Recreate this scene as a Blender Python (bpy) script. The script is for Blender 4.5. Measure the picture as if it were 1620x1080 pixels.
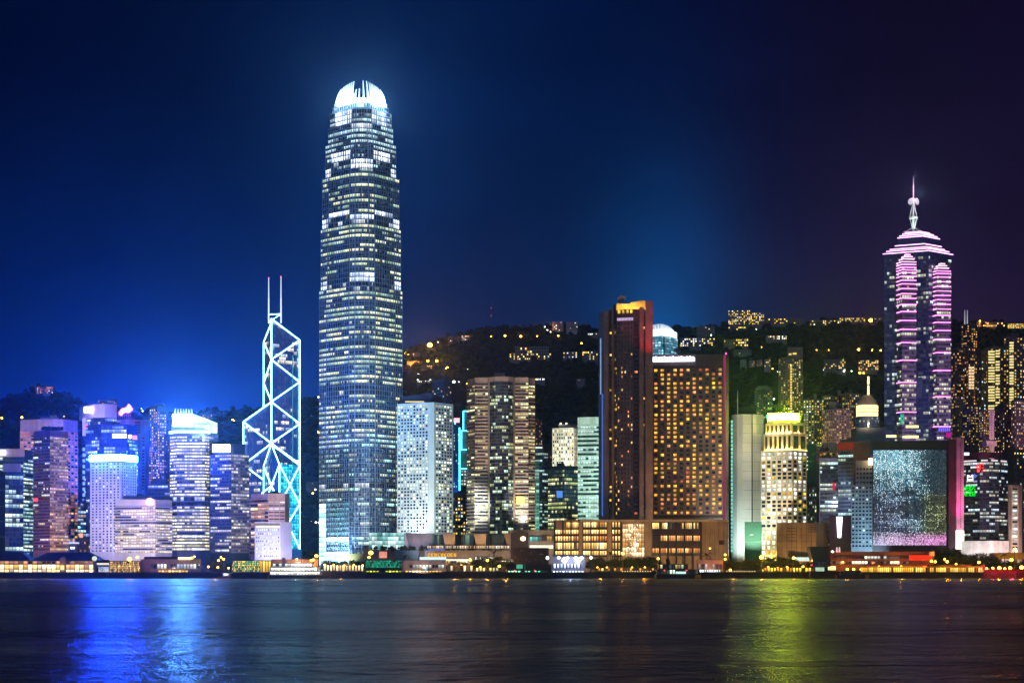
import bpy, bmesh, math, random
from mathutils import Vector, noise as mnoise

random.seed(7)
for o in list(bpy.data.objects):
    bpy.data.objects.remove(o)
SC = bpy.context.scene
COL = SC.collection

# ------------------------------------------------------------------ camera
F = 3285.0      # focal length in photo pixels (photo 1620 wide)
HY = 900.0      # photo row of the horizon
CH = 6.0        # camera height above the water, metres
cam_d = bpy.data.cameras.new('camera')
cam_d.sensor_width = 36.0
cam_d.lens = 36.0 * F / 1620.0
cam_d.shift_y = (HY - 540.0) / 1620.0
cam_d.clip_start = 0.5
cam_d.clip_end = 30000
cam = bpy.data.objects.new('camera', cam_d)
cam.location = (0, 0, CH)
cam.rotation_euler = (math.radians(90), 0, 0)
COL.objects.link(cam)
SC.camera = cam

def X(px, D): return (px - 810.0) * D / F
def Z(py, D): return CH + (HY - py) * D / F

def lin(h):
    if not isinstance(h, str):
        return tuple(h)[:3]
    h = h.lstrip('#')
    out = []
    for i in (0, 2, 4):
        v = int(h[i:i+2], 16) / 255.0
        out.append(v / 12.92 if v <= 0.04045 else ((v + 0.055) / 1.055) ** 2.4)
    return tuple(out)

# ------------------------------------------------------------------ node helper
class NT:
    def __init__(self, tree):
        self.t = tree
        self.t.nodes.clear()
    def n(self, typ, **kw):
        nd = self.t.nodes.new(typ)
        for k, v in kw.items():
            setattr(nd, k, v)
        return nd
    def put(self, sock, val):
        if val is None:
            return
        if isinstance(val, bpy.types.NodeSocket):
            self.t.links.new(val, sock)
        elif isinstance(val, (tuple, list)):
            if len(sock.default_value) == 4 and len(val) == 3:
                val = tuple(val) + (1.0,)
            sock.default_value = val
        else:
            sock.default_value = val
    def m(self, op, a, b=None, c=None, clamp=False):
        nd = self.n('ShaderNodeMath', operation=op)
        nd.use_clamp = clamp
        self.put(nd.inputs[0], a); self.put(nd.inputs[1], b)
        if c is not None: self.put(nd.inputs[2], c)
        return nd.outputs[0]
    def mix(self, f, a, b, blend='MIX'):
        nd = self.n('ShaderNodeMix', data_type='RGBA', blend_type=blend)
        nd.clamp_factor = True
        self.put(nd.inputs[0], f); self.put(nd.inputs[6], a); self.put(nd.inputs[7], b)
        return nd.outputs[2]
    def xyz(self, x, y, z):
        nd = self.n('ShaderNodeCombineXYZ')
        self.put(nd.inputs[0], x); self.put(nd.inputs[1], y); self.put(nd.inputs[2], z)
        return nd.outputs[0]
    def sep(self, v):
        nd = self.n('ShaderNodeSeparateXYZ'); self.put(nd.inputs[0], v)
        return nd.outputs
    def wn(self, vec, w=0.0):
        nd = self.n('ShaderNodeTexWhiteNoise', noise_dimensions='4D')
        self.put(nd.inputs['Vector'], vec); self.put(nd.inputs['W'], w)
        return nd.outputs['Value']
    def noise(self, vec, scale, detail=3.0, rough=0.55):
        nd = self.n('ShaderNodeTexNoise')
        self.put(nd.inputs['Vector'], vec); self.put(nd.inputs['Scale'], scale)
        self.put(nd.inputs['Detail'], detail); self.put(nd.inputs['Roughness'], rough)
        return nd.outputs[0]
    def ss(self, x, a, b, lo=0.0, hi=1.0):
        nd = self.n('ShaderNodeMapRange', interpolation_type='SMOOTHSTEP')
        self.put(nd.inputs[0], x)
        for i, v in ((1, a), (2, b), (3, lo), (4, hi)):
            self.put(nd.inputs[i], v)
        return nd.outputs[0]

# ------------------------------------------------------------------ world: night sky over a lit city
SKY_LEFT_LOW, SKY_LEFT_HIGH = lin('#02266a'), lin('#01082a')
SKY_MID_LOW, SKY_MID_HIGH = lin('#04204e'), lin('#010f36')
SKY_RIGHT_LOW, SKY_RIGHT_HIGH = lin('#241236'), lin('#100a24')
GLOW_HARBOUR = (0.36, 0.42, 0.62)       # light of the city behind the camera
def make_world():
    w = bpy.data.worlds.new('World')
    SC.world = w
    w.use_nodes = True
    k = NT(w.node_tree)
    tc = k.n('ShaderNodeTexCoord').outputs['Generated']
    x, y, z = k.sep(tc)[0:3]
    yy = k.m('MAXIMUM', k.m('ABSOLUTE', y), 0.08)
    sx = k.m('DIVIDE', x, yy)                 # -0.25 .. 0.25 across the view
    sz = k.m('DIVIDE', z, yy)                 # 0 .. 0.27 up the view
    v = k.ss(sz, 0.03, 0.26)
    left = k.mix(v, SKY_LEFT_LOW, SKY_LEFT_HIGH)
    mid = k.mix(v, SKY_MID_LOW, SKY_MID_HIGH)
    right = k.mix(v, SKY_RIGHT_LOW, SKY_RIGHT_HIGH)
    c = k.mix(k.ss(sx, -0.18, 0.0), left, mid)
    c = k.mix(k.ss(sx, 0.03, 0.20), c, right)
    def blob(c, px, py, rx, ry, col):
        dx = k.m('DIVIDE', k.m('SUBTRACT', sx, (px - 810) / F), rx / F)
        dy = k.m('DIVIDE', k.m('SUBTRACT', sz, (HY - py) / F), ry / F)
        r2 = k.m('ADD', k.m('MULTIPLY', dx, dx), k.m('MULTIPLY', dy, dy))
        g = k.m('POWER', 2.718, k.m('MULTIPLY', r2, -1.0))
        return k.mix(g, c, k.mix(1.0, c, col, 'ADD'))
    c = blob(c, 600, 330, 300, 420, (0.0, 0.006, 0.030))
    c = blob(c, 571, 190, 120, 150, (0.0, 0.010, 0.045))
    c = blob(c, 1050, 480, 110, 190, (0.0, 0.038, 0.14))
    c = blob(c, 1052, 530, 55, 70, (0.0, 0.04, 0.14))
    c = blob(c, 280, 670, 230, 120, (0.0, 0.025, 0.34))
    cl = k.noise(k.xyz(k.m('MULTIPLY', sx, 9.0), k.m('MULTIPLY', sz, 22.0), 0.4), 1.0, 4.0)
    c = k.mix(1.0, c, k.mix(k.ss(cl, 0.3, 0.7), (0.86, 0.86, 0.86), (1.14, 1.14, 1.14)), 'MULTIPLY')     # uneven lit air
    # glow of the city on the near shore, low in the sky behind the camera
    back = k.ss(y, 0.1, -0.25)
    low = k.ss(z, 0.42, 0.02)
    gl = k.m('MULTIPLY', back, low)
    c = k.mix(gl, c, GLOW_HARBOUR)
    # a trace of the physical night sky
    sky = k.n('ShaderNodeTexSky', sky_type='NISHITA')
    sky.sun_disc = False
    sky.sun_elevation = math.radians(-8)
    sky.sun_rotation = math.radians(200)
    c = k.mix(1.0, c, k.mix(0.01, (0, 0, 0), sky.outputs[0]), 'ADD')
    bg = k.n('ShaderNodeBackground')
    k.put(bg.inputs[0], c); bg.inputs[1].default_value = 1.0
    out = k.n('ShaderNodeOutputWorld')
    k.t.links.new(bg.outputs[0], out.inputs[0])
make_world()

# ------------------------------------------------------------------ exposure and renderer
SC.view_settings.view_transform = 'Standard'
SC.view_settings.look = 'None'
SC.view_settings.exposure = 0.0
SC.view_settings.gamma = 1.0
SC.render.engine = 'CYCLES'
cy = SC.cycles
cy.use_denoising = True
cy.max_bounces = 5
cy.diffuse_bounces = 2
cy.glossy_bounces = 3
cy.transmission_bounces = 2
cy.volume_bounces = 0
cy.sample_clamp_indirect = 12.0
cy.caustics_reflective = False
cy.caustics_refractive = False
try:
    cy.denoiser = 'OPENIMAGEDENOISE'
except Exception:
    pass

# ------------------------------------------------------------------ mesh builder
class MB:
    def __init__(self):
        self.v, self.f, self.mi, self.uv, self.rnd = [], [], [], [], []
    def face(self, pts, mi=0, uv=None, rnd=0.0):
        i = len(self.v)
        self.v += [tuple(p) for p in pts]
        self.f.append(tuple(range(i, i + len(pts))))
        self.mi.append(mi)
        self.uv.append(uv or [(0, 0)] * len(pts))
        self.rnd.append(rnd)
        return self
    def box(self, x0, x1, y0, y1, z0, z1, mi=0):
        p = [(x0, y0, z0), (x1, y0, z0), (x1, y1, z0), (x0, y1, z0), (x0, y0, z1), (x1, y0, z1), (x1, y1, z1), (x0, y1, z1)]
        for q in ((0, 1, 5, 4), (1, 2, 6, 5), (2, 3, 7, 6), (3, 0, 4, 7), (4, 5, 6, 7), (3, 2, 1, 0)):
            self.face([p[j] for j in q], mi)
        return self
    def prism(self, poly, z0, z1, mi=0, top=None):
        """poly: plan points anticlockwise seen from above; z1 may be a list (sloping roof)."""
        n = len(poly)
        za = z0 if isinstance(z0, (list, tuple)) else [z0] * n
        zb = z1 if isinstance(z1, (list, tuple)) else [z1] * n
        for i in range(n):
            j = (i + 1) % n
            self.face([(*poly[i], za[i]), (*poly[j], za[j]), (*poly[j], zb[j]), (*poly[i], zb[i])], mi)
        self.face([(*poly[i], zb[i]) for i in range(n)], mi if top is None else top)
        self.face([(*poly[i], za[i]) for i in reversed(range(n))], mi)
        return self
    def slab(self, a, b, z0, z1, t, mi=0, back=0.02, u0=0.0, u1=1.0, v0=0.0, v1=1.0, rnd=0.0):
        """upright board on the plan segment a-b, standing t proud of it towards the viewer's side."""
        a = Vector(a); b = Vector(b)
        d = (b - a)
        if d.length < 1e-6: return self
        d.normalize()
        nrm = Vector((d.y, -d.x))
        a1 = a + nrm * t; b1 = b + nrm * t
        a0 = a - nrm * back; b0 = b - nrm * back
        P = [(*a0, z0), (*b0, z0), (*b1, z0), (*a1, z0), (*a0, z1), (*b0, z1), (*b1, z1), (*a1, z1)]
        uv = [(u0, v0), (u1, v0), (u1, v1), (u0, v1)]
        self.face([P[3], P[2], P[6], P[7]], mi, uv, rnd)
        self.face([P[7], P[6], P[5], P[4]], mi, [(u0, v1 - .001), (u1, v1 - .001), (u1, v1 - .001), (u0, v1 - .001)], rnd)
        self.face([P[0], P[1], P[2], P[3]], mi, [(u0, v0), (u1, v0), (u1, v0), (u0, v0)], rnd)
        self.face([P[0], P[3], P[7], P[4]], mi, [(u0, v0)] * 4, rnd)
        self.face([P[2], P[1], P[5], P[6]], mi, [(u1, v0)] * 4, rnd)
        return self
    def tube(self, a, b, r0, r1=None, n=6, mi=0, caps=True):
        a = Vector(a); b = Vector(b)
        r1 = r0 if r1 is None else r1
        d = (b - a)
        if d.length < 1e-6: return self
        d.normalize()
        up = Vector((0, 0, 1)) if abs(d.z) < 0.9 else Vector((1, 0, 0))
        s = d.cross(up).normalized(); t = s.cross(d)
        A = [a + (s * math.cos(2 * math.pi * i / n) + t * math.sin(2 * math.pi * i / n)) * r0 for i in range(n)]
        B = [b + (s * math.cos(2 * math.pi * i / n) + t * math.sin(2 * math.pi * i / n)) * r1 for i in range(n)]
        for i in range(n):
            j = (i + 1) % n
            self.face([A[j], A[i], B[i], B[j]], mi)
        if caps:
            self.face(A, mi); self.face(list(reversed(B)), mi)
        return self
    def lathe(self, c, prof, n=20, mi=0):
        """prof: list of (radius, z) going up."""
        rings = [[(c[0] + r * math.cos(2 * math.pi * i / n), c[1] + r * math.sin(2 * math.pi * i / n), z) for i in range(n)] for r, z in prof]
        for k in range(len(rings) - 1):
            for i in range(n):
                j = (i + 1) % n
                self.face([rings[k][i], rings[k][j], rings[k + 1][j], rings[k + 1][i]], mi)
        self.face(list(reversed(rings[0])), mi); self.face(rings[-1], mi)
        return self
    def mesh(self, name, mats, org=(0, 0, 0)):
        me = bpy.data.meshes.new(name)
        ox, oy, oz = org
        me.from_pydata([(x - ox, y - oy, z - oz) for x, y, z in self.v], [], self.f)
        for mm in (mats if isinstance(mats, (list, tuple)) else [mats]):
            me.materials.append(mm)
        me.polygons.foreach_set('material_index', self.mi)
        uvl = me.uv_layers.new(name='UVMap')
        flat = []
        for u in self.uv:
            for q in u: flat += [q[0], q[1]]
        uvl.data.foreach_set('uv', flat)
        if any(self.rnd):
            at = me.attributes.new('rnd', 'FLOAT', 'FACE')
            at.data.foreach_set('value', self.rnd)
        me.update()
        return me
    def build(self, name, mats, parent=None, smooth=False):
        org = tuple(parent.matrix_basis.translation) if parent is not None and parent.parent is None else (
            tuple(parent.parent.matrix_basis.translation) if parent is not None else (0, 0, 0))
        me = self.mesh(name, mats, org)
        if smooth:
            for p in me.polygons: p.use_smooth = True
        o = bpy.data.objects.new(name, me)
        COL.objects.link(o)
        o.parent = parent
        return o

def tag(o, label, cat, group=None, kind=None):
    o['label'] = label
    o['category'] = cat
    if group: o['group'] = group
    if kind: o['kind'] = kind
    return o
def thing(name, label, cat, loc, group=None):
    o = bpy.data.objects.new(name, None)
    COL.objects.link(o)
    o.empty_display_size = 1.0
    o.location = loc
    o.matrix_basis.translation = loc
    return tag(o, label, cat, group)
def structure(o):
    o['kind'] = 'structure'
    return o
def copy_tree(o, parent=None):
    c = o.copy(); COL.objects.link(c); c.parent = parent
    for ch in list(o.children): copy_tree(ch, c)
    return c

# ------------------------------------------------------------------ materials
MATS = {}
GAIN = [1.5]      # how bright lit rooms are in this long exposure
def pm(name, col, rough=0.7, var=0.18, scale=0.12, metal=0.0, spec=0.4):
    """a plain wall, stone or metal surface with weathering."""
    if name in MATS: return MATS[name]
    m = bpy.data.materials.new(name); m.use_nodes = True
    k = NT(m.node_tree)
    c = lin(col)
    pos = k.n('ShaderNodeNewGeometry').outputs['Position']
    x, y, z = k.sep(pos)[0:3]
    a = k.noise(pos, scale, 4.0)
    st = k.noise(k.xyz(k.m('MULTIPLY', x, 1.0), y, k.m('MULTIPLY', z, 0.06)), scale * 3, 3.0)
    f = k.m('ADD', k.m('MULTIPLY', a, 0.6), k.m('MULTIPLY', st, 0.4))
    dark = tuple(v * (1 - var * 1.6) for v in c); lite = tuple(min(1, v * (1 + var)) for v in c)
    cc = k.mix(k.ss(f, 0.35, 0.65), dark, lite)
    b = k.n('ShaderNodeBsdfPrincipled')
    k.put(b.inputs['Base Color'], cc)
    k.put(b.inputs['Roughness'], k.m('ADD', rough - 0.06, k.m('MULTIPLY', a, 0.12)))
    b.inputs['Metallic'].default_value = metal
    b.inputs['Specular IOR Level'].default_value = spec
    o = k.n('ShaderNodeOutputMaterial'); k.t.links.new(b.outputs[0], o.inputs[0])
    MATS[name] = m
    return m
def glow(name, col, s, sample=True, var=0.0):
    """a lamp, sign or light tube; sample False for small lights."""
    if name in MATS: return MATS[name]
    m = bpy.data.materials.new(name); m.use_nodes = True
    k = NT(m.node_tree)
    e = k.n('ShaderNodeEmission')
    k.put(e.inputs[0], lin(col)); e.inputs[1].default_value = s
    if var:
        pos = k.n('ShaderNodeNewGeometry').outputs['Position']
        nz = k.noise(pos, 0.35, 2.0)
        k.put(e.inputs[1], k.m('MULTIPLY', s, k.m('ADD', 1 - var, k.m('MULTIPLY', nz, 2 * var))))
    o = k.n('ShaderNodeOutputMaterial'); k.t.links.new(e.outputs[0], o.inputs[0])
    if not sample:
        m.cycles.emission_sampling = 'NONE'
    MATS[name] = m
    return m
def strip(name, p, run, A, B, S, glass='#0a1424', frame='#3a4048', mull=0.14, seed=None, bias=0.5, grey=0.05, fw=0.55):
    """a run of glazing: UV u counts window bays, v counts storeys; rooms are lit in runs."""
    if name in MATS: return MATS[name]
    seed = len(MATS) * 3.17 if seed is None else seed
    m = bpy.data.materials.new(name); m.use_nodes = True
    k = NT(m.node_tree)
    uv = k.n('ShaderNodeUVMap').outputs[0]
    u, v = k.sep(uv)[0:2]
    fu, fv = k.m('FLOOR', u), k.m('FLOOR', v)
    cu, cv = k.m('FRACT', u), k.m('FRACT', v)
    r0 = k.wn(k.xyz(0.5, fv, 0.0), seed)
    sh = k.m('MULTIPLY', k.wn(k.xyz(3.5, fv, 1.0), seed), 9.0)
    ru = k.m('FLOOR', k.m('ADD', k.m('DIVIDE', fu, float(run)), sh))
    r1 = k.wn(k.xyz(ru, fv, 2.0), seed)
    r2 = k.wn(k.xyz(fu, fv, 4.0), seed)
    r3 = k.wn(k.xyz(ru, fv, 6.0), seed)
    # r1 uniform decides; storey and bay shift the odds
    s = k.m('ADD', r1, k.m('ADD', k.m('MULTIPLY', k.m('SUBTRACT', r0, 0.5), fw), k.m('MULTIPLY', k.m('SUBTRACT', r2, 0.5), 0.25)))
    lit = k.m('LESS_THAN', s, p)
    fr = k.m('MULTIPLY', k.m('GREATER_THAN', cu, mull * 0.5), k.m('LESS_THAN', cu, 1.0 - mull * 0.5))
    # a ceiling line of lamps at the top of each lit room, blinds and furniture below
    up = k.m('ADD', 0.45, k.m('MULTIPLY', k.m('POWER', cv, 1.6), 0.95))
    bri = k.m('MULTIPLY', k.m('ADD', 0.35, k.m('MULTIPLY', r2, 0.75)), k.m('ADD', 0.45, k.m('MULTIPLY', r3, 0.9)))
    e = k.m('MULTIPLY', k.m('MULTIPLY', lit, fr), k.m('MULTIPLY', up, bri))
    dim = k.m('MULTIPLY', k.m('MULTIPLY', fr, k.m('SUBTRACT', 1.0, lit)), k.m('MULTIPLY', k.m('POWER', r2, 4.0), grey))
    col = k.mix(k.m('POWER', r3, bias * 2), lin(A), lin(B))
    base = k.mix(fr, lin(frame), lin(glass))
    b = k.n('ShaderNodeBsdfPrincipled')
    k.put(b.inputs['Base Color'], base)
    k.put(b.inputs['Roughness'], k.m('ADD', 0.12, k.m('MULTIPLY', k.m('SUBTRACT', 1.0, fr), 0.35)))
    b.inputs['Specular IOR Level'].default_value = 0.5
    k.put(b.inputs['Emission Color'], col)
    k.put(b.inputs['Emission Strength'], k.m('MULTIPLY', k.m('ADD', e, dim), S * GAIN[0]))
    o = k.n('ShaderNodeOutputMaterial'); k.t.links.new(b.outputs[0], o.inputs[0])
    m.cycles.emission_sampling = 'NONE'
    MATS[name] = m
    return m
def pane(name, col, s, rough=0.15, col2=None):
    """one window: lit by its room (s > 0) or dark glass; each window's brightness differs."""
    if name in MATS: return MATS[name]
    m = bpy.data.materials.new(name); m.use_nodes = True
    k = NT(m.node_tree)
    b = k.n('ShaderNodeBsdfPrincipled')
    b.inputs['Roughness'].default_value = rough
    if s > 0:
        r = k.n('ShaderNodeObjectInfo').outputs['Random']
        at = k.n('ShaderNodeAttribute'); at.attribute_name = 'rnd'
        rr = k.m('FRACT', k.m('ADD', r, at.outputs['Fac']))
        r2 = k.m('FRACT', k.m('MULTIPLY', rr, 17.3))
        uv = k.n('ShaderNodeUVMap').outputs[0]
        u, v = k.sep(uv)[0:2]
        # curtains to one side, ceiling brighter than the sill
        cur = k.m('ADD', 0.55, k.m('MULTIPLY', k.m('LESS_THAN', k.m('ABSOLUTE', k.m('SUBTRACT', u, r2)), 0.35), 0.5))
        g = k.m('MULTIPLY', cur, k.m('ADD', 0.6, k.m('MULTIPLY', v, 0.6)))
        k.put(b.inputs['Base Color'], (0.03, 0.03, 0.03))
        k.put(b.inputs['Emission Color'], k.mix(r2, lin(col), lin(col2 or col)))
        k.put(b.inputs['Emission Strength'], k.m('MULTIPLY', k.m('MULTIPLY', g, s * 1.35), k.m('ADD', 0.25, k.m('MULTIPLY', rr, 1.0))))
        m.cycles.emission_sampling = 'NONE'
    else:
        k.put(b.inputs['Base Color'], lin(col))
    o = k.n('ShaderNodeOutputMaterial'); k.t.links.new(b.outputs[0], o.inputs[0])
    MATS[name] = m
    return m

DARKPANE = pane('dark window glass', '#0b1020', 0)
WARM = pane('warm lit window', '#ffb040', 1.3, col2='#ffd890')
YEL = pane('yellow lit window', '#ffc21e', 1.25, col2='#ffd860')
WHITE = pane('white lit window', '#fff2d0', 1.5, col2='#e8f4ff')
COOL = pane('cool lit window', '#bfeaff', 1.3, col2='#e8fff0')
ORANGE = pane('orange lit window', '#ff7a30', 1.0, col2='#ffb070')
GREENISH = pane('pale green lit window', '#e4ffd0', 2.0, col2='#fffad0')
STEEL = pm('brushed steel', '#9aa4b0', 0.35, metal=0.7)
DARKROOF = pm('dark roofing', '#15161c', 0.85)
RAILING = pm('dark painted metal', '#20242c', 0.5)

# ------------------------------------------------------------------ lamps
def lamp(kind, loc, target, energy, col, size=2.0, angle=100, blend=0.6):
    l = bpy.data.lights.new('flood_fill_light', kind)  # name shared by floodlights, street lamps and added unseen fill lights
    l.energy = energy
    l.color = lin(col)
    if kind == 'SPOT':
        l.spot_size = math.radians(angle); l.spot_blend = blend; l.shadow_soft_size = size
    elif kind == 'POINT':
        l.shadow_soft_size = size
    o = bpy.data.objects.new('flood_fill_light', l)
    o.location = loc
    if target is not None:
        o.rotation_euler = (Vector(target) - Vector(loc)).to_track_quat('-Z', 'Y').to_euler()
    COL.objects.link(o)
    return o

# ------------------------------------------------------------------ building kit
class B: pass
BLDS = []
GROUND = 4.0
def bld(name, label, chain, top, wall, base=None, dep=28, cat='building', group=None, roofslope=None, body='body', D=None):
    """chain: (photo column, depth) of the front plan corners, left to right; top: photo row of the roof at the nearest corner."""
    b = B()
    b.D = D or min(d for _, d in chain)
    b.px = [c[0] for c in chain]
    b.pts = [Vector((X(p, d), d)) for p, d in chain]
    b.z1 = Z(top, b.D)
    b.z0 = GROUND if base is None else base
    a, c = b.pts[0], b.pts[-1]
    s0 = (a.y + dep) / a.y; s1 = (c.y + dep) / c.y
    ymax = max(p.y for p in b.pts) + dep
    b.back = [Vector((c.x * ymax / c.y, ymax)), Vector((a.x * ymax / a.y, ymax))]
    cx = (a.x + c.x) / 2
    b.root = thing(name, label, cat, (cx, b.D + dep / 2, b.z0), group)
    b.wall = wall
    b.poly = b.pts + b.back
    mb = MB()
    z1 = b.z1 if roofslope is None else [Z(t, d) for t, (_, d) in zip(roofslope, chain)] + [Z(roofslope[-1], chain[-1][1]), Z(roofslope[0], chain[0][1])]
    mb.prism(b.poly, b.z0, z1)
    b.body = mb.build(body, wall, b.root)
    BLDS.append(b)
    b.nw = 0
    return b
def zz(b, y): return Z(y, b.D)

def strips(b, y0, y1, n, glass, wall=None, fill=0.55, cell=3.0, proud=0.5, edges=None, piers=0, name='window_band', fname='facade', v0=0):
    """n storeys of ribbon glazing between rows y0 and y1, one band mesh a storey, spandrels standing proud."""
    za, zb = zz(b, y0), zz(b, y1)
    h = (za - zb) / n
    edges = range(len(b.pts) - 1) if edges is None else edges
    fa = MB()
    wall = wall or b.wall
    edges = list(edges)
    for i in range(1, len(edges)):
        if edges[i] != edges[i - 1] + 1:      # faces apart from each other get bands of their own
            strips(b, y0, y1, n, glass, wall, fill, cell, proud, edges[:i], piers, name, fname, v0)
            strips(b, y0, y1, n, glass, wall, fill, cell, proud, edges[i:], piers, name, fname, v0 + 300)
            return
    for i in range(n):
        t = za - i * h
        g = MB()
        u = 0.0
        for e in edges:
            p, q = b.pts[e], b.pts[e + 1]
            L = (q - p).length
            nu = max(1, round(L / cell))
            g.slab(p, q, t - h * fill, t - 0.02, 0.08, 0, 0.02, u, u + nu, v0 + n - i, v0 + n - i + 0.999)
            fa.slab(p, q, t - h, t - h * fill, proud)
            u += nu + 13
        g.build(name, glass, b.root)
    for e in edges:
        p, q = b.pts[e], b.pts[e + 1]
        fa.slab(p, q, za, za + h * (1 - fill) * 0.8, proud)
        if piers:
            d = (q - p)
            for j in range(piers + 1):
                c0 = p + d * (j / piers); w = d.normalized() * 0.45
                fa.slab(c0 - w * (0 if j == 0 else 1), c0 + w * (0 if j == piers else 1), zb, za + h * 0.1, proud + 0.06)
    fa.build(fname, wall, b.root)

WIN_CACHE = {}
def win_mesh(w, h, mat, shape, frame=None):
    key = (round(w, 2), round(h, 2), mat.name, shape, frame.name if frame else '')
    if key in WIN_CACHE: return WIN_CACHE[key]
    mb = MB()
    if shape == 'round':
        n = 14
        mb.face([(w / 2 * math.cos(2 * math.pi * i / n), -0.12, h / 2 * math.sin(2 * math.pi * i / n)) for i in range(n)], 0,
                [(0.5 + 0.5 * math.cos(2 * math.pi * i / n), 0.5 + 0.5 * math.sin(2 * math.pi * i / n)) for i in range(n)])
        for i in range(n):
            a0, a1 = 2 * math.pi * i / n, 2 * math.pi * (i + 1) / n
            r = 1.14
            mb.face([(w / 2 * math.cos(a0), -0.12, h / 2 * math.sin(a0)), (r * w / 2 * math.cos(a0), -0.25, r * h / 2 * math.sin(a0)),
                     (r * w / 2 * math.cos(a1), -0.25, r * h / 2 * math.sin(a1)), (w / 2 * math.cos(a1), -0.12, h / 2 * math.sin(a1))], 1)
            mb.face([(r * w / 2 * math.cos(a0), -0.25, r * h / 2 * math.sin(a0)), (r * w / 2 * math.cos(a0), 0, r * h / 2 * math.sin(a0)),
                     (r * w / 2 * math.cos(a1), 0, r * h / 2 * math.sin(a1)), (r * w / 2 * math.cos(a1), -0.25, r * h / 2 * math.sin(a1))], 1)
    else:
        mb.slab((-w / 2, 0), (w / 2, 0), -h / 2, h / 2, 0.1)
    me = mb.mesh('window', [mat, frame or STEEL])
    WIN_CACHE[key] = me
    return me
MAXWIN = 100
def wins(b, e, y0, y1, rows, cols, w=0.5, h=0.5, lit=((WARM, 0.5),), wall=None, m=(0.0, 0.0), shape='rect', proud=0.4, grid=True, pick=None, skip=None, every=1):
    """rows x cols single windows on front edge e; the first hundred of a building are parts of their own."""
    za, zb = zz(b, y0), zz(b, y1)
    p, q = b.pts[e], b.pts[e + 1]
    d = q - p; L = d.length; dn = d.normalized()
    nrm = Vector((dn.y, -dn.x))
    ang = math.atan2(dn.y, dn.x)
    s0, s1 = m[0] * L, L - m[1] * L
    cw = (s1 - s0) / cols; rh = (za - zb) / rows
    ww, wh = cw * w, rh * h
    fr = b.wall
    org = b.root.matrix_basis.translation
    st = {}
    for r in range(rows):
        for c in range(cols):
            if skip and skip(r, c): continue
            mat = DARKPANE
            if pick:
                mat = pick(r, c)
            else:
                x = random.random(); acc = 0
                for mm, pr in lit:
                    acc += pr
                    if x < acc:
                        mat = mm; break
            cc = p + dn * (s0 + cw * (c + 0.5)); z = za - rh * (r + 0.5)
            if b.nw < MAXWIN and (r * 7 + c) % every == 0:
                o = bpy.data.objects.new('window', win_mesh(ww, wh, mat, shape, fr))
                o.location = (cc.x - org[0], cc.y - org[1], z - org[2])
                o.rotation_euler = (0, 0, ang)
                o.parent = b.root
                COL.objects.link(o)
                b.nw += 1
            else:
                mb = st.setdefault(mat.name, MB())
                rv = random.random()
                if shape == 'round':
                    n = 10
                    f = cc + nrm * 0.12
                    mb.face([(f.x + dn.x * ww / 2 * math.cos(2 * math.pi * i / n), f.y + dn.y * ww / 2 * math.cos(2 * math.pi * i / n), z + wh / 2 * math.sin(2 * math.pi * i / n)) for i in range(n)],
                            0, [(0.5 + 0.5 * math.cos(2 * math.pi * i / n), 0.5 + 0.5 * math.sin(2 * math.pi * i / n)) for i in range(n)], rv)
                else:
                    mb.slab(cc - dn * ww / 2, cc + dn * ww / 2, z - wh / 2, z + wh / 2, 0.1, rnd=rv)
    if st:
        allm = MB(); mats = []
        for k, mb in st.items():
            off = len(allm.v)
            allm.v += mb.v
            allm.f += [tuple(i + off for i in f) for f in mb.f]
            allm.mi += [len(mats)] * len(mb.f)
            allm.uv += mb.uv; allm.rnd += mb.rnd
            mats.append(bpy.data.materials[k])
        o = allm.build('window', mats, b.root)
        o['kind'] = 'stuff'
    if grid:
        fa = MB(); wall = wall or b.wall
        for r in range(rows + 1):
            t = za - rh * r
            lo = t - rh * (1 - h) / 2 if r < rows else t
            hi = t + rh * (1 - h) / 2 if r > 0 else t
            fa.slab(p, q, lo, hi, proud)
        for c in range(cols + 1):
            cc = p + dn * (s0 + cw * c); hw = dn * (cw * (1 - w) / 2)
            a0 = cc - hw if c > 0 else (p if m[0] else cc)
            a1 = cc + hw if c < cols else (q if m[1] else cc)
            fa.slab(a0, a1, zb, za, proud + 0.04)
        fa.build('facade', wall, b.root)

def board(b, px0, px1, y0, y1, D, mat, name='sign', t=1.2):
    w = X(px1, D) - X(px0, D)
    n = max(2, round(w / 2.1)); h = Z(y0, D) - Z(y1, D)
    mb = MB().slab((X(px0, D), D), (X(px1, D), D), Z(y1, D), Z(y0, D), t, back=0, u0=px0 * 7 // 1, u1=px0 * 7 // 1 + n, v0=y0 // 1, v1=y0 // 1 + 0.999)
    return mb.build(name, mat, b.root)
def block(b, px0, px1, y0, y1, D, dep, mat, name='roof_block'):
    z0 = Z(y1, D)
    mb = MB()
    k = (D + dep) / D
    mb.prism([(X(px0, D), D), (X(px1, D), D), (X(px1, D) * k, D + dep), (X(px0, D) * k, D + dep)], z0, Z(y0, D))
    return mb.build(name, mat, b.root)
def plant_room(b, frac=(0.2, 0.7), h=5.0, mat=None):
    """tank and lift housings on the roof."""
    p, q = b.pts[0], b.pts[-1]
    mb = MB()
    a = p.lerp(q, frac[0]); c = p.lerp(q, frac[1])
    y = max(p.y, q.y) + 6
    mb.box(a.x, c.x, y, y + 10, b.z1 - 0.5, b.z1 + h)
    m_ = a.lerp(c, 0.3)
    mb.box(a.x + (c.x - a.x) * .55, a.x + (c.x - a.x) * .9, y + 1, y + 8, b.z1 + h - .2, b.z1 + h * 1.6)
    mb.build('roof_plant', mat or b.wall, b.root)
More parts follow.
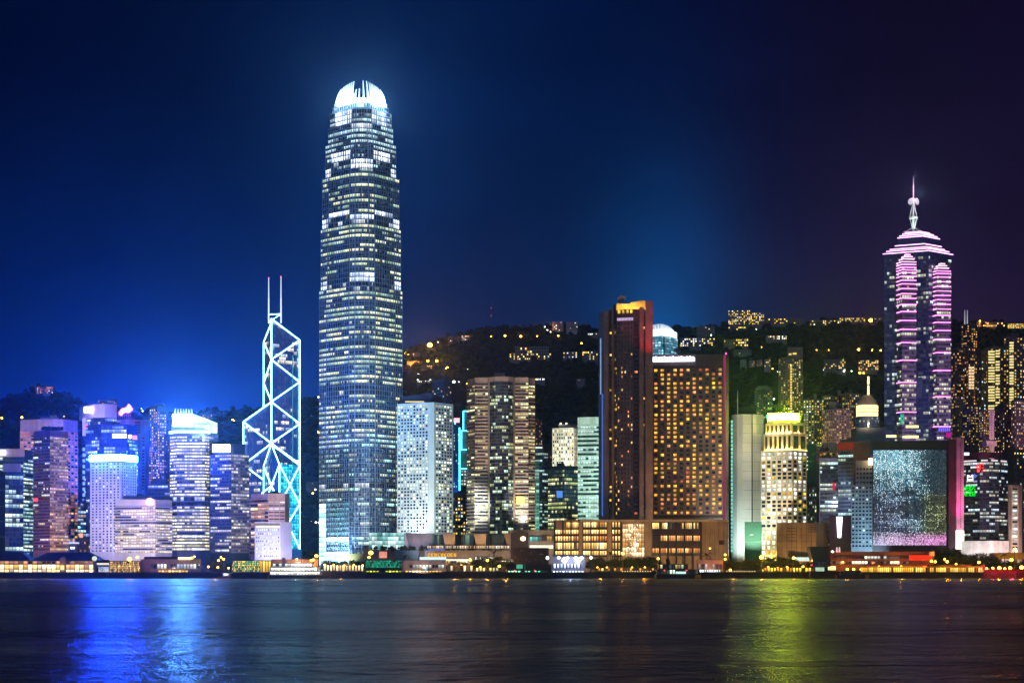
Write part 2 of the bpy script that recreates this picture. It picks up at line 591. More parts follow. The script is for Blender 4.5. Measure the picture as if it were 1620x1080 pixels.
def flood(pxc, pyc, D, tpy, energy, col, back=40, z=30, angle=110):
    """a floodlight standing back m before a facade at depth D, aimed at row tpy."""
    return lamp('SPOT', (X(pxc, D), D - back, z), (X(pxc, D), D, Z(tpy, D)), energy, col, 1.0, angle)

# ================================================================== SETTING
def interp(tab, x):
    if x <= tab[0][0]: return tab[0][1]
    for (a, ya), (c, yc) in zip(tab, tab[1:]):
        if x <= c: return ya + (yc - ya) * (x - a) / (c - a)
    return tab[-1][1]
RIDGE = [(-400, 700), (-40, 650), (20, 632), (60, 616), (90, 614), (120, 630), (160, 646), (250, 655), (330, 655), (420, 648), (500, 628), (570, 590),
         (640, 556), (690, 540), (760, 524), (850, 520), (905, 519), (980, 530), (1060, 524), (1150, 515), (1250, 517), (1330, 510), (1390, 506), (1450, 508),
         (1540, 513), (1620, 517), (1900, 560), (2100, 610)]
D0, DR = 2650.0, 4000.0
def terrain(px, D):
    zr = Z(interp(RIDGE, px), DR)
    if D <= DR:
        t = max(0.0, (D - D0) / (DR - D0))
        s = t ** 1.15
        h = 3.95 + (zr - 3.95) * s
    else:
        h = zr * (1 - 0.75 * min(1, (D - DR) / 2500))
        t = 1
    x = X(px, D)
    if t > 0:
        h += min(1, t * 3) * (1 - 0.55 * t) * 26 * mnoise.noise(Vector((x * 0.004, D * 0.004, 1.3)))
        h += min(1, t * 4) * 7 * mnoise.noise(Vector((x * 0.035, D * 0.035, 4.7))) + min(1, t * 4) * 3.5 * abs(mnoise.noise(Vector((x * 0.11, D * 0.11, 9.1))))
    return h
def on_hill(px, py):
    D = D0 + 20
    while D < DR + 300:
        if terrain(px, D) >= Z(py, D): return D
        D += 12
    return DR
m_hill = pm('hillside woods', '#0e1114', 0.95, 0.45, 0.03, spec=0.05)
mb = MB()
pxs = list(range(-420, 2100, 5))
ds = [D0 + i * 22 for i in range(68)] + [DR + 180 + i * 260 for i in range(9)]
for D in ds:
    for p in pxs:
        mb.v.append((X(p, D), D, terrain(p, D)))
W_ = len(pxs)
for j in range(len(ds) - 1):
    for i in range(W_ - 1):
        a = j * W_ + i
        mb.f.append((a, a + 1, a + W_ + 1, a + W_)); mb.mi.append(0); mb.uv.append([(0, 0)] * 4); mb.rnd.append(0)
structure(mb.build('hills', m_hill, smooth=True))

# woods on the slopes: crowns too many and too far to tell apart, one mass
mb = MB(); rs = random.Random(404)
for i in range(9500):
    px = rs.uniform(-80, 1700); D = D0 + 60 + (DR - D0) * rs.random() ** .8
    r_ = rs.uniform(4.0, 8.5); x = X(px, D); z = terrain(px, D) - r_ * .4
    rings = []
    for rr, zz_ in ((.7, 0.0), (1.0, .55), (.62, 1.2)):
        a0 = rs.random() * 6.28
        rings.append([(x + r_ * rr * math.cos(a0 + k * 1.0472) * rs.uniform(.8, 1.2), D + r_ * rr * math.sin(a0 + k * 1.0472) * rs.uniform(.8, 1.2), z + r_ * zz_ * rs.uniform(.85, 1.2)) for k in range(6)])
    tip = (x + rs.uniform(-1, 1), D, z + r_ * 1.5)
    for q in (0, 1):
        for k in range(6): mb.face([rings[q][k], rings[q][(k + 1) % 6], rings[q + 1][(k + 1) % 6], rings[q + 1][k]])
    for k in range(6): mb.face([rings[2][k], rings[2][(k + 1) % 6], tip])
o = mb.build('hillside_woods', pm('hillside tree crowns', '#0d1115', 0.95, 0.5, 0.02, spec=0.05)); tag(o, 'dark woods covering the hills behind the city', 'woods', kind='stuff')
for px, py, en in ((680, 546, 1.3e5), (650, 561, 9e4), (692, 574, 9e4), (705, 583, 6e4), (676, 580, 6e4), (652, 578, 8e4), (1377, 508, 1.6e5), (1358, 554, 7e4), (1300, 556, 6e4), (824, 533, 5e4), (870, 522, 6e4), (1170, 545, 8e4), (1225, 536, 6e4), (1100, 546, 6e4), (835, 569, 5e4), (1610, 518, 9e4), (1560, 517, 7e4)):
    D = on_hill(px, py) - 22
    lamp('POINT', (X(px, D), D, Z(py, D) + 6), None, en * (0.9 if px < 720 else 0.3), '#ff9028', 0.6)
SEA = 1352.0
m_ground = pm('dark paving', '#3a3836', 0.9, 0.25, 0.05)
mb = MB(); mb.face([(-3000, SEA, 3.9), (3000, SEA, 3.9), (3000, 7000, 3.9), (-3000, 7000, 3.9)])
structure(mb.build('ground', m_ground))
m_sea = pm('old granite seawall', '#4a3c38', 0.85, 0.35, 0.25)
mb = MB(); mb.box(-1600, 1600, SEA - 1.2, SEA + 0.5, -2, 4.25)
for i in range(-400, 401, 1):
    if i % 2 == 0: mb.box(i * 4 - 0.5, i * 4 + 0.5, SEA - 1.7, SEA - 1.2, -1, 3.6)
structure(mb.build('seawall', m_sea))

def make_water():
    m = bpy.data.materials.new('harbour water'); m.use_nodes = True
    k = NT(m.node_tree)
    pos = k.n('ShaderNodeNewGeometry').outputs['Position']
    x, y, z = k.sep(pos)[0:3]
    lanes = k.noise(k.xyz(k.m('MULTIPLY', x, 0.0011), k.m('MULTIPLY', k.m('POWER', k.m('MAXIMUM', y, 1.0), 0.5), 0.34), 0.0), 1.0, 3.0)
    n1 = k.noise(k.xyz(k.m('MULTIPLY', x, 0.30), k.m('MULTIPLY', y, 0.24), 0.0), 1.0, 4.0, 0.6)
    n2 = k.noise(k.xyz(k.m('MULTIPLY', x, 0.05), k.m('MULTIPLY', y, 0.012), 3.0), 1.0, 4.0)
    bm = k.n('ShaderNodeBump'); bm.inputs['Strength'].default_value = 0.8; bm.inputs['Distance'].default_value = 1.0
    k.put(bm.inputs['Height'], k.m('ADD', k.m('MULTIPLY', n1, 0.95), k.m('MULTIPLY', n2, 0.9)))
    fine = k.noise(k.xyz(k.m('MULTIPLY', x, 0.022), k.m('MULTIPLY', k.m('POWER', k.m('MAXIMUM', y, 1.0), 0.5), 2.6), 5.0), 1.0, 4.0, 0.65)
    rough = k.m('ADD', k.ss(lanes, 0.3, 0.7, 0.15, 0.23), k.m('MULTIPLY', k.ss(fine, 0.3, 0.7), 0.09))
    g = k.n('ShaderNodeBsdfGlossy')
    k.put(g.inputs['Color'], (0.24, 0.27, 0.31)); k.put(g.inputs['Roughness'], rough); k.put(g.inputs['Normal'], bm.outputs[0])
    d = k.n('ShaderNodeBsdfDiffuse'); k.put(d.inputs['Color'], (0.003, 0.007, 0.012))
    fr = k.n('ShaderNodeFresnel'); fr.inputs['IOR'].default_value = 1.33
    mx = k.n('ShaderNodeMixShader')
    k.put(mx.inputs[0], k.m('POWER', fr.outputs[0], 0.5)); k.t.links.new(d.outputs[0], mx.inputs[1]); k.t.links.new(g.outputs[0], mx.inputs[2])
    o = k.n('ShaderNodeOutputMaterial'); k.t.links.new(mx.outputs[0], o.inputs[0])
    return m
mb = MB(); mb.face([(-3000, -300, 0), (3000, -300, 0), (3000, SEA, 0), (-3000, SEA, 0)])
structure(mb.build('water', make_water()))

# ================================================================== TOWERS, left to right
# wall paints
w_teal = pm('teal cladding', '#2a6670', 0.5)
w_pale = pm('pale lavender render', '#b9aebb', 0.75)
w_beige = pm('beige render', '#b9a898', 0.75)
w_brown = pm('brown granite', '#6d5a66', 0.5)
lamp('SPOT', (X(178, 2100), 2060, 130), (X(178, 2150), 2150, 170), 2.5e5, '#1030ff', 2, 120)  # unseen light added for the blue bloom of signs on the glass tower
w_white = pm('white tiled wall', '#d4cfd8', 0.6, 0.08)
w_grey = pm('grey concrete', '#85858c', 0.75)
w_dgrey = pm('dark grey cladding', '#3b3e4a', 0.6)
w_navy = pm('navy glass cladding', '#141c38', 0.25)
w_pink = pm('pinkish stone', '#9a8078', 0.65)
w_tan = pm('tan stone', '#8f7a60', 0.7)
w_hotel = pm('brown hotel cladding', '#4a4040', 0.6)
w_purple = pm('dark plum cladding', '#3a2536', 0.55)
w_cream = pm('cream stone', '#c9b996', 0.65)
S_BLUE = glow('blue white sign light', (0.009, 0.070, 1.0), 820)
S_VIOLET = glow('violet sign light', (0.45, 0.25, 1.0), 14)
S_WARM = glow('warm white sign light', (1.0, 0.72, 0.36), 7)
S_WHITE = glow('white sign light', (0.85, 0.9, 1.0), 3.5)
S_PINK = glow('pink sign light', (1.0, 0.16, 0.75), 9)
S_RED = glow('red sign light', (1.0, 0.05, 0.06), 3.0)
S_CYAN = glow('cyan sign light', (0.10, 0.75, 1.0), 5)
G_COOLS = strip('cool office glazing', 0.36, 5, '#c8ffff', '#f2ffe0', 1.15, '#08303c', '#1c4a52', seed=1.1)
G_BLUE = strip('blue office glazing', 0.16, 4, '#a8d8ff', '#f4fff0', 1.1, '#0a1c58', '#16307c', seed=2.3)
G_NAVY = strip('navy office glazing', 0.42, 6, '#fff0b8', '#f2f6d8', 1.1, '#121a3c', '#2a3058', seed=3.7)
G_YEL = strip('yellow office glazing', 0.17, 4, '#ffe890', '#e8ffd8', 1.1, '#241a30', '#4a4050', seed=4.9)
G_GREEN = strip('green white office glazing', 0.55, 5, '#e4fff0', '#c0f4ea', 1.0, '#0e2428', '#34504c', seed=5.3)
G_BRIGHT = strip('brightly lit office glazing', 0.93, 9, '#fff2a8', '#fff8dc', 1.35, '#20242c', '#5c5a48', mull=0.10, seed=6.6)
G_DIM = strip('mostly dark glazing', 0.13, 3, '#ffe8a0', '#d8f4ff', 1.0, '#0a0e18', '#1c2028', seed=7.7)

# --- far left: teal office with white crown
b = bld('office_tower', 'teal glass office slab at the left edge with a white band along its top', [(-60, 1810), (37, 1800), (52, 1825)], 710, w_teal)
strips(b, 723, 880, 26, G_COOLS, fill=0.7, cell=3.2, proud=0.35, edges=[0]); 
strips(b, 726, 880, 26, strip('bright teal glazing', 0.8, 6, '#a8fff4', '#f0fff0', 1.1, '#0a4048', '#2a6a70', seed=8.1), fill=0.55, cell=3.2, proud=0.35, edges=[1])
block(b, -60, 39, 709.5, 722, 1798, 20, w_white, 'crown_band'); board(b, -30, 9, 712, 719, 1797, S_WHITE, 'sign')
b = bld('office_tower', 'low teal office with a white rooftop box in front of the teal slab', [(-60, 1712), (8, 1700), (37, 1708)], 746, pm('dark teal cladding', '#12444e', 0.4))
strips(b, 752, 880, 17, G_COOLS, fill=0.72, cell=3.0, proud=0.25, edges=[1])
block(b, 5, 33, 733, 746, 1706, 14, w_white, 'roof_block')
for yy in (774, 800, 824, 848): board(b, -10, 9, yy, yy + 1.2, 1699, pm('pale trim', '#5f8a90', 0.5), 'cladding_strip', 0.6)
# --- pale slab behind
b = bld('hotel_tower', 'tall pale tower with orange lit window columns behind the plum office', [(32, 2110), (60, 2098), (100, 2098), (123, 2120)], 663, w_pale)
for e, cols in ((0, 5), (1, 7), (2, 4)):
    wins(b, e, 681, 862, 34, cols, 0.72, 0.5, lit=((ORANGE, 0.42), (WARM, 0.16)), every=4)
plant_room(b, (0.3, 0.6), 4)
flood(78, 0, 2100, 690, 9e5, '#c8a8c0', 90, 60, 70)
# --- plum office with reflecting side
b = bld('office_tower', 'plum coloured office tower whose right face shines gold, beside the teal slab', [(53, 1768), (79, 1750), (108, 1772)], 680, w_brown)
strips(b, 691, 872, 36, G_YEL, fill=0.55, cell=2.6, proud=0.15, edges=[0])
strips(b, 691, 872, 36, strip('gold lit glazing', 0.5, 5, '#ffe9a0', '#ffd890', 0.9, '#5a4630', '#7a6a58', seed=9.4, grey=0.5), wall=pm('rosy granite', '#8f7a78', 0.45), fill=0.6, cell=2.4, proud=0.15, edges=[1])
board(b, 53.5, 60, 788, 793, 1764, S_RED, 'sign')
mb = MB()
for i in range(26):
    px = 66 + i * 1.25 + random.random(); D = 1762
    mb.lathe((X(px, D), D + random.random() * 6, 0), [(0.4, Z(680, D)), (1.6, Z(680, D) + 1 + random.random()), (0.5, Z(680, D) + 2.4 + random.random())], 6)
mb.build('roof_garden', pm('dark green leaves', '#22351c', 0.9, 0.4, 0.8), b.root)
flood(92, 0, 1760, 830, 2.2e5, '#ffc070', 60, 14, 80)
flood(66, 0, 1760, 820, 0.7e5, '#ff6a8a', 60, 14, 60)
# --- gaps between
b = bld('office_block', 'slim low block with yellow and teal lit floors right of the plum office', [(123, 2100), (136, 2110)], 793, w_navy)
strips(b, 796, 862, 11, strip('mixed lit glazing', 0.7, 3, '#ffe070', '#a0fff0', 1.1, '#10202c', '#203040', seed=10.2), fill=0.6, cell=3.5)
b = bld('low_building', 'dark low building behind the pier roof below the slim lit block', [(119, 1790), (146, 1800)], 851, w_dgrey, dep=20)
wins(b, 0, 855, 874, 3, 8, 0.5, 0.5, lit=((WARM, 0.2),))
board(b, 126, 131, 843, 850, 1795, glow('amber lobby light', '#ffb060', 1.2, False), 'lantern')
# --- white crowned blue tower, grey slab, blue glass tower
b = bld('office_tower', 'blue glass tower with a curved white crown and a small red logo', [(133, 2310), (148, 2290), (166, 2284), (185, 2296)], 660, w_navy)
strips(b, 662, 780, 24, G_BLUE, fill=0.75, cell=3.2, proud=0.2)
mb = MB(); mb.prism([(X(p, d), d) for p, d in ((132, 2305), (148, 2284), (166, 2278), (185, 2291))] + [Vector((X(185, 2291) * 1.02, 2330)), Vector((X(132, 2305) * 1.02, 2330))], Z(661, 2290), Z(640, 2290))
mb.build('crown_band', w_white, b.root)
board(b, 133, 146.5, 643.5, 653, 2283, S_WARM, 'sign'); board(b, 135, 139, 672, 678, 2285, S_RED, 'logo')
mb = MB(); mb.box(X(134, 2300), X(138, 2300), 2288, 2293, Z(690, 2300), Z(662, 2300)); mb.build('white_pier', w_white, b.root)
flood(160, 0, 2290, 648, 2.4e5, '#a8a0ff', 60, 150, 90)
b = bld('hillside_block', 'small flat topped block with lit windows above the curved white crown', [(155, 2900), (185, 2900)], 631, w_dgrey)
wins(b, 0, 634, 641, 3, 10, 0.6, 0.5, lit=((WARM, 0.35),))
b = bld('office_tower', 'tall plain grey slab with louvred slots and a magenta rooftop sign', [(184, 2262), (198, 2245), (236, 2252)], 663, pm('blue grey concrete', '#8c92b4', 0.7))
louv = pm('louvre slots', '#262c4c', 0.6)
for i in range(5): board(b, 213, 221.5, 667 + i * 3.9, 669.4 + i * 3.9, 2244.5, louv, 'louvre', 0.5)
wins(b, 1, 690, 800, 22, 2, 0.18, 0.35, lit=((COOL, 0.12),), m=(0.02, 0.0), grid=False)
mb = MB()
c0 = (X(198, 2240), 2240, Z(648, 2240)); r = 5.6
seg = []
for i in range(25):
    t = i / 24
    px = 190.5 + 15.5 * t; py = 654.5 - 11 * t - 2.0 * math.sin(t * 6.283)
    mb.tube((X(px, 2240), 2240 - 0.3 * i / 24, Z(py, 2240)), (X(px + 0.8, 2240), 2240 - 0.3, Z(py - 0.6, 2240)), 2.2 + 1.3 * t, n=10)
mb.build('sign', S_PINK, b.root)
mb = MB()
for px in range(188, 208, 3): mb.tube((X(px, 2246), 2246, Z(663, 2246)), (X(px, 2246), 2246, Z(650, 2246)), 0.25)
mb.tube((X(186, 2246), 2246, Z(657, 2246)), (X(208, 2246), 2246, Z(657, 2246)), 0.25)
mb.build('sign_frame', STEEL, b.root)
b = bld('office_tower', 'bright blue glass tower with white signs behind the punched window hotel', [(136, 2160), (160, 2145), (200, 2140), (218, 2165)], 671, pm('blue glass skin', '#0a2a9c', 0.2, spec=0.8))
strips(b, 674, 860, 34, G_BLUE, fill=0.75, cell=3.0, proud=0.15, edges=[0, 1], v0=60)
strips(b, 690, 860, 30, strip('aqua lit glazing', 0.42, 3, '#70e8ff', '#d0ffff', 1.0, '#0a2c60', '#1850a0', seed=11.9), fill=0.7, cell=3.0, proud=0.2, edges=[2])
board(b, 178, 200, 686, 692.5, 2138, S_WHITE, 'sign'); board(b, 203, 208, 687.5, 693.5, 2146, S_WHITE, 'sign'); board(b, 209.5, 217, 688.5, 695, 2153, glow('rose sign light', '#ff90a8', 1.5), 'sign')
for i in range(14): board(b, 131, 134.5, 708 + i * 9, 713 + i * 9, 2158, glow('blue white lift lamps', '#9ad0ff', 1.0, False), 'lamp_panel')
# --- punched window hotel
b = bld('hotel_tower', 'white hotel with a grid of small punched windows and a glowing blue white crown sign', [(143, 1712), (191, 1700), (216, 1724)], 728, w_white)
wins(b, 0, 731, 873, 32, 8, 0.5, 0.52, lit=((YEL, 0.05), (WHITE, 0.12)), m=(0.03, 0.02), every=3)
wins(b, 1, 731, 873, 32, 7, 0.52, 0.52, lit=((WHITE, 0.13), (YEL, 0.05)), m=(0.03, 0.03), every=6)
mb = MB(); mb.prism([(X(p, d), d) for p, d in ((141.5, 1709), (191, 1696.5), (217.5, 1722))] + [Vector((X(217, 1722) * 1.015, 1748)), Vector((X(142, 1709) * 1.015, 1748))], Z(729, 1700), Z(718.5, 1700))
cbx = mb.build('crown_box', w_white, b.root)
mb = MB()
for (p, d), (q, e2) in (((141.5, 1708.6), (191, 1696.1)), ((191, 1696.1), (217.5, 1721.6))): mb.slab((X(p, d), d), (X(q, e2), e2), Z(728.6, 1700), Z(719, 1700), 0.15, back=0)
mb.build('crown_sign', S_BLUE, cbx)
flood(165, 0, 1705, 840, 2.0e5, '#c8b8e8', 70, 22, 80)
flood(205, 0, 1705, 800, 1.6e5, '#e4dcf0', 70, 40, 80)
# --- ribbon window block in front
b = bld('office_block', 'wide low white office with dark ribbon windows and a round red rooftop sign', [(182, 1615), (246, 1600), (272, 1618)], 790, w_white)
strips(b, 802, 876, 16, strip('half lit ribbon glazing', 0.60, 5, '#fff4d8', '#ffe2b0', 1.35, '#1a1c30', '#504c58', seed=12.7), fill=0.52, cell=2.5, proud=0.7)
block(b, 183, 246, 789.5, 799.5, 1598.5, 18, w_white, 'crown_band')
mb = MB().tube((X(237, 1596), 1597.5, Z(793.5, 1596)), (X(237, 1596), 1594.5, Z(793.5, 1596)), 2.9, n=18); mb.build('sign', glow('red and white disc sign', (1.0, 0.28, 0.34), 6), b.root)
block(b, 195, 240, 784, 790, 1612, 10, w_grey)
flood(226, 0, 1600, 850, 2.2e5, '#f0dce4', 60, 18, 90)
b = bld('residential_tower', 'dark distant tower with many orange windows left of the spotlit crown tower', [(237, 2720), (249, 2712), (263, 2722)], 641, w_dgrey)
wins(b, 0, 646, 766, 26, 4, 0.6, 0.55, lit=((WARM, 0.5), (WHITE, 0.1)), every=1); wins(b, 1, 650, 766, 26, 4, 0.6, 0.5, lit=((WARM, 0.55), (WHITE, 0.1)), every=1)
b = bld('residential_tower', 'narrow tower with pink orange windows right of the grey slab', [(236, 2500), (250, 2500)], 713, w_dgrey)
wins(b, 0, 715, 765, 13, 5, 0.62, 0.5, lit=((ORANGE, 0.4), (WHITE, 0.3)), every=1)
b = bld('residential_tower', 'slender unlit tower against the hill beside the spotlit crown tower', [(260, 2480), (270, 2480)], 688, w_navy)
wins(b, 0, 692, 770, 18, 4, 0.5, 0.5, lit=((ORANGE, 0.18),), every=1)
b = bld('low_building', 'low blue lit building between the grey slab and the spotlit crown tower', [(234, 1990), (271, 1990)], 764, pm('blue stone', '#28407c', 0.6))
strips(b, 768, 796, 5, G_BLUE, fill=0.6, cell=3.0); block(b, 240, 262, 757, 764, 1996, 12, w_dgrey)
# --- spotlit crown tower
b = bld('office_tower', 'tall tower of bright yellow white floors with a blazing blue white crown', [(269, 1762), (280, 1750), (324, 1750), (331, 1758), (345, 1775)], 684, pm('grey blue granite', '#565e70', 0.5))
strips(b, 690, 786, 19, G_BRIGHT, fill=0.56, cell=2.2, proud=0.5, edges=[0, 1, 2])
strips(b, 786, 801, 2, G_DIM, fill=0.8, cell=3.0, proud=0.3, edges=[0, 1, 2], name='plant_floor')
strips(b, 801, 872, 14, G_BRIGHT, fill=0.58, cell=2.2, proud=0.5, edges=[0, 1, 2], v0=40)
strips(b, 690, 872, 36, G_DIM, fill=0.5, cell=4.0, proud=0.2, edges=[3])
mb = MB()
for e in range(0, 3): mb.slab(b.pts[e], b.pts[e + 1], Z(685, 1750), Z(680.5, 1750), 1.2)
mb.build('cornice_light', glow('cornice light', (0.55, 0.85, 1.0), 2.2), b.root)
block(b, 271, 331, 672, 681, 1756, 22, pm('lit crown wall', '#c8d4e0', 0.6), 'crown_wall')
mb = MB().prism([(X(305, 1757), 1757), (X(344, 1764), 1764), (X(344, 1790) * 1.0, 1790), (X(305, 1790), 1790)], Z(684, 1757), [Z(654, 1757), Z(668, 1757), Z(668, 1757), Z(654, 1757)])
mb.build('sloping_roof', pm('pale sloping roof', '#b8c8b0', 0.5), b.root)
mb = MB().box(X(274, 1752), X(305, 1752), 1751, 1760, Z(674, 1752), Z(655, 1752)); cbx = mb.build('crown_box', w_white, b.root)
mb = MB().slab((X(274, 1752), 1750.9), (X(305, 1752), 1750.9), Z(673.6, 1752), Z(655.2, 1752), 0.2, back=0); mb.build('crown_sign', glow('blazing crown light', (0.10, 0.33, 1.0), 620), cbx)
mb = MB()
for i in range(7): mb.tube((X(277 + i * 4.4, 1755), 1755, Z(656, 1755)), (X(277.4 + i * 4.3, 1755), 1755, Z(646 + (i % 2), 1755)), 0.9, 0.35)
mb.build('crown_spikes', glow('crown spike light', (0.5, 0.7, 1.0), 1.6), b.root)
lamp('SPOT', (X(330, 1735), 1735, Z(690, 1735)), (X(325, 1770), 1765, Z(662, 1760)), 1.2e5, '#d8ffd0', 1, 90)
# --- navy tower with white sign
b = bld('office_tower', 'navy tower with a white box sign, right of the blazing crown tower', [(333, 1712), (366, 1700), (394, 1716)], 717, w_navy)
strips(b, 719, 874, 30, G_NAVY, wall=pm('slate cladding', '#30365c', 0.45), fill=0.58, cell=2.4, proud=0.3, edges=[0])
strips(b, 719, 874, 30, strip('half lit pale glazing', 0.36, 4, '#fff0c0', '#fffbe8', 1.0, '#383858', '#5a5878', seed=13.1, grey=0.3), wall=pm('lavender cladding', '#5c5a80', 0.5), fill=0.6, cell=2.4, proud=0.3, edges=[1])
block(b, 334, 388, 702, 717, 1708, 18, w_navy, 'roof_block'); board(b, 336.5, 364, 703, 715, 1702, glow('white box sign light', (0.55, 0.72, 1.0), 12), 'sign')
flood(380, 0, 1705, 866, 1.6e5, '#f0e0a0', 45, 12, 90)
# --- braced glass tower with two masts
def braced_tower():
    D = 2500.0
    t = thing('braced_tower', 'dark glass skyscraper outlined by white crossed light lines with two roof masts', 'skyscraper', (X(429, D), D, GROUND))
    g = strip('dark blue curtain wall', 0.10, 4, '#f4fff8', '#ffe8b0', 1.1, '#06265e', '#0c3a86', mull=0.16, seed=21.3)
    def P(px, py, d): return (X(px, d), d, Z(py, d))
    tg = strip('teal lit lattice', 1.5, 2, '#0a80a8', '#30c8d8', 2.8, '#0a4c70', '#063048', mull=0.4, seed=22.7)
    def wall(chain, tops, name, backd=40, g=g):
        """front faces with sloping tops, cut into storeys by their UVs."""
        mb = MB()
        pts = [(px, d) for px, d in chain]
        u = 0
        for (p0, d0), (p1, d1), t0, t1 in zip(pts, pts[1:], tops, tops[1:]):
            L = (Vector((X(p1, d1), d1)) - Vector((X(p0, d0), d0))).length
            a = (X(p0, d0), d0); c = (X(p1, d1), d1)
            h0, h1 = Z(t0, D), Z(t1, D)
            mb.face([(*a, GROUND), (*c, GROUND), (*c, h1), (*a, h0)], 0,
                    [(u, 0), (u + L / 2.2, 0), (u + L / 2.2, h1 / 3.9), (u, h0 / 3.9)])
            u += L / 2.2 + 11
        # back and roof
        bk = [(X(pts[-1][0], D) * 1.016, D + backd), (X(pts[0][0], D) * 1.016, D + backd)]
        hb = [Z(tops[-1], D), Z(tops[0], D)]
        poly = [(X(p, d), d) for p, d in pts]
        mb.face([(*poly[-1], GROUND), (*bk[0], GROUND), (*bk[0], hb[0]), (*poly[-1], hb[0])], 1)
        mb.face([(*bk[0], GROUND), (*bk[1], GROUND), (*bk[1], hb[1]), (*bk[0], hb[0])], 1)
        mb.face([(*bk[1], GROUND), (*poly[0], GROUND), (*poly[0], hb[1]), (*bk[1], hb[1])], 1)
        apex = min(range(len(tops)), key=lambda i: tops[i])
        A = (*poly[apex], Z(tops[apex], D))
        ring = [(*q, Z(tt, D)) for q, tt in zip(poly, tops)] + [(*bk[0], hb[0]), (*bk[1], hb[1])]
        n = len(ring)
        for i in range(n):
            j = (i + 1) % n
            if i == apex or j == apex: continue
            mb.face([A, ring[i], ring[j]], 0, [(0, 0), (9, 1), (9, 9)])
        return mb.build(name, [g, pm('dark glass roof', '#0c1c40', 0.25)], t)
    wall([(417, D + 26), (429.3, D), (474, D + 22)], [541, 504, 538], 'upper_prism')
    wall([(385, D + 18), (429.3, D - 1.5)], [667, 635.5], 'wing_prism')
    wall([(442, D - 16), (474.2, D + 2)], [734, 736], 'low_prism', 15, tg)
    wall([(417, D - 6), (429.3, D - 18), (442, D - 16.5)], [737, 702, 734], 'front_prism', 12)
    lt = glow('bracing light line', (0.32, 0.86, 1.0), 9.5)
    def line(a, c, r=1.25):
        mb = MB().tube(P(*a), P(*c), r * 0.52, n=6); mb.build('light_line', lt, t)
    # upper prism, wide right face
    L0, L1, L2 = D - 2, D + 20, D + 25
    R = [(474.2, y, L1) for y in (538, 604, 670, 733.5, 797, 865)]
    C = [(429.3, y, L0) for y in (504, 568.5, 635.3, 701, 768)]
    line((429.3, 504, L0), (429.3, 768, L0), 1.6)
    line((474.2, 538, L1), (474.2, 880, L1), 1.5)
    line(C[0], R[0], 1.3); line(C[1], R[0]); line(C[1], R[1]); line(C[2], R[1]); line(C[2], R[2]); line(C[3], R[2]); line(C[3], R[3])
    Lf = [(417, y, L2) for y in (541, 606, 672)]
    line((429.3, 510, L0), Lf[0], 1.0); line(Lf[0], Lf[2]); line(Lf[0], C[1], 1.1); line(C[1], Lf[1], 1.0); line(Lf[1], C[2], 1.1)
    # left wing
    Wl = [(385, y, D + 15) for y in (667, 735, 800)]
    line(Wl[0], (385, 800, D + 15), 1.3); line(Wl[0], (429.3, 635.5, D - 4)); line(Wl[0], (429.3, 701, D - 4)); line((429.3, 701, D - 4), Wl[1]); line(Wl[1], (429.3, 768, D - 4))
    # low prisms
    fa, fb, ap = (417, 737, D - 9), (442, 734, D - 19), (429.3, 702, D - 21)
    line(ap, fa, 1.0); line(ap, fb, 1.2); line(fa, (417, 800, D - 9), 1.0); line(fb, (442, 800, D - 19), 1.4)
    st = (429.3, 768, D - 20)
    for q in ((417, 737, D - 9), (442, 734, D - 19), (414, 780, D - 9), (417, 800, D - 9), (434, 782, D - 20), (442, 790, D - 20)): line(st, q, 1.1)
    line(ap, (474.2, 736, D), 1.0); line(fb, (474.2, 797, D), 1.1); line((474.2, 736, D), (442, 800, D - 18), 1.1); line((474.2, 797, D), (452, 834, D - 12), 1.1); line((455, 826, D - 12), (474.2, 868, D), 1.1)
    MB().tube(P(463, 562, D + 11), P(463, 760, D + 11), 0.7).build('lift_light', glow('dim teal lift light', (0.03, 0.32, 0.42), 1.0, False, 0.6), t)
    ped = MB().prism([(X(450, D - 8), D - 8), (X(478, D - 4), D - 4), (X(478, D + 30), D + 30), (X(450, D + 30), D + 30)], GROUND, Z(868, D)); ped.build('granite_base', w_grey, t)
    # masts
    ml = glow('mast light', (0.75, 0.88, 1.0), 1.3, False)
    for px, py in ((425.1, 438), (444.5, 436)):
        mb = MB(); mb.tube(P(px, 511, D + 8), P(px, 472, D + 8), 1.05, 0.9); mb.tube(P(px, 472, D + 8), P(px, py + 1, D + 8), 0.75, 0.4)
        k = 0
        y = py + 3
        while y < 508:
            mb.tube(P(px - 0.8, y, D + 8), P(px + 0.8, y, D + 8), 0.3, n=4); y += 2.6
        m_ = mb.build('mast', ml, t)
        mb = MB().lathe((X(px, D + 8), D + 8, 0), [(0.3, Z(py + 1, D)), (0.9, Z(py, D)), (0.3, Z(py - 1, D))], 8); mb.build('beacon', glow('red beacon', (1, 0.08, 0.1), 3, False), m_)
    line((425.1, 497.5, D + 8), (444.5, 496.5, D + 8), 0.9); line((444.5, 497, D + 8), (430, 506, D), 0.8); line((425.1, 511, D + 8), (429.3, 504, D), 0.8)
braced_tower()
lamp('SPOT', (X(410, 2300), 2250, 70), (X(440, 2500), 2500, 170), 5e6, '#2890ff', 2, 80)  # unseen free-floating light added to turn the tower glass blue

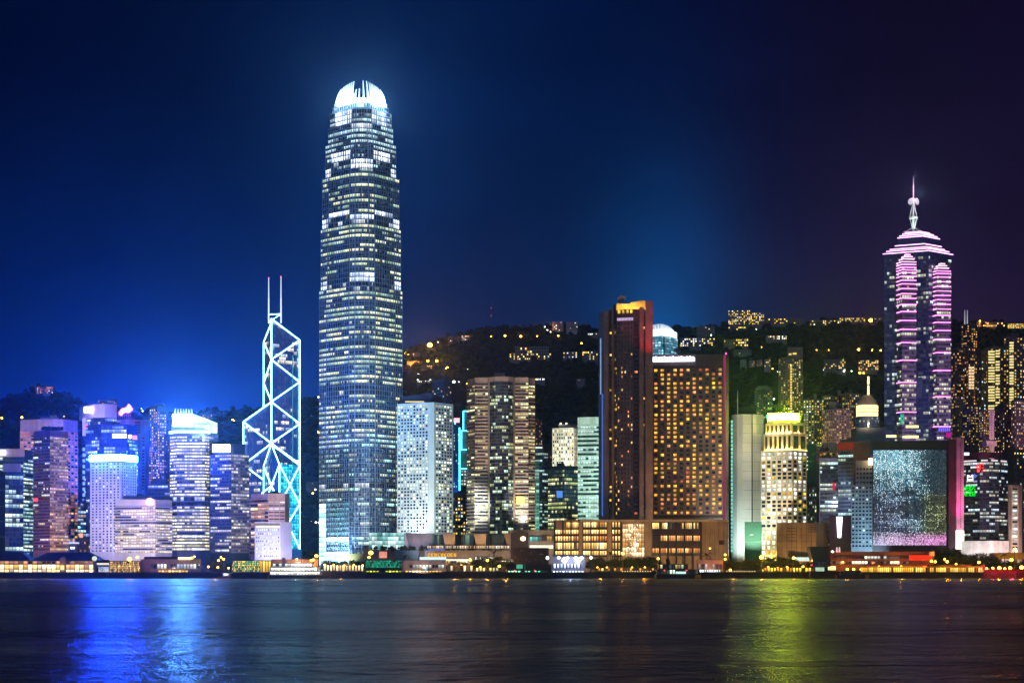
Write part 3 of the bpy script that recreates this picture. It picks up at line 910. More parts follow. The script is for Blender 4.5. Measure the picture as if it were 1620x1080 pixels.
# --- city hall high block
b = bld('office_block', 'pinkish stepped office with recessed balcony floors below the braced tower', [(397, 1640), (424.5, 1625), (451, 1628), (458, 1640)], 780, pm('pink beige render', '#b89c94', 0.75))
strips(b, 790, 878, 14, strip('orange balcony rooms', 0.5, 6, '#ffb060', '#ffe0b0', 1.2, '#241a2c', '#5c4640', mull=0.06, seed=14.4), fill=0.62, cell=4.5, proud=1.6, edges=[0])
strips(b, 793, 830, 7, strip('slot rooms', 0.4, 4, '#fff0d0', '#e8f0ff', 1.0, '#2c3048', '#8c88a0', seed=15.2), fill=0.4, cell=4.0, proud=0.5, edges=[1])
flood(440, 0, 1625, 790, 1.0e5, '#e8d8f0', 40, 50, 90)
b = bld('civic_hall', 'white floodlit block with a blank right wall in front of the pinkish office', [(403, 1560), (444, 1560), (462, 1568)], 825, w_white)
wins(b, 0, 835, 882, 8, 12, 0.42, 0.4, lit=((COOL, 0.5), (WHITE, 0.2)), m=(0.04, 0.04), every=1)
board(b, 405, 443, 831, 834.5, 1559, glow('cream clerestory light', '#fff4d8', 1.2, False), 'clerestory')
lamp('SPOT', (X(424, 1520), 1520, 9), (X(424, 1560), 1560, 26), 1.3e5, '#b8b8ff', 1, 110)
lamp('SPOT', (X(455, 1525), 1525, 9), (X(455, 1560), 1565, 26), 0.7e5, '#e8e4ff', 1, 80)

# ------------------------------------------------------------------ tall tapering tower
def tall_tower():
    D = 1750.0
    cx = 571.0
    t = thing('crowned_tower', 'tallest tower, tapering in steps to a white glowing crown of curved fins', 'skyscraper', (X(cx, D + 28), D + 28, GROUND))
    GAIN[0] = 1.9
    silver = pm('silver fins', '#98b0d0', 0.35, 0.06, metal=0.35)
    core = pm('dark core', '#10182c', 0.5)
    gl = strip('lit curtain wall', 0.60, 9, '#d4ffd0', '#fff4b8', 1.15, '#0c2a4c', '#30507c', mull=0.18, seed=31.0, fw=1.0)
    gl_blue = strip('lower curtain wall', 0.36, 7, '#fff2b8', '#b8fff0', 1.1, '#10386c', '#3c64a0', mull=0.22, seed=32.0, fw=1.0, grey=.25)
    gl_top = strip('upper curtain wall', 0.58, 7, '#e8fff0', '#c8f0ff', 1.15, '#103050', '#406088', mull=0.22, seed=33.0, fw=0.9)
    lou = strip('painted uplight louvres', 1.9, 6, '#dff0ff', '#ffffff', 2.0, '#8090a8', '#3c485c', mull=0.34, seed=34.0)  # uplight on the setback floors put in as emission
    lobby = strip('glowing base glazing', 1.9, 4, '#90f0ff', '#e0ffff', 4.6, '#90b0c0', '#a0c8d0', mull=0.12, seed=35.0)
    tealw = strip('teal base glazing', 0.5, 1, '#70e8e0', '#30a8a8', 0.9, '#0a4a5a', '#d8f4f4', mull=0.4, seed=36.0)
    dark = strip('plant floor louvres', 0.03, 4, '#d8f0ff', '#ffffff', 0.8, '#131a2c', '#3c465e', mull=0.3, seed=37.0)
    GAIN[0] = 1.5
    FR = [(0.0, 32), (0.083, 23), (0.36, 1), (0.43, -2), (0.513, -3), (0.60, -2), (0.672, 1), (0.917, 23), (1.0, 32)]
    def chain(l, r): return [Vector((X(l + (r - l) * f, D + dd * (r - l) / 128.0), D + dd * (r - l) / 128.0)) for f, dd in FR]
    tiers = [(454, 884, 505.8, 635.8), (356, 454, 508.3, 633.3), (275, 356, 510.6, 630.8), (222, 275, 515.6, 625.8), (196, 222, 520.0, 621.0), (173, 196, 523.0, 618.6), (164, 173, 527.0, 613.6)]
    CEN = (2, 3, 4, 5); SIDE = (1, 6); OUT = (0, 7)
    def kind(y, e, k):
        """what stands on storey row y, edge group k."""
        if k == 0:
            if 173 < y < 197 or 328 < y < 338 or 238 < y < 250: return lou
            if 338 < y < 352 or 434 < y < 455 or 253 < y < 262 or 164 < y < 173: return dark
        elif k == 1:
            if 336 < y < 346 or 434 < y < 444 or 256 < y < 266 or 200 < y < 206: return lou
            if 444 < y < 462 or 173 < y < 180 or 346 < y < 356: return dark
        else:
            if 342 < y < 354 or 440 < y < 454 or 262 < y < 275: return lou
        if 612 < y < 622 or 540 < y < 548 or 768 < y < 775: return dark
        if k == 0 and e == 1 and y > 792:
            if y < 838 or 843 < y < 850 or 855 < y < 862 or 866 < y < 872: return tealw
            return lobby
        if k == 2 and e == 0 and y > 792: return lobby
        if y > 690: return gl_blue
        if y < 275: return gl_top
        return gl
    fl = 0
    for (ya, yb, l, r) in tiers:
        ch = chain(l, r)
        za, zb = Z(ya, D), Z(yb, D) if yb < 880 else GROUND
        bk = [Vector((ch[-1].x * 1.022, D + 70)), Vector((ch[0].x * 1.022, D + 70))]
        mb = MB().prism(ch + bk, zb, za)
        mb.build('core', core, t)
        n = max(1, round((za - zb) / 4.15))
        h = (za - zb) / n
        fin = MB()
        for i in range(n):
            top = za - i * h
            yrow = HY - (top - h / 2 - CH) * F / D
            groups = {}
            u = 0
            for e in range(8):
                k = 0 if e in SIDE else (1 if e in CEN else 2)
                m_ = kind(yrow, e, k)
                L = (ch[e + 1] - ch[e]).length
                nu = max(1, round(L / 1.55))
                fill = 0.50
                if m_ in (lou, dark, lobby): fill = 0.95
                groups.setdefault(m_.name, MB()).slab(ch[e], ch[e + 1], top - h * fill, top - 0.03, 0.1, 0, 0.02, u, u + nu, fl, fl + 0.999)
                u += nu + (0 if k == 1 and e < 5 else 7)
                fin.slab(ch[e], ch[e + 1], top - h, top - h * 0.86, 0.75)
                if fill < 0.9: fin.slab(ch[e], ch[e + 1], top - h * 0.66, top - h * 0.57, 0.55)
            for mn, mm in groups.items(): mm.build('floor_band', bpy.data.materials[mn], t)
            fl += 1
        for e in range(8):
            L = (ch[e + 1] - ch[e]).length
            nu = max(1, round(L / 3.1)) if e not in CEN else max(1, round(L / 2.4))
            d = (ch[e + 1] - ch[e]); dn = d.normalized()
            for j in range(nu + 1):
                p = ch[e] + d * (j / nu)
                wd = 0.16
                if j in (0, nu) and e in (1, 2, 5, 6): wd = 0.42
                fin.slab(p - dn * wd, p + dn * wd, zb, za, 0.62 + 0.005 * (e + 1))
        fin.slab(ch[0], ch[-1], za - 0.1, za, 0.0)
        for e in range(8): fin.slab(ch[e], ch[e + 1], za, za + 0.9, 0.8)
        fin.build('curtain_wall_fins', silver, t)
    # crown: curved fins leaning in over the roof
    white = pm('white crown fins', '#e8ecf0', 0.5, 0.03)
    cs = MB(); ch = chain(528.5, 612); bk = [Vector((ch[-1].x * 1.02, D + 62)), Vector((ch[0].x * 1.02, D + 62))]
    cs.prism(ch + bk, Z(165, D), Z(156, D)); cs = cs.build('crown_base', white, t)
    N = 30
    zb, zt = Z(165, D), Z(124.5, D)
    cxw, cyw = X(571.3, D + 30), D + 30
    front = chain(526.5, 614.5)
    ring = []
    for e in range(8):
        k = {0: 1, 1: 6, 2: 1, 3: 1, 4: 1, 5: 1, 6: 6, 7: 1}[e]
        for j in range(k): ring.append(front[e].lerp(front[e + 1], (j + 0.5) / k))
    ring += [Vector((2 * cxw - p.x, 2 * cyw - p.y)) for p in ring]
    for p in ring:
        off = abs(p.x - cxw) / (X(614.5, D) - cxw)
        top = zb + (zt - zb) * (1 - 0.24 * off ** 2.2) * (1.0 if off > 0.13 else 0.66)
        out = Vector((p.x - cxw, p.y - cyw))
        tl = Vector((-out.y, out.x)).normalized() * 0.36
        mb = MB(); K = 7
        prev = None
        for i in range(K + 1):
            s = i / K
            shrink = 1 - 0.24 * s ** 2.3
            wdt = 0.90 - 0.06 * s
            o1 = out * shrink; o0 = out * shrink - out.normalized() * (4.2 * (1 - s) + 0.5)
            z = zb + (top - zb) * s
            quad = [(cxw + o1.x - tl.x, cyw + o1.y - tl.y, z), (cxw + o1.x + tl.x, cyw + o1.y + tl.y, z), (cxw + o0.x + tl.x, cyw + o0.y + tl.y, z), (cxw + o0.x - tl.x, cyw + o0.y - tl.y, z)]
            if prev:
                for q in range(4):
                    r_ = (q + 1) % 4
                    mb.face([prev[q], prev[r_], quad[r_], quad[q]])
            prev = quad
        mb.face(prev)
        mb.build('crown_fin', white, cs)
    for px in (535, 549, 571, 594, 608):
        lamp('POINT', (X(px, D), D - 9 + abs(px - 571) * 0.5, Z(158, D)), None, 3e4, '#c8ecff', 0.6)
    lamp('POINT', (cxw, cyw, Z(146, D)), None, 1.2e5, '#c8ecff', 1.0)
    for px in (520, 545, 571, 597, 622):
        lamp('SPOT', (X(px, D), D - 40 + abs(px - 571) * 0.35, Z(176, D)), (X(571 + (px - 571) * .7, D), D + 4, Z(130, D)), 1.0e5, '#c8ecff', 0.8, 60)  # free-floating spots without fixtures, added to brighten the crown fins
    # column of light at the corner bay under the crown
    mb = MB().box(X(566, D), X(577, D), D - 8, D - 6, Z(172, D), Z(163, D)); mb.build('crown_logo', glow('crown logo light', (0.75, 1.0, 0.9), 1.2, False), t)
    # lobby
    mb = MB().box(X(553, D), X(578, D), D - 6.2, D - 5.4, GROUND, Z(875, D)); mb.build('lobby', strip('lobby glass', 1.9, 2, '#fff4a8', '#fff8d0', 1.5, '#403818', '#807848', seed=38.0), t)
    for px, tz, en in ((525, 560, 0.5e6), (571, 480, 0.6e6), (618, 560, 0.42e6)):
        lamp('SPOT', (X(px, D) * 0.93, D - 210, 34), (X(px, D), D, Z(tz, D)), en * 1.25, '#74ccff', 2, 52)
    for px in (514, 530, 546): lamp('SPOT', (X(px, D), D - 14, 8), (X(px, D), D + 12, 34), 7e4, '#d0f4ff', 0.6, 110)
tall_tower()
b = bld('aqua_lit_office', 'narrow strip of tower glazing', [(0, 9000), (1, 9000)], 899, w_grey) if False else None

# ------------------------------------------------------------------ porthole tower
b = bld('porthole_tower', 'white tower with rows of round porthole windows beside the tallest tower', [(628, 1718), (679, 1700), (687, 1700), (717, 1722)], 636, pm('white aluminium panels', '#c8d4d8', 0.5, 0.05))
PL = ((GREENISH, 0.42), (WHITE, 0.2), (COOL, 0.1))
def port(r, c):
    x = random.random(); p_ = (0.85 if r in (0, 10, 11, 17, 24) else 0.5) if r < 34 else 0.5
    p_ = p_ * (0.35 if r in (6, 7, 15, 21, 28) else 1)
    if x > p_: return DARKPANE
    return random.choice([GREENISH, GREENISH, WHITE, COOL, YEL if random.random() < .2 else GREENISH])
wins(b, 0, 639, 842, 39, 10, 0.66, 0.62, m=(0.02, 0.03), shape='round', grid=False, pick=port, every=5)
wins(b, 2, 639, 842, 39, 6, 0.68, 0.62, m=(0.06, 0.06), shape='round', grid=False, pick=port, every=9)
mb = MB(); mb.prism([(X(p, d), d) for p, d in ((632, 1722), (682, 1706), (700, 1712))] + [Vector((X(700, 1740), 1740)), Vector((X(632, 1740), 1740))], Z(636, 1700), [Z(624, 1700), Z(620, 1700), Z(627, 1700), Z(627, 1700), Z(624, 1700)]); mb.build('roof_cap', w_dgrey, b.root)
board(b, 641, 671, 634.3, 636.3, 1702, glow('cove light', '#ffe8a8', 1.0, False), 'cove_light')
flood(660, 0, 1700, 770, 2.4e5, '#f0fff8', 90, 32, 70)
flood(702, 0, 1705, 740, 1.9e5, '#f0fff4', 90, 32, 70)
lamp('SPOT', (X(646, 1680), 1686, Z(846, 1690)), (X(650, 1710), 1712, Z(815, 1700)), 5e4, '#f0ffff', 0.6, 110)
b = bld('residential_tower', 'dim grey stepped tower rising behind the porthole tower', [(684, 2600), (703, 2595), (714, 2602)], 600, w_dgrey)
wins(b, 0, 604, 650, 11, 7, 0.6, 0.5, lit=((WARM, 0.06), (COOL, 0.05)), every=1); wins(b, 1, 610, 650, 10, 4, 0.6, 0.5, lit=((WARM, 0.08),), every=1)
b = bld('office_tower', 'blue lit tower with a red box sign in the gap right of the porthole tower', [(714, 2110), (727, 2104)], 671, pm('bright blue cladding', '#0a4a86', 0.4))
board(b, 718, 727, 661, 668, 2103, glow('red box sign light', (1.0, 0.22, 0.24), 4), 'sign')
mb = MB(); mb.tube((X(727, 2103), 2103, Z(778, 2103)), (X(727, 2103), 2103, Z(676, 2103)), 0.8); mb.tube((X(720, 2103), 2103, Z(671, 2103)), (X(720, 2103), 2103, Z(668, 2103)), 0.5); mb.build('neon_edge', S_CYAN, b.root)
wins(b, 0, 676, 776, 22, 4, 0.45, 0.5, lit=((COOL, 0.3),), every=1)
lamp('SPOT', (X(721, 2090), 2080, 60), (X(721, 2100), 2104, 130), 1.5e5, '#20b0ff', 1, 100)
# stepped neon building
b = bld('stepped_building', 'stepped block edged in cyan neon between the porthole and bay windowed towers', [(725, 2204), (746, 2204)], 741, pm('grey green wall', '#5a7070', 0.6), base=Z(768, 2204))
mb = MB()
for x0, y0, y1 in ((727, 711, 741), (730, 681, 711), (733, 650, 681)): mb.box(X(x0, 2205), X(746, 2205), 2205 + (741 - y1) * .02, 2225, Z(y1, 2205), Z(y0, 2205))
mb.build('upper_steps', pm('grey green wall', '#5a7070'), b.root)
for i, (x0, y0, y1) in enumerate(((725, 741, 768), (727, 711, 741), (730, 681, 711), (733, 650, 681))):
    mb = MB(); mb.tube((X(x0, 2202), 2202, Z(y1, 2202)), (X(x0, 2202), 2202, Z(y0, 2202)), 0.75); mb.tube((X(x0, 2202), 2202, Z(y0, 2202)), (X(746, 2202), 2202, Z(y0, 2202)), 0.6); mb.build('neon_edge', S_CYAN, b.root)
wins(b, 0, 743, 768, 5, 5, 0.6, 0.5, lit=((WHITE, 0.8),), every=1)
b = bld('office_block', 'dark block with yellow windows at the foot of the porthole tower', [(716, 1960), (741, 1956)], 778, w_dgrey)
wins(b, 0, 786, 846, 11, 6, 0.62, 0.5, lit=((YEL, 0.35), (WHITE, 0.2)), every=1)

# ------------------------------------------------------------------ bay windowed twin tower
b = bld('office_tower', 'brown stone banded tower with a glass bay up its centre', [(739, 1822), (751, 1806), (751.3, 1800), (772, 1800), (775, 1797), (784, 1791), (794, 1789), (804, 1791), (812, 1797), (815, 1800), (836, 1800), (836.3, 1806), (846, 1812)], 595, pm('rosy brown granite', '#9c8678', 0.5), dep=40)
gE = strip('olive lit glazing', 0.34, 4, '#ffe68a', '#f0ffc8', 1.15, '#12141f', '#3a3634', mull=0.12, seed=41.0)
gB = strip('bay glazing', 0.28, 3, '#f0f0a8', '#d8ffe8', 1.1, '#141c34', '#2c3450', mull=0.16, seed=42.0)
strips(b, 604, 845, 45, gE, fill=0.56, cell=2.3, proud=0.6, edges=[2, 9], v0=0)
strips(b, 607, 845, 44, gE, fill=0.5, cell=2.6, proud=0.5, edges=[0, 11], v0=70)
strips(b, 604, 845, 45, gB, wall=pm('bronze spandrel', '#4c4644', 0.4), fill=0.72, cell=2.1, proud=0.25, edges=[4, 5, 6, 7], v0=140)
block(b, 782, 799, 589.5, 595, 1812, 14, w_grey)
board(b, 817, 829, 785, 796, 1797.5, glow('yellow lobby sign light', (1.0, 0.82, 0.15), 3), 'sign')
flood(746, 0, 1806, 800, 2.6e5, '#e8fff8', 40, 60, 70)
flood(828, 0, 1800, 790, 2.4e5, '#f0e8d8', 40, 50, 60)
flood(790, 0, 1800, 640, 9e5, '#ffdcc0', 130, 60, 50)
# things right of it
b = bld('residential_tower', 'dim orange speckled tower just right of the bay windowed tower', [(845, 2420), (858, 2420)], 665, w_purple)
wins(b, 0, 668, 720, 13, 5, 0.5, 0.5, lit=((ORANGE, 0.12), (WARM, 0.05)), every=1)
b = bld('office_tower', 'hazy blue banded tower stepping down right of the bay windowed tower', [(844, 2060), (858, 2052), (867, 2060)], 706, pm('blue slate cladding', '#2c3c54', 0.5))
strips(b, 711, 850, 26, strip('faint green glazing', 0.26, 4, '#dcffe8', '#b8f0e8', 0.9, '#101c2c', '#28384c', seed=43.0), fill=0.55, cell=3.0, proud=0.3); board(b, 847, 858, 706.5, 709, 2050, glow('pale roof light', '#e8fff4', 1.1, False), 'roof_light')
b = bld('office_tower', 'mint green reflective low tower tucked beside the bay windowed tower', [(843, 1868), (853, 1868)], 729, pm('mint glass', '#5a8478', 0.3))
strips(b, 732, 850, 22, strip('mint glazing', 0.3, 2, '#d8fff0', '#a8e8d8', 0.8, '#2c5048', '#60887c', seed=44.0), fill=0.7, cell=2.4, proud=0.2); flood(848, 0, 1868, 790, 2e5, '#c8ffe8', 40, 30, 70)
b = bld('residential_tower', 'dim plum block seen between the hazy blue tower and the white grid office', [(866, 2500), (875, 2500)], 706, w_purple)
wins(b, 0, 709, 745, 9, 4, 0.5, 0.5, lit=((ORANGE, 0.2),), every=1)
b = bld('office_tower', 'white office with a square window grid and rooftop lamps above the dark glass block', [(874, 2010), (908, 2000), (914, 2008)], 676, pm('white grid wall', '#d8d8cc', 0.6))
wins(b, 0, 678, 745, 12, 10, 0.56, 0.62, lit=((GREENISH, 0.45), (YEL, 0.15)), every=1); wins(b, 1, 678, 745, 12, 2, 0.5, 0.6, lit=((WARM, 0.4),), every=9)
block(b, 884, 914, 671, 676, 2012, 14, w_grey)
for px in (887, 896): board(b, px - 1.5, px + 1.5, 668.5, 671, 2010, glow('rooftop lamp', '#fff0b0', 2.0, False), 'roof_lamp')
flood(892, 0, 2000, 700, 2.6e5, '#fff8e0', 60, 110, 80)
b = bld('office_block', 'dark glass block with yellow green floors and a blue lit storey', [(867, 1868), (893, 1850), (914, 1862)], 736, pm('black glass', '#0c141c', 0.2))
strips(b, 743, 845, 16, strip('olive office floors', 0.45, 5, '#eaff90', '#fff4c0', 1.0, '#0c1820', '#1c2c34', seed=45.0), fill=0.62, cell=2.6, proud=0.2)
board(b, 880.5, 891, 776, 787, 1853, glow('blue lit rooms', (0.12, 0.35, 1.0), 0.9, False, 0.5), 'blue_rooms')
b = bld('office_tower', 'white banded office tower with pale green light beside the brown hotel', [(914, 1906), (948, 1900)], 659, pm('pale grey green wall', '#b8c4b8', 0.6))
strips(b, 674, 828, 22, G_GREEN, fill=0.52, cell=2.4, proud=0.6); flood(930, 0, 1900, 740, 9e5, '#d8fff0', 110, 70, 60)
# ------------------------------------------------------------------ brown hotel pair
w_pier = pm('beige brown pier', '#8a7462', 0.6)
w_red = pm('pale flank stone', '#8a7468', 0.6)
b = bld('hotel_tower', 'tall slim brown hotel tower with a red lit flank and a dish on its roof', [(947, 1585), (957, 1568), (963.5, 1566), (969, 1566), (976.4, 1564), (1002, 1560), (1010.5, 1560), (1017, 1561), (1020.5, 1561), (1032, 1562)], 489, w_hotel, dep=30)
T = Z
mb = MB(); mb.slab(b.pts[1], b.pts[2], GROUND, T(490, 1560), 1.4); mb.slab(b.pts[3], b.pts[3].lerp(b.pts[4], 0.4), GROUND, T(486, 1560), 1.4); mb.build('stone_pier', w_pier, b.root)
mb = MB(); mb.slab(b.pts[3].lerp(b.pts[4], 0.45), b.pts[3].lerp(b.pts[4], 1.0), T(513, 1560), T(480, 1560), 1.8); mb.build('dark_fin', pm('dark brown fin', '#2a1c1c', 0.6), b.root)
mb = MB(); mb.slab(b.pts[6], b.pts[7], GROUND, T(486, 1560), 1.6); mb.slab(b.pts[8], b.pts[9], GROUND, T(476, 1560), 1.6); mb.build('flank_pier', w_red, b.root)
# crown wall behind the terrace
mb = MB()
k = 1580 / 1560
for x0, x1, y0 in ((975, 997, 480), (997, 1020.6, 478)):
    mb.prism([(X(x0, 1572), 1572), (X(x1, 1572), 1572), (X(x1, 1590), 1590), (X(x0, 1590), 1590)], T(503, 1572), [T(y0, 1572), T(y0 - (3 if x0 > 990 else 0), 1572), T(y0 - 3, 1572), T(y0, 1572)])
mb.build('crown_wall', pm('crown wall stone', '#b09a70', 0.7), b.root)
for px in (975, 986, 996, 1004, 1013): lamp('POINT', (X(px, 1566), 1567, T(487, 1566)), None, 2600, '#ffd060', 0.4)
wins(b, 2, 494, 815, 46, 1, 0.7, 0.5, lit=((YEL, 0.16), (WARM, 0.06)), wall=pm('slot brown wall', '#3a2a24'), every=3)  # darker brown wall in the narrow window slots
wins(b, 4, 508, 815, 44, 5, 0.42, 0.5, lit=((WARM, 0.10), (ORANGE, 0.05)), wall=pm('grey brown wall', '#5c5058'), every=4)
wins(b, 3, 514, 815, 42, 2, 0.55, 0.5, lit=((YEL, 0.28),), grid=False, m=(0.45, 0.02), every=4)
wins(b, 5, 508, 815, 44, 1, 0.6, 0.5, lit=((ORANGE, 0.12),), wall=pm('deep plum wall', '#2a2030'), every=4)
wins(b, 7, 494, 815, 46, 1, 0.75, 0.5, lit=((WARM, 0.10),), wall=pm('slot brown wall', '#3a2a24'), every=5)
wins(b, 4, 489, 496, 1, 4, 0.6, 0.7, lit=((YEL, 1.0),), grid=False, every=1)
mb = MB()
for i in range(11):
    a = b.pts[4].lerp(b.pts[5], i / 11 + 0.01); c = b.pts[4].lerp(b.pts[5], i / 11 + 0.07)
    mb.slab(a, c, T(506.5, 1560), T(502, 1560), 0.5)
mb.build('terrace_lights', glow('lilac terrace light', (0.75, 0.55, 0.9), 0.9, False), b.root)
mb = MB(); mb.slab(b.pts[0].lerp(b.pts[1], .30), b.pts[0].lerp(b.pts[1], .42), T(622, 1570), T(533, 1570), 0.3); mb.build('light_line', glow('pale blue line light', (0.3, 0.5, 0.8), 0.8, False, 0.5), b.root)
mb = MB(); mb.slab(b.pts[0].lerp(b.pts[1], .55), b.pts[0].lerp(b.pts[1], .72), T(815, 1570), T(622, 1570), 0.3); mb.build('light_line', glow('blue line light', (0.08, 0.2, 0.8), 0.7, False, 0.6), b.root)
lamp('SPOT', (X(1040, 1540), 1545, T(566, 1545)), (X(1024, 1560), 1561, T(522, 1560)), 2.2e4, '#ff1020', 0.6, 75)
lamp('SPOT', (X(1022, 1500), 1490, T(560, 1490)), (X(1024, 1560), 1560, T(500, 1560)), 0.9e5, '#ff7a8a', 1, 32)
def dish(b, px, py, D, r, mat, aim=(-0.3, -0.75, 0.6)):
    m_ = Vector(aim).normalized(); s = m_.cross(Vector((0, 0, 1))).normalized(); t = s.cross(m_)
    c = Vector((X(px, D), D, Z(py, D)))
    mb = MB(); prev = None
    for i in range(6):
        f = i / 5; rr = r * f; dz = 0.32 * r * f * f
        ring = [c + m_ * dz + (s * math.cos(a * 0.3491) + t * math.sin(a * 0.3491)) * rr for a in range(18)]
        if prev:
            for a in range(18): mb.face([prev[a], prev[(a + 1) % 18], ring[(a + 1) % 18], ring[a]])
        prev = ring
    mb.tube(c, c + m_ * r * 0.7, r * 0.05); mb.tube(c - m_ * .1, c - Vector((0, 0, r * 1.1)), r * 0.12)
    return mb.build('dish', mat, b.root)
dish(b, 984, 474, 1575, 3.4, pm('dish paint', '#8f8a86', 0.6))
# broad slab
b = bld('hotel_block', 'broad brown hotel slab with golden windows and a white sign along its top', [(1020, 1590), (1148, 1582), (1153, 1588)], 560, w_hotel, dep=26)
wins(b, 0, 581, 814, 33, 12, 0.5, 0.54, lit=((pane('golden hotel room', '#ffb020', 1.35, col2='#ffcc50'), 0.42), (pane('amber hotel room', '#ff9a30', 1.05, col2='#ffc068'), 0.18), (ORANGE, 0.05)), wall=pm('hotel wall', '#5c4a44', 0.6), m=(0.02, 0.03), every=4)
mb = MB(); mb.slab(b.pts[1] - (b.pts[1] - b.pts[0]).normalized() * 1.6, b.pts[1], GROUND + 24, Z(562, 1582), 0.9); mb.build('light_line', glow('magenta line light', (0.55, 0.05, 0.18), 0.55, False), b.root)
mb = MB(); mb.slab(b.pts[0], b.pts[0].lerp(b.pts[1], 0.63), Z(577, 1584), Z(560, 1584), 0.8); mb.build('parapet', pm('grey brown parapet', '#77696a', 0.6), b.root)
mb = MB()
mb.slab(b.pts[0].lerp(b.pts[1], .055), b.pts[0].lerp(b.pts[1], .62), Z(571.3, 1584), Z(565.5, 1584), 1.6)
for i in range(16):
    a = 0.06 + i * 0.035; mb.slab(b.pts[0].lerp(b.pts[1], a), b.pts[0].lerp(b.pts[1], a + 0.022), Z(565.6, 1584), Z(564.0 - (i % 3) * 0.5, 1584), 1.55)
mb.build('sign', glow('long white sign light', (0.82, 0.84, 1.0), 4), b.root)
mb = MB().box(X(1148, 1580), X(1150, 1580), 1581, 1583, Z(560, 1580), Z(557.5, 1580)); mb.build('beacon', glow('pink beacon', (1, .1, .4), 3, False), b.root)
dish(b, 1071, 556, 1600, 3.0, pm('dish paint', '#8f8a86'), (0.3, -0.7, 0.6))
mb = MB(); mb.slab(b.pts[0], b.pts[1], Z(819, 1585), Z(814.5, 1585), 0.6); mb.build('dark_base', pm('dark base grille', '#1c1618', 0.7), b.root)
flood(1085, 0, 1585, 800, 0.6e5, '#ffc8a0', 60, 42, 120)
flood(985, 0, 1565, 700, 0.5e5, '#ffc8a8', 60, 42, 60)
# --- second crowned tower
b = bld('crowned_tower', 'cyan lit tower top with a white finned crown peeking over the brown hotel', [(1014, 1850), (1026, 1832), (1046, 1824), (1062, 1834), (1072, 1852)], 531, pm('aqua tower skin', '#24586c', 0.4))
gA = strip('aqua lit curtain wall', 1.5, 3, '#38b8e0', '#b0f0ff', 0.85, '#3090b0', '#d8f4ff', mull=0.3, seed=51.0)
strips(b, 532, 566, 8, gA, wall=STEEL, fill=0.8, cell=3.2, proud=0.4)
mb = MB()
for i in range(4): mb.slab(b.pts[i], b.pts[i + 1], Z(532, 1824), Z(520, 1824), -0.5, back=4)
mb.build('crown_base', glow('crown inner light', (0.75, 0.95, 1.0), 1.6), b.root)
n = 0
for e, kk in ((0, 6), (1, 7), (2, 7), (3, 4)):
    for j in range(kk):
        p = b.pts[e].lerp(b.pts[e + 1], (j + .5) / kk); off = abs(p.x - X(1043, 1830)) / 17
        top = Z(511.5 + 5 * off * off, 1830); z0 = Z(533, 1830)
        inn = Vector((X(1043, 1860), 1860)); d = (inn - p)
        a = p; c = p + d * 0.10; e2 = p + d * 0.24
        mb = MB(); mb.tube((a.x, a.y, z0), (c.x, c.y, (z0 + top) / 2 + 1), 0.55, 0.5, 5); mb.tube((c.x, c.y, (z0 + top) / 2 + 1), (e2.x, e2.y, top), 0.5, 0.2, 5)
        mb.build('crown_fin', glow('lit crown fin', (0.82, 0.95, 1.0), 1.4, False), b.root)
mb = MB(); mb.slab(b.pts[2].lerp(b.pts[3], 0.2), b.pts[2].lerp(b.pts[3], 0.28), Z(566, 1830), Z(533, 1830), 0.8); mb.build('dark_groove', RAILING, b.root)

# ------------------------------------------------------------------ hotel podium
b = bld('hotel_podium', 'long sandstone podium with rows of gold lit rooms and a glass atrium below the hotel', [(876, 1490), (918, 1485), (1030, 1480), (1152, 1482)], 822, pm('sandstone podium', '#a58a68', 0.7), dep=60)
gold = strip('gold lit hall', 0.93, 3, '#ffb648', '#ffdc90', 2.0, '#281a10', '#4a3420', mull=0.2, seed=61.0)
gold2 = strip('amber lit hall', 0.9, 2, '#ff9038', '#ffc878', 1.7, '#281a10', '#4a3420', mull=0.34, seed=62.0)
m_sill = pm('dark podium sill', '#3a2c24', 0.7)
rows = [(826, 833.5, gold), (838, 844, gold), (848, 855, gold2), (858, 868, gold), (871, 877.5, gold)]
P0, P1, P2, P3 = b.pts
def seg(x0, x1):
    out = []
    for px in (x0, x1):
        for e in range(3):
            if b.px[e] <= px <= b.px[e + 1]:
                out.append(b.pts[e].lerp(b.pts[e + 1], (px - b.px[e]) / (b.px[e + 1] - b.px[e]))); break
    return out
pier = MB()
for (x0, x1) in ((878, 916.5), (922, 961), (968, 982)):
    s0, s1 = seg(x0, x1)
    for i, (ya, yb, mm) in enumerate(rows):
        if x0 == 878 and i == 0:
            s0b, s1b = seg(896, 918 - 1.5)
            g = MB().slab(s0b, s1b, Z(yb, 1485), Z(ya, 1485), 0.3, 0, 0.02, 0, 8, 5, 5.99); g.build('window_band', mm, b.root); continue
        n = max(3, round((s1 - s0).length / 2.0))
        g = MB().slab(s0, s1, Z(yb, 1485), Z(ya, 1485), 0.3, 0, 0.02, x0, x0 + n, i, i + 0.99); g.build('window_band', mm, b.root)
        pier.slab(s0, s1, Z(yb + 3.2, 1485), Z(yb, 1485), 0.8)
    for k in range(4):
        c = s0.lerp(s1, k / 3); dn = (s1 - s0).normalized() * 0.5
        pier.slab(c - dn, c + dn, GROUND, Z(824, 1485), 0.9)
pier.build('floor_edges', m_sill, b.root)
pr = MB()
for x0, x1 in ((916.6, 921.8), (961.2, 967.6), (1020, 1029.5)):
    s0, s1 = seg(x0, x1); pr.slab(s0, s1, GROUND, Z(823, 1485), 1.6)
pr.build('stone_pier', pm('sandstone pier', '#b09878', 0.7), b.root)
s0, s1 = seg(985, 1019.5)
at = strip('atrium glass', 1.9, 2, '#ffb040', '#fff0c0', 1.2, '#80603a', '#3a2c1c', mull=0.16, seed=63.0)
g = MB()
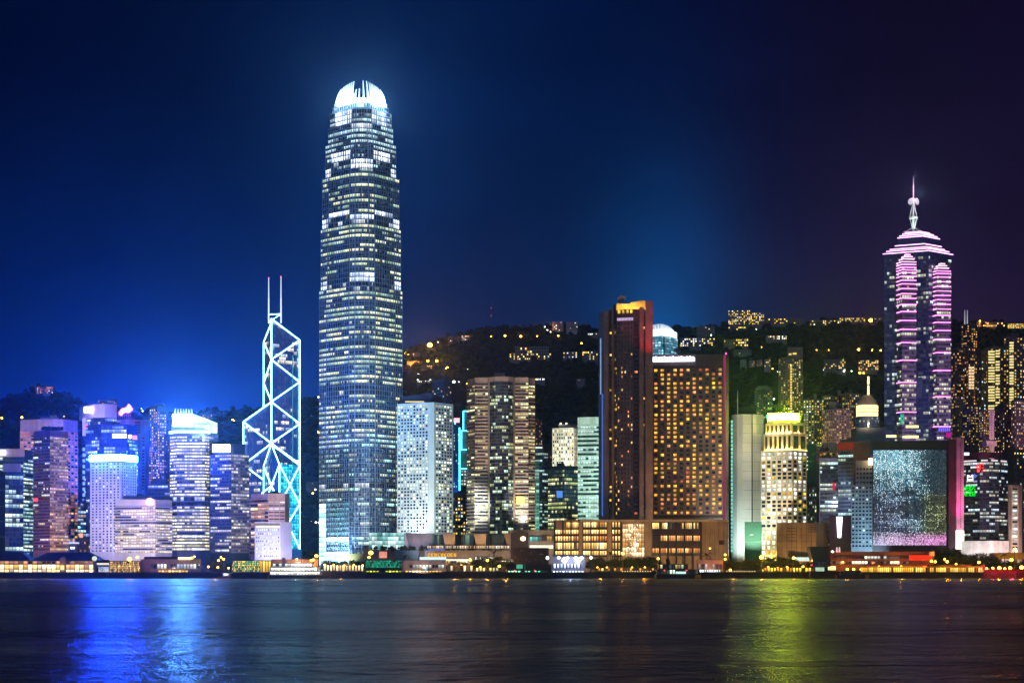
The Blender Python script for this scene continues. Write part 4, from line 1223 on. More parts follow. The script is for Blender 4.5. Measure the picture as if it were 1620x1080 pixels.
for i in range(7): g.slab(s0, s1, Z(880 - i * 7.4, 1482), Z(880 - (i + 0.9) * 7.4, 1482), 0.6, 0, 0.02, 0, 8, i, i + .99)
g.build('atrium_glass', at, b.root)
mb = MB(); rnd = random.Random(5)
for i in range(60):
    t = rnd.random(); y = 828 + rnd.random() * 50
    p = s0.lerp(s1, 0.3 + 0.4 * t + 0.1 * math.sin(y)); mb.lathe((p.x, p.y - 1.2, 0), [(0.1, Z(y, 1482) - .4), (0.42, Z(y, 1482)), (0.1, Z(y, 1482) + .4)], 6)
mb.build('chandelier', glow('chandelier light', (1.0, 0.86, 0.72), 1.8, False), b.root)
hb = MB(); fw = MB()
for i in range(6):
    x0 = 1032 + i * 13; s0, s1 = seg(x0, x0 + 10.5)
    for ya, yb, mm in ((827, 836, gold), (847, 855, gold2), (867, 874, gold2)):
        if i == 0 and ya == 847: continue
        g = MB().slab(s0, s1, Z(yb, 1482), Z(ya, 1482), 0.3, 0, 0.02, x0, x0 + 4, ya, ya + .99); g.build('hall_window', mm, b.root)
    fw.slab(s0, s1, Z(879, 1482), Z(826, 1482), 0.12)
    s2, s3 = seg(x0 + 10.5, x0 + 13); hb.slab(s2, s3, GROUND, Z(824, 1482), 1.4)
fw.build('tall_glazing', pm('brown tinted glass', '#3c2f26', 0.25), b.root); hb.build('dark_fin', m_sill, b.root)
mb = MB(); s0, s1 = seg(876, 1152 - .01); mb.slab(P1, P2, Z(825, 1482), Z(821.5, 1482), 1.9); mb.slab(P2, P3, Z(825, 1482), Z(821.5, 1482), 1.9); mb.build('coping', pm('pale coping', '#c0aa88', 0.7), b.root)
mb = MB(); s0, s1 = seg(1137, 1146); mb.slab(s0, s1, Z(861, 1482), Z(854, 1482), 0.2); mb.build('louvre', m_sill, b.root)
mb = MB(); s0, s1 = seg(1108.5, 1151); 
for i in range(7):
    c = s0.lerp(s1, i / 6); mb.slab(c, c + (s1 - s0).normalized() * 0.3, GROUND, Z(825, 1482), 0.25)
mb.build('wall_rib', pm('sandstone joint', '#80694e', 0.8), b.root)
for px in (900, 950, 1060, 1130): flood(px, 0, 1480, 850, 2.4e4, '#ffd098', 40, 10, 120)

# ------------------------------------------------------------------ mall podium
w_mall = pm('grey mall stone', '#8d867e', 0.7)
b = bld('mall_podium', 'long grey stepped mall with planted terraces and an orange sign below the towers', [(575, 1560), (700, 1545), (876, 1540)], 862, w_mall, dep=90)
mb = MB().prism([(X(583, 1550), 1550), (X(645, 1550), 1550), (X(645, 1590), 1590), (X(583, 1590), 1590)], Z(869, 1550), Z(843, 1550)); mb.build('glass_hall', strip('aqua hall glass', 1.3, 2, '#58d0c8', '#f0ffff', 1.0, '#1c6060', '#b0e8e0', mull=0.15, seed=71.0), b.root)
g = MB()
for i in range(4): g.slab((X(584, 1549), 1549), (X(643, 1549), 1549), Z(868 - i * 6.5, 1550), Z(868 - (i + .9) * 6.5, 1550), 0.3, 0, .02, 0, 14, i, i + .99)
g.build('hall_glazing', MATS['aqua hall glass'], b.root)
D = 1548
mb = MB().prism([(X(640, D), D), (X(648, D), D), (X(648, D), D + 30), (X(640, D), D + 30)], Z(868, D), Z(842, D)); mb.build('white_frame', w_white, b.root)
def slant(px0, px1, y0, y1, lean, mat, name='slanted_wall', D=1543):
    mb = MB()
    P = [(X(px0 + lean, D), D, Z(y1, D)), (X(px1, D), D, Z(y1, D)), (X(px1 + lean * .2, D), D, Z(y0, D)), (X(px0, D), D, Z(y0, D))]
    Q = [(x, D + 25, z) for x, _, z in P]
    mb.face(P); mb.face(list(reversed(Q)))
    for i in range(4):
        j = (i + 1) % 4; mb.face([P[j], P[i], Q[i], Q[j]])
    mb.build(name, mat, b.root)
slant(643, 684, 843, 869, 6, pm('smooth grey wedge', '#8c8c98', 0.5), D=1546)
for x0 in (700, 749, 797): slant(x0, x0 + 19, 844, 862, 5, pm('warm grey wedge', '#a08c78', 0.6))
gm = strip('dim terrace glass', 0.4, 2, '#6aa890', '#b0d8b8', 0.5, '#1c2c2a', '#4a5650', seed=72.0)
for x0, x1 in ((684, 700), (730, 749), (779, 797)):
    g = MB().box(X(x0, 1546), X(x1, 1546), 1546, 1570, Z(862, 1546), Z(845, 1546)); g.build('terrace_room', w_mall, b.root)
    g = MB().slab((X(x0, 1545), 1545), (X(x1, 1545), 1545), Z(861, 1546), Z(846, 1546), 0.4, 0, .02, x0, x0 + 6, 0, .99); g.build('terrace_glass', gm, b.root)
bar = strip('bar terrace lights', 0.55, 1, '#ffcc80', '#fff4e0', 1.4, '#181418', '#282020', mull=0.5, seed=73.0)
g = MB().slab((X(676, 1538), 1538), (X(860, 1538), 1538), Z(867.5, 1540), Z(863.0, 1540), 0.3, 0, .02, 0, 90, 0, .99); g.build('bar_terrace', bar, b.root)
mb = MB()
for i in range(12): mb.box(X(678 + i * 2.2, 1537), X(679 + i * 2.2, 1537), 1536, 1537, Z(869.5, 1537), Z(868.3, 1537))
mb.build('blue_lamps', glow('small blue lamp', (0.15, 0.25, 1.0), 2, False), b.root)
mb = MB().box(X(672, 1534), X(810, 1534), 1533.4, 1534, Z(884, 1534), Z(870, 1534)); mb.build('sign_wall', pm('sign wall', '#6e665e', 0.6), b.root)
# the orange sign: block letters (too small to read in the photograph)
mb = MB(); rs = random.Random(3)
for i in range(9):
    x = 677 + i * 5.1
    mb.box(X(x, 1532), X(x + 3.8, 1532), 1532.2, 1533, Z(879.6, 1532), Z(878.7, 1532)); mb.box(X(x, 1532), X(x + 3.8, 1532), 1532.2, 1533, Z(875.6, 1532), Z(874.8, 1532))
    mb.box(X(x, 1532), X(x + .9, 1532), 1532.3, 1533, Z(878.7, 1532), Z(875.6, 1532))
    if i % 2 == 0: mb.box(X(x + 2.9, 1532), X(x + 3.8, 1532), 1532.3, 1533, Z(878.7, 1532), Z(875.6, 1532))
    if i % 3: mb.box(X(x + .9, 1532), X(x + 2.9, 1532), 1532.3, 1533, Z(877.6, 1532), Z(876.8, 1532))
mb.build('sign_lettering', glow('orange sign light', (1.0, 0.5, 0.06), 1.4, False), b.root)
mb = MB().box(X(600, 1535), X(612, 1535), 1534, 1536, Z(882, 1535), Z(872, 1535)); mb.build('shop_window', glow('salmon shop light', (1.0, 0.35, 0.22), 0.9, False, .4), b.root)
mb = MB().box(X(625, 1535), X(662, 1535), 1534, 1536, Z(886, 1535), Z(870, 1535)); mb.build('teal_screen_wall', strip('teal lit wall', 1.5, 1, '#0a98a8', '#20c8d0', 0.55, '#0c5a66', '#06343c', mull=0.1, seed=74.0), b.root)
board(b, 664, 706, 880.5, 885, 1533, glow('pale aqua canopy light', (0.75, 1.0, 0.95), 1.1, False), 'canopy_light')
board(b, 706, 745, 884, 889, 1530, glow('cream canopy light', (1.0, 0.92, 0.7), 1.4, False, .5), 'canopy_light'); board(b, 752, 782, 881, 884.5, 1530, glow('white canopy light', (1.0, 1.0, 0.85), 1.6, False), 'canopy_light')
board(b, 655, 820, 886.5, 891, 1529, strip('street shops', 0.6, 2, '#ffd070', '#f4ffe0', 1.3, '#181818', '#303030', mull=.3, seed=75.0), 'shop_fronts')
for i, px in enumerate((715, 725, 768, 776)): lamp('POINT', (X(px, 1540), 1536, Z(858, 1540)), None, 900, '#ffd080', 0.3)
for px in (690, 740, 790): flood(px, 0, 1535, 870, 3.5e4, '#ffd0a0', 45, 8, 120)
flood(664, 0, 1546, 856, 2e4, '#d8d8ff', 30, 20, 90)
rg = MB(); rs = random.Random(11)
for i in range(90):
    px = 585 + rs.random() * 260; y = 866 - rs.random() * 2; c = (X(px, 1541), 1541 - rs.random() * 2, 0); z = Z(y + 2, 1541); r = 0.6 + rs.random() * 1.1
    rg.lathe(c, [(r * .4, z - r), (r, z), (r * .6, z + r * .8), (0.1, z + r * 1.3)], 6)
rg.build('planting', pm('dark green leaves', '#22351c', 0.9), b.root)
# right part of the mall with big lamp
b = bld('mall_wing', 'grey mall wing with a round glowing lamp left of the gold lit podium', [(806, 1535), (876, 1532)], 838, w_mall, dep=40)
board(b, 838, 855, 849, 856, 1531.5, strip('aqua office windows', 1.4, 2, '#50b0b0', '#80d8d0', 0.7, '#1c4c50', '#1c2c30', seed=76.0), 'window_band'); board(b, 857, 873, 848, 855, 1531.5, strip('warm office windows', .5, 1, '#ffb030', '#ffd060', 0.8, '#181010', '#2c2420', seed=77.0), 'window_band')
board(b, 838, 875, 862, 867, 1531.5, glow('ivory canopy light', '#fff4d0', 1.6, False, .4), 'canopy_light')
mb = MB().lathe((X(827.5, 1530), 1530, 0), [(0.3, Z(855, 1530)), (1.6, Z(854, 1530)), (1.9, Z(851.5, 1530)), (1.5, Z(849, 1530)), (0.3, Z(848, 1530))], 14); mb.build('globe_lamp', glow('globe lamp light', (1.0, 0.66, 0.35), 5), b.root)
board(b, 808, 836, 842, 884, 1531.6, pm('dark mall recess', '#2e2628', 0.8), 'recess_shade', 0.4)  # flat dark panel; the shade of a hollow put into its colour
flood(850, 0, 1532, 845, 4e4, '#ffd8b0', 40, 10, 110)

# ------------------------------------------------------------------ blank grey tower and neighbours
b = bld('office_tower', 'blank pale grey tower with a rounded left edge and a lone roof mast', [(1157, 1612), (1160, 1606), (1166, 1602), (1175, 1600), (1189, 1600), (1208, 1606)], 655, pm('pale panelled wall', '#a8a8a0', 0.45, 0.05))
mb = MB()
for i in range(34): mb.slab(b.pts[0], b.pts[0].lerp(b.pts[1], 0.75), Z(664 + i * 6.2 + 4.2, 1605), Z(664 + i * 6.2, 1605), 0.3)
mb.build('lit_slots', glow('aqua slot light', '#90fff0', 0.9, False, .3), b.root)
mb = MB(); mb.slab(b.pts[4] , b.pts[4].lerp(b.pts[5], 0.08), GROUND, Z(655, 1600), 0.15); mb.build('dark_seam', RAILING, b.root)
mb = MB()
for i in range(1, 16): mb.slab(b.pts[3], b.pts[4], Z(655 + i * 15, 1600) - .12, Z(655 + i * 15, 1600) + .12, 0.08); mb.slab(b.pts[4].lerp(b.pts[5], .1), b.pts[5], Z(655 + i * 15, 1600) - .12, Z(655 + i * 15, 1600) + .12, 0.08)
mb.build('panel_joints', pm('panel joint', '#70706c', 0.6), b.root)
mb = MB().prism([(X(1165, 1606), 1606), (X(1197, 1606), 1606), (X(1197, 1625), 1625), (X(1165, 1625), 1625)], Z(656, 1606), [Z(646, 1606), Z(640, 1606), Z(640, 1606), Z(646, 1606)]); mb.build('roof_screen', pm('dark green screen', '#23382c', 0.7), b.root)
mb = MB().tube((X(1167, 1604), 1604, Z(656, 1604)), (X(1167, 1604), 1604, Z(618, 1604)), 0.3, .15); mb.build('mast', pm('white mast paint', '#d8e0e0', 0.5), b.root)
lamp('SPOT', (X(1164, 1560), 1570, 14), (X(1166, 1600), 1602, 50), 2.2e5, '#e0ffff', 1, 100)
flood(1180, 0, 1600, 740, 2.6e5, '#fff4e0', 80, 20, 80); flood(1176, 0, 1600, 680, 1.6e5, '#fff4d8', 90, 60, 50)
b = bld('low_block', 'small green lit block standing at the foot of the blank grey tower', [(1178, 1545), (1205, 1545)], 825, pm('green netting wall', '#064834', 0.7))
board(b, 1178, 1204, 855.5, 857, 1544.6, glow('pale line light', '#c0ffd8', 1.0, False), 'light_line', 0.3); board(b, 1186, 1192, 844, 846.5, 1544.6, glow('small window light', '#e8fff0', 1.0, False), 'window', 0.3)
lamp('SPOT', (X(1191, 1520), 1515, 8), (X(1191, 1545), 1545, 28), 5e3, '#40ffb0', 1, 100)
# --- gold lit stepped tower
def golden_tower():
    b = bld('stepped_tower', 'cream stepped tower with gold lit arcades and a blazing yellow crown', [(1204, 1592), (1254, 1578), (1276, 1590)], 712, w_cream, dep=26)
    mats = lambda r, c: WHITE if (r in (0, 1, 7, 8, 9, 11, 17) and random.random() < 0.85) or random.random() < 0.25 else random.choice([DARKPANE, DARKPANE, YEL, DARKPANE])
    for e, cols in ((0, 6), (1, 3)):
        wins(b, e, 714, 834, 19, cols, 0.66, 0.66, pick=mats, every=1 if e == 0 else 5)
        wins(b, e, 838, 886, 6, cols, 0.6, 0.7, pick=lambda r, c: random.choice([WHITE, GREENISH, YEL]), every=50)
    st = pm('cream stone', '#c9b996')
    def tier(x0, x1, y0, y1, xc, dd, nm):
        D = 1580 + dd
        mb = MB(); k = 1 + 22 / D
        mb.prism([(X(x0, D + 12), D + 12), (X(xc, D), D), (X(x1, D + 10), D + 10), (X(x1, D + 10) * k, D + 30), (X(x0, D + 12) * k, D + 30)], Z(y1, D), Z(y0, D)); mb.build(nm, st, b.root)
        return Vector((X(x0, D + 12), D + 12)), Vector((X(xc, D), D)), Vector((X(x1, D + 10), D + 10)), D
    cl = glow('gold cornice light', (1.0, 0.78, 0.32), 1.8)
    for (x0, x1, y0, y1, xc, dd, na) in ((1209, 1275, 685, 712, 1253, 2, 6), (1212, 1272, 668, 686, 1252, 5, 6), (1214, 1266, 664, 668.5, 1251, 7, 0)):
        p, q, r, D = tier(x0, x1, y0, y1, xc, dd, 'stepped_storey')
        fa = MB(); wn_ = MB()
        for (s, t, n) in ((p, q, na), (q, r, 2 if na else 0)):
            if not n: continue
            for i in range(n + 1):
                c = s.lerp(t, i / n); h = (t - s).normalized() * 0.8
                fa.slab(c - h * (i > 0), c + h * (i < n), Z(y1, D), Z(y0 + 2, D), 0.9)
            wn_.slab(s, t, Z(y1 - 3, D), Z(y0 + 4, D), 0.1)
            fa.slab(s, t, Z(y0 + 2, D), Z(y0, D), 1.2)
        if na: fa.build('arcade', st, b.root); wn_.build('arcade_glass', pm('arcade dark glass', '#1c1a18', 0.3), b.root)
        for i in range(na):
            c = p.lerp(q, (i + 0.5) / na)
            lamp('POINT', (c.x, c.y - 2.2, Z(y1 - 1.5, D)), None, 2600, '#ffd878', 0.3)
        if na:
            c = q.lerp(r, .5); lamp('POINT', (c.x + .6, c.y - 2.2, Z(y1 - 1.5, D)), None, 2600, '#ffd878', 0.3)
        mb = MB(); mb.slab(p, q, Z(y1, D) - 0.2, Z(y1, D) + 0.5, 1.6); mb.slab(q, r, Z(y1, D) - 0.2, Z(y1, D) + 0.5, 1.6)
        if na: mb.build('cornice_light', cl, b.root)
    D = 1586
    mb = MB(); mb.prism([(X(1215, D + 8), D + 8), (X(1250, D), D), (X(1264, D + 8), D + 8), (X(1264, D) * 1.01, D + 22), (X(1215, D) * 1.01, D + 22)], Z(664.5, D), Z(653, D))
    mb.build('crown_box', st, b.root)
    mb = MB(); mb.slab((X(1215, D + 8), D + 7.8), (X(1250, D), D - .2), Z(664.4, D), Z(653.1, D), .2, back=0); mb.slab((X(1250, D), D - .2), (X(1264, D + 8), D + 7.8), Z(664.4, D), Z(653.1, D), .2, back=0)
    mb.build('crown_sign', glow('yellow crown light', (0.66, 0.82, 0.010), 160), b.root)
    mb = MB().tube((X(1228, D), D + 4, Z(651.5, D)), (X(1250, D), D + 4, Z(648.5, D)), 0.5); mb.tube((X(1268, D), D + 4, Z(664, D)), (X(1274, D), D + 4, Z(646, D)), 0.4); mb.build('roof_gear', RAILING, b.root)
    mb = MB().lathe((X(1214, D), D - 3, 0), [(0.3, Z(661.5, D)), (1.3, Z(660, D)), (1.0, Z(658, D)), (.3, Z(657, D))], 10); mb.build('green_lamp', glow('green roof lamp', (0.02, 1.0, 0.18), 14), b.root)
    flood(1230, 0, 1580, 760, 1.3e5, '#ffe090', 45, 40, 90)
    for px in (1209, 1219, 1229, 1240): lamp('POINT', (X(px, 1580), 1584, 11), None, 9e3, '#ffe8a0', 0.5)
golden_tower()
b = bld('low_block', 'windowless brown panelled block in front of the gold lit stepped tower', [(1229, 1535), (1291, 1528), (1310, 1540)], 826, pm('brown panel wall', '#80684c', 0.7), dep=20)
mb = MB()
for i in range(8): mb.slab(b.pts[0].lerp(b.pts[1], i / 8), b.pts[0].lerp(b.pts[1], i / 8 + .012), GROUND, Z(827, 1530), 0.12)
for i in range(5): mb.slab(b.pts[0], b.pts[1], Z(836 + i * 10, 1530), Z(835.6 + i * 10, 1530), 0.1)
for i in range(5): mb.slab(b.pts[0].lerp(b.pts[1], .25), b.pts[0].lerp(b.pts[1], .48), Z(835 + i * 5, 1530), Z(834 + i * 5, 1530), 0.16); mb.slab(b.pts[0].lerp(b.pts[1], .8), b.pts[0].lerp(b.pts[1], 1.), Z(828 + i * 3.4, 1530), Z(826.4 + i * 3.4, 1530), 0.16)
mb.build('panel_joints', pm('dark brown joint', '#3c3026', 0.7), b.root)
board(b, 1256, 1283, 881, 887, 1520, glow('pale lobby glass', '#e8fff0', 1.0, False, .4), 'lobby_light')
flood(1260, 0, 1530, 850, 6e4, '#ffc880', 30, 8, 120)
b = bld('scaffolded_tower', 'narrow tower wrapped in teal netting with small lamps, right of the gold lit tower', [(1272, 1750), (1291, 1750)], 702, pm('teal netting', '#0d6a60', 0.8))
mb = MB()
for i in range(4): mb.box(X(1276.5, 1749), X(1278, 1749), 1748.6, 1749.6, Z(723.5 + i * 6.4, 1749), Z(722 + i * 6.4, 1749))
mb.build('lamp', glow('white net lamp', '#d0fff8', 1.6, False), b.root)
lamp('SPOT', (X(1280, 1720), 1715, 60), (X(1281, 1750), 1750, 90), 7e4, '#60fff0', 1, 90)
b = bld('office_block', 'small grey block with a grid of windows below the teal netting', [(1275, 1715), (1288, 1712), (1298, 1716)], 770, w_grey)
wins(b, 0, 773, 830, 9, 5, 0.5, 0.5, lit=((COOL, 0.15),), every=1); wins(b, 1, 773, 830, 9, 1, 0.8, 0.5, lit=((WHITE, 0.6), (YEL, .2)), every=1)
b = bld('office_block', 'pale topped block with orange top floor windows behind the black fronted office', [(1291, 1672), (1327, 1672)], 713, w_grey)
wins(b, 0, 715, 722, 1, 7, 0.6, 0.6, lit=((ORANGE, 0.4), (WARM, 0.4)), every=1); block(b, 1305, 1325, 701, 713, 1680, 12, pm('pale blue wall', '#8ca0a8')); 
b = bld('office_block', 'black fronted office framed in pale grey with a few lit floors', [(1296, 1652), (1327, 1650)], 724, pm('pale frame wall', '#9c9c9c', 0.6))
strips(b, 731, 866, 20, strip('black office glazing', 0.2, 6, '#f4ffd8', '#c8f4ff', 1.2, '#0c0c12', '#18181c', mull=0.08, seed=81.0), wall=pm('black spandrel', '#16141a', 0.4), fill=0.55, cell=2.2, proud=0.1)
mb = MB(); p, q = b.pts
mb.slab(p, p.lerp(q, .05), GROUND, Z(724, 1650), 0.8); mb.slab(p.lerp(q, .95), q, GROUND, Z(724, 1650), 0.8); mb.slab(p.lerp(q, .05), p.lerp(q, .95), Z(730.5, 1650), Z(724, 1650), 0.8); mb.build('frame', w_grey, b.root)
board(b, 1317, 1321, 763, 775, 1648, glow('red window sign', (0.8, 0.02, 0.1), .8, False, .5), 'sign', .5)
flood(1312, 0, 1650, 780, 8e4, '#d8d8ff', 50, 60, 80)
b = bld('office_tower', 'slim grey blue glass tower capped by a red panel and a brown side wall', [(1326, 1632), (1350, 1625), (1376, 1640)], 698, pm('grey glass tower skin', '#4c5664', 0.4), roofslope=[699, 699, 694])
strips(b, 713, 866, 25, strip('grey blue office glazing', 0.38, 7, '#e8ffe0', '#b8ecff', 1.0, '#24323c', '#3c4854', mull=.12, seed=82.0), fill=0.6, cell=2.2, proud=0.2, edges=[0])
mb = MB(); mb.slab(b.pts[0], b.pts[1], Z(711, 1625), Z(699.5, 1625), 0.7); mb.build('red_panel', pm('dark red panel', '#a01028', 0.6), b.root)
mb = MB(); mb.slab(b.pts[1], b.pts[2], Z(866, 1625), Z(700, 1625), 0.15); mb.build('side_wall', pm('brown side wall', '#5c4640', 0.8), b.root)
flood(1338, 0, 1625, 705, 6e4, '#ff8080', 40, 150, 60); flood(1365, 0, 1630, 740, 7e4, '#ffb8a0', 50, 90, 70)
b = bld('office_block', 'pale blue lit block with rows of small square windows left of the media wall', [(1347, 1572), (1380, 1568)], 766, pm('pale blue wall paint', '#94a0ac', 0.6), dep=20)
wins(b, 0, 768, 866, 16, 6, 0.6, 0.44, lit=((COOL, 0.1), (WHITE, 0.08)), every=1)
block(b, 1354, 1380, 728, 766.3, 1570, 18, pm('pale blue wall paint', '#94a0ac'), 'upper_block')
b2 = B(); b2.D = 1569; b2.pts = [Vector((X(1354, 1569.6), 1569.6)), Vector((X(1380, 1569.6), 1569.6))]; b2.root = b.root; b2.wall = b.wall; b2.nw = 100
wins(b2, 0, 738, 766, 4, 5, 0.6, 0.44, lit=((DARKPANE, 1),), every=1)
board(b, 1374, 1381, 725, 735, 1567, glow('peach sign light', (1.0, 0.55, 0.22), 16), 'sign')
flood(1364, 0, 1570, 860, 1.2e5, '#b8e8ff', 40, 12, 90)
b = bld('low_block', 'dark plum block carrying a tall white tapering light sign', [(1312, 1535), (1346, 1535)], 815, w_purple, dep=16)
mb = MB(); D = 1533.5
Pq = [(X(1325.5, D), D, Z(850, D)), (X(1330.5, D), D, Z(850, D)), (X(1333, D), D, Z(817, D)), (X(1323.5, D), D, Z(817, D))]
mb.face(Pq); Q = [(x, D + 1, z) for x, _, z in Pq]
for i in range(4): mb.face([Pq[(i + 1) % 4], Pq[i], Q[i], Q[(i + 1) % 4]])
mb.build('sign', glow('tall white sign light', (0.85, 0.85, 1.0), 4), b.root)
# ------------------------------------------------------------------ media wall building
def media_mat():
    m = bpy.data.materials.new('media wall lights'); m.use_nodes = True
    k = NT(m.node_tree)
    uv = k.n('ShaderNodeUVMap').outputs[0]
    u, v = k.sep(uv)[0:2]           # u 0..1 left to right, v 0..1 upward
    NX, NY = 124.0, 112.0
    uu, vv = k.m('MULTIPLY', u, NX), k.m('MULTIPLY', v, NY)
    fu, fv = k.m('FLOOR', uu), k.m('FLOOR', vv)
    r = k.wn(k.xyz(fu, fv, 0), 3.3); r2 = k.wn(k.xyz(fu, fv, 5), 1.7)
    rc = k.wn(k.xyz(fu, 0, 9), 2.2)
    big = k.noise(k.xyz(k.m('MULTIPLY', u, 3.0), k.m('MULTIPLY', v, 4.0), 2.0), 1.0, 4.0, 0.6)
    rows = k.noise(k.xyz(k.m('MULTIPLY', u, 1.2), k.m('MULTIPLY', v, 26.0), 7.0), 1.0, 2.0)
    topleft = k.m('MULTIPLY', k.ss(v, 0.45, 0.95), k.ss(u, 0.98, 0.25))
    foot = k.ss(v, 0.16, 0.05)
    mid = k.ss(rows, 0.52, 0.7)
    dens = k.m('ADD', k.m('ADD', k.m('MULTIPLY', topleft, 0.55), k.m('MULTIPLY', foot, 0.55)), k.m('MULTIPLY', k.m('SUBTRACT', big, 0.29), 1.0))
    dens = k.m('ADD', dens, k.m('MULTIPLY', mid, k.m('MULTIPLY', k.ss(v, 0.9, 0.5), 0.35)))
    dens = k.m('SUBTRACT', dens, k.m('MULTIPLY', k.m('MULTIPLY', k.ss(u, 0.45, 1.3), k.ss(v, 0.30, 0.6)), 0.40))
    on = k.m('LESS_THAN', k.m('ADD', k.m('MULTIPLY', r, 0.75), k.m('MULTIPLY', rc, 0.25)), dens)
    line = k.m('GREATER_THAN', k.m('FRACT', uu), 0.25)
    c = k.mix(k.ss(r2, 0.4, 0.9), lin('#6ad0f0'), lin('#e8ffff'))
    c = k.mix(k.m('MULTIPLY', k.ss(v, 0.75, 0.35), k.ss(u, 0.75, 0.3)), c, k.mix(r2, lin('#6a78d8'), lin('#d8f4ff')))
    c = k.mix(k.m('MULTIPLY', k.ss(u, 0.6, 0.8), k.ss(v, 0.62, 0.45)), c, lin('#d8f0a8'))
    c = k.mix(k.ss(v, 0.17, 0.08), c, k.mix(u, lin('#e8e0ff'), lin('#ff9ce8')))
    b = k.n('ShaderNodeBsdfPrincipled')
    k.put(b.inputs['Base Color'], lin('#12121e')); b.inputs['Roughness'].default_value = 0.3
    k.put(b.inputs['Emission Color'], c)
    lit = k.m('MULTIPLY', on, k.m('ADD', 0.45, k.m('MULTIPLY', k.m('POWER', r2, 1.5), 1.5)))
    k.put(b.inputs['Emission Strength'], k.m('MULTIPLY', k.m('ADD', lit, k.m('MULTIPLY', k.m('POWER', r, 3.0), 0.28)), line))
    o = k.n('ShaderNodeOutputMaterial'); k.t.links.new(b.outputs[0], o.inputs[0])
    m.cycles.emission_sampling = 'NONE'
    return m
b = bld('media_wall_building', 'broad dark block whose whole front is a sparkling wall of lights beside a magenta pier', [(1380, 1550), (1500, 1540), (1511.5, 1541), (1523, 1552)], 697, pm('dark maroon cladding', '#2c2028', 0.6))
mb = MB(); mb.slab(b.pts[0].lerp(b.pts[1], .012), b.pts[0].lerp(b.pts[1], .975), Z(862, 1545), Z(711.5, 1545), 0.4); mb.build('media_wall', media_mat(), b.root)
mb = MB(); mb.slab(b.pts[0], b.pts[1], Z(711, 1545), Z(697, 1545), 0.8)
for i in range(7): mb.slab(b.pts[0].lerp(b.pts[1], .06 + i * .13), b.pts[0].lerp(b.pts[1], .13 + i * .13), Z(708, 1545), Z(701, 1545), 0.95)
mb.build('parapet', pm('dark parapet', '#30242a', 0.7), b.root)
mb = MB(); mb.slab(b.pts[1], b.pts[2], GROUND, Z(694, 1540), 0.7); mb.build('dark_pier', pm('dark maroon pier', '#4a2430', 0.6), b.root)
mb = MB(); mb.slab(b.pts[2], b.pts[3], Z(838, 1545), Z(692, 1545), 0.9); mb.build('lit_pier', pm('grey white pier', '#c0b4b8', 0.5), b.root)
mb = MB(); 
for i in range(34): mb.slab(b.pts[2].lerp(b.pts[3], .52), b.pts[2].lerp(b.pts[3], .62), Z(700 + i * 4, 1545) - .5, Z(700 + i * 4, 1545) + .5, 1.0)
mb.build('pier_slots', pm('dark slots', '#181014', 0.6), b.root)
mb = MB(); mb.slab(b.pts[2], b.pts[3], Z(868, 1545), Z(838.5, 1545), 1.1); mb.build('sign', glow('tall ivory sign light', (1.0, 0.95, 0.72), 2.6), b.root)
lamp('SPOT', (X(1545, 1545), 1530, 30), (X(1517, 1545), 1546, Z(745, 1545)), 1.7e5, '#ff2a9a', 1, 70)
lamp('SPOT', (X(1540, 1545), 1530, 20), (X(1517, 1545), 1546, Z(800, 1545)), 5e4, '#ff60a8', 1, 70)
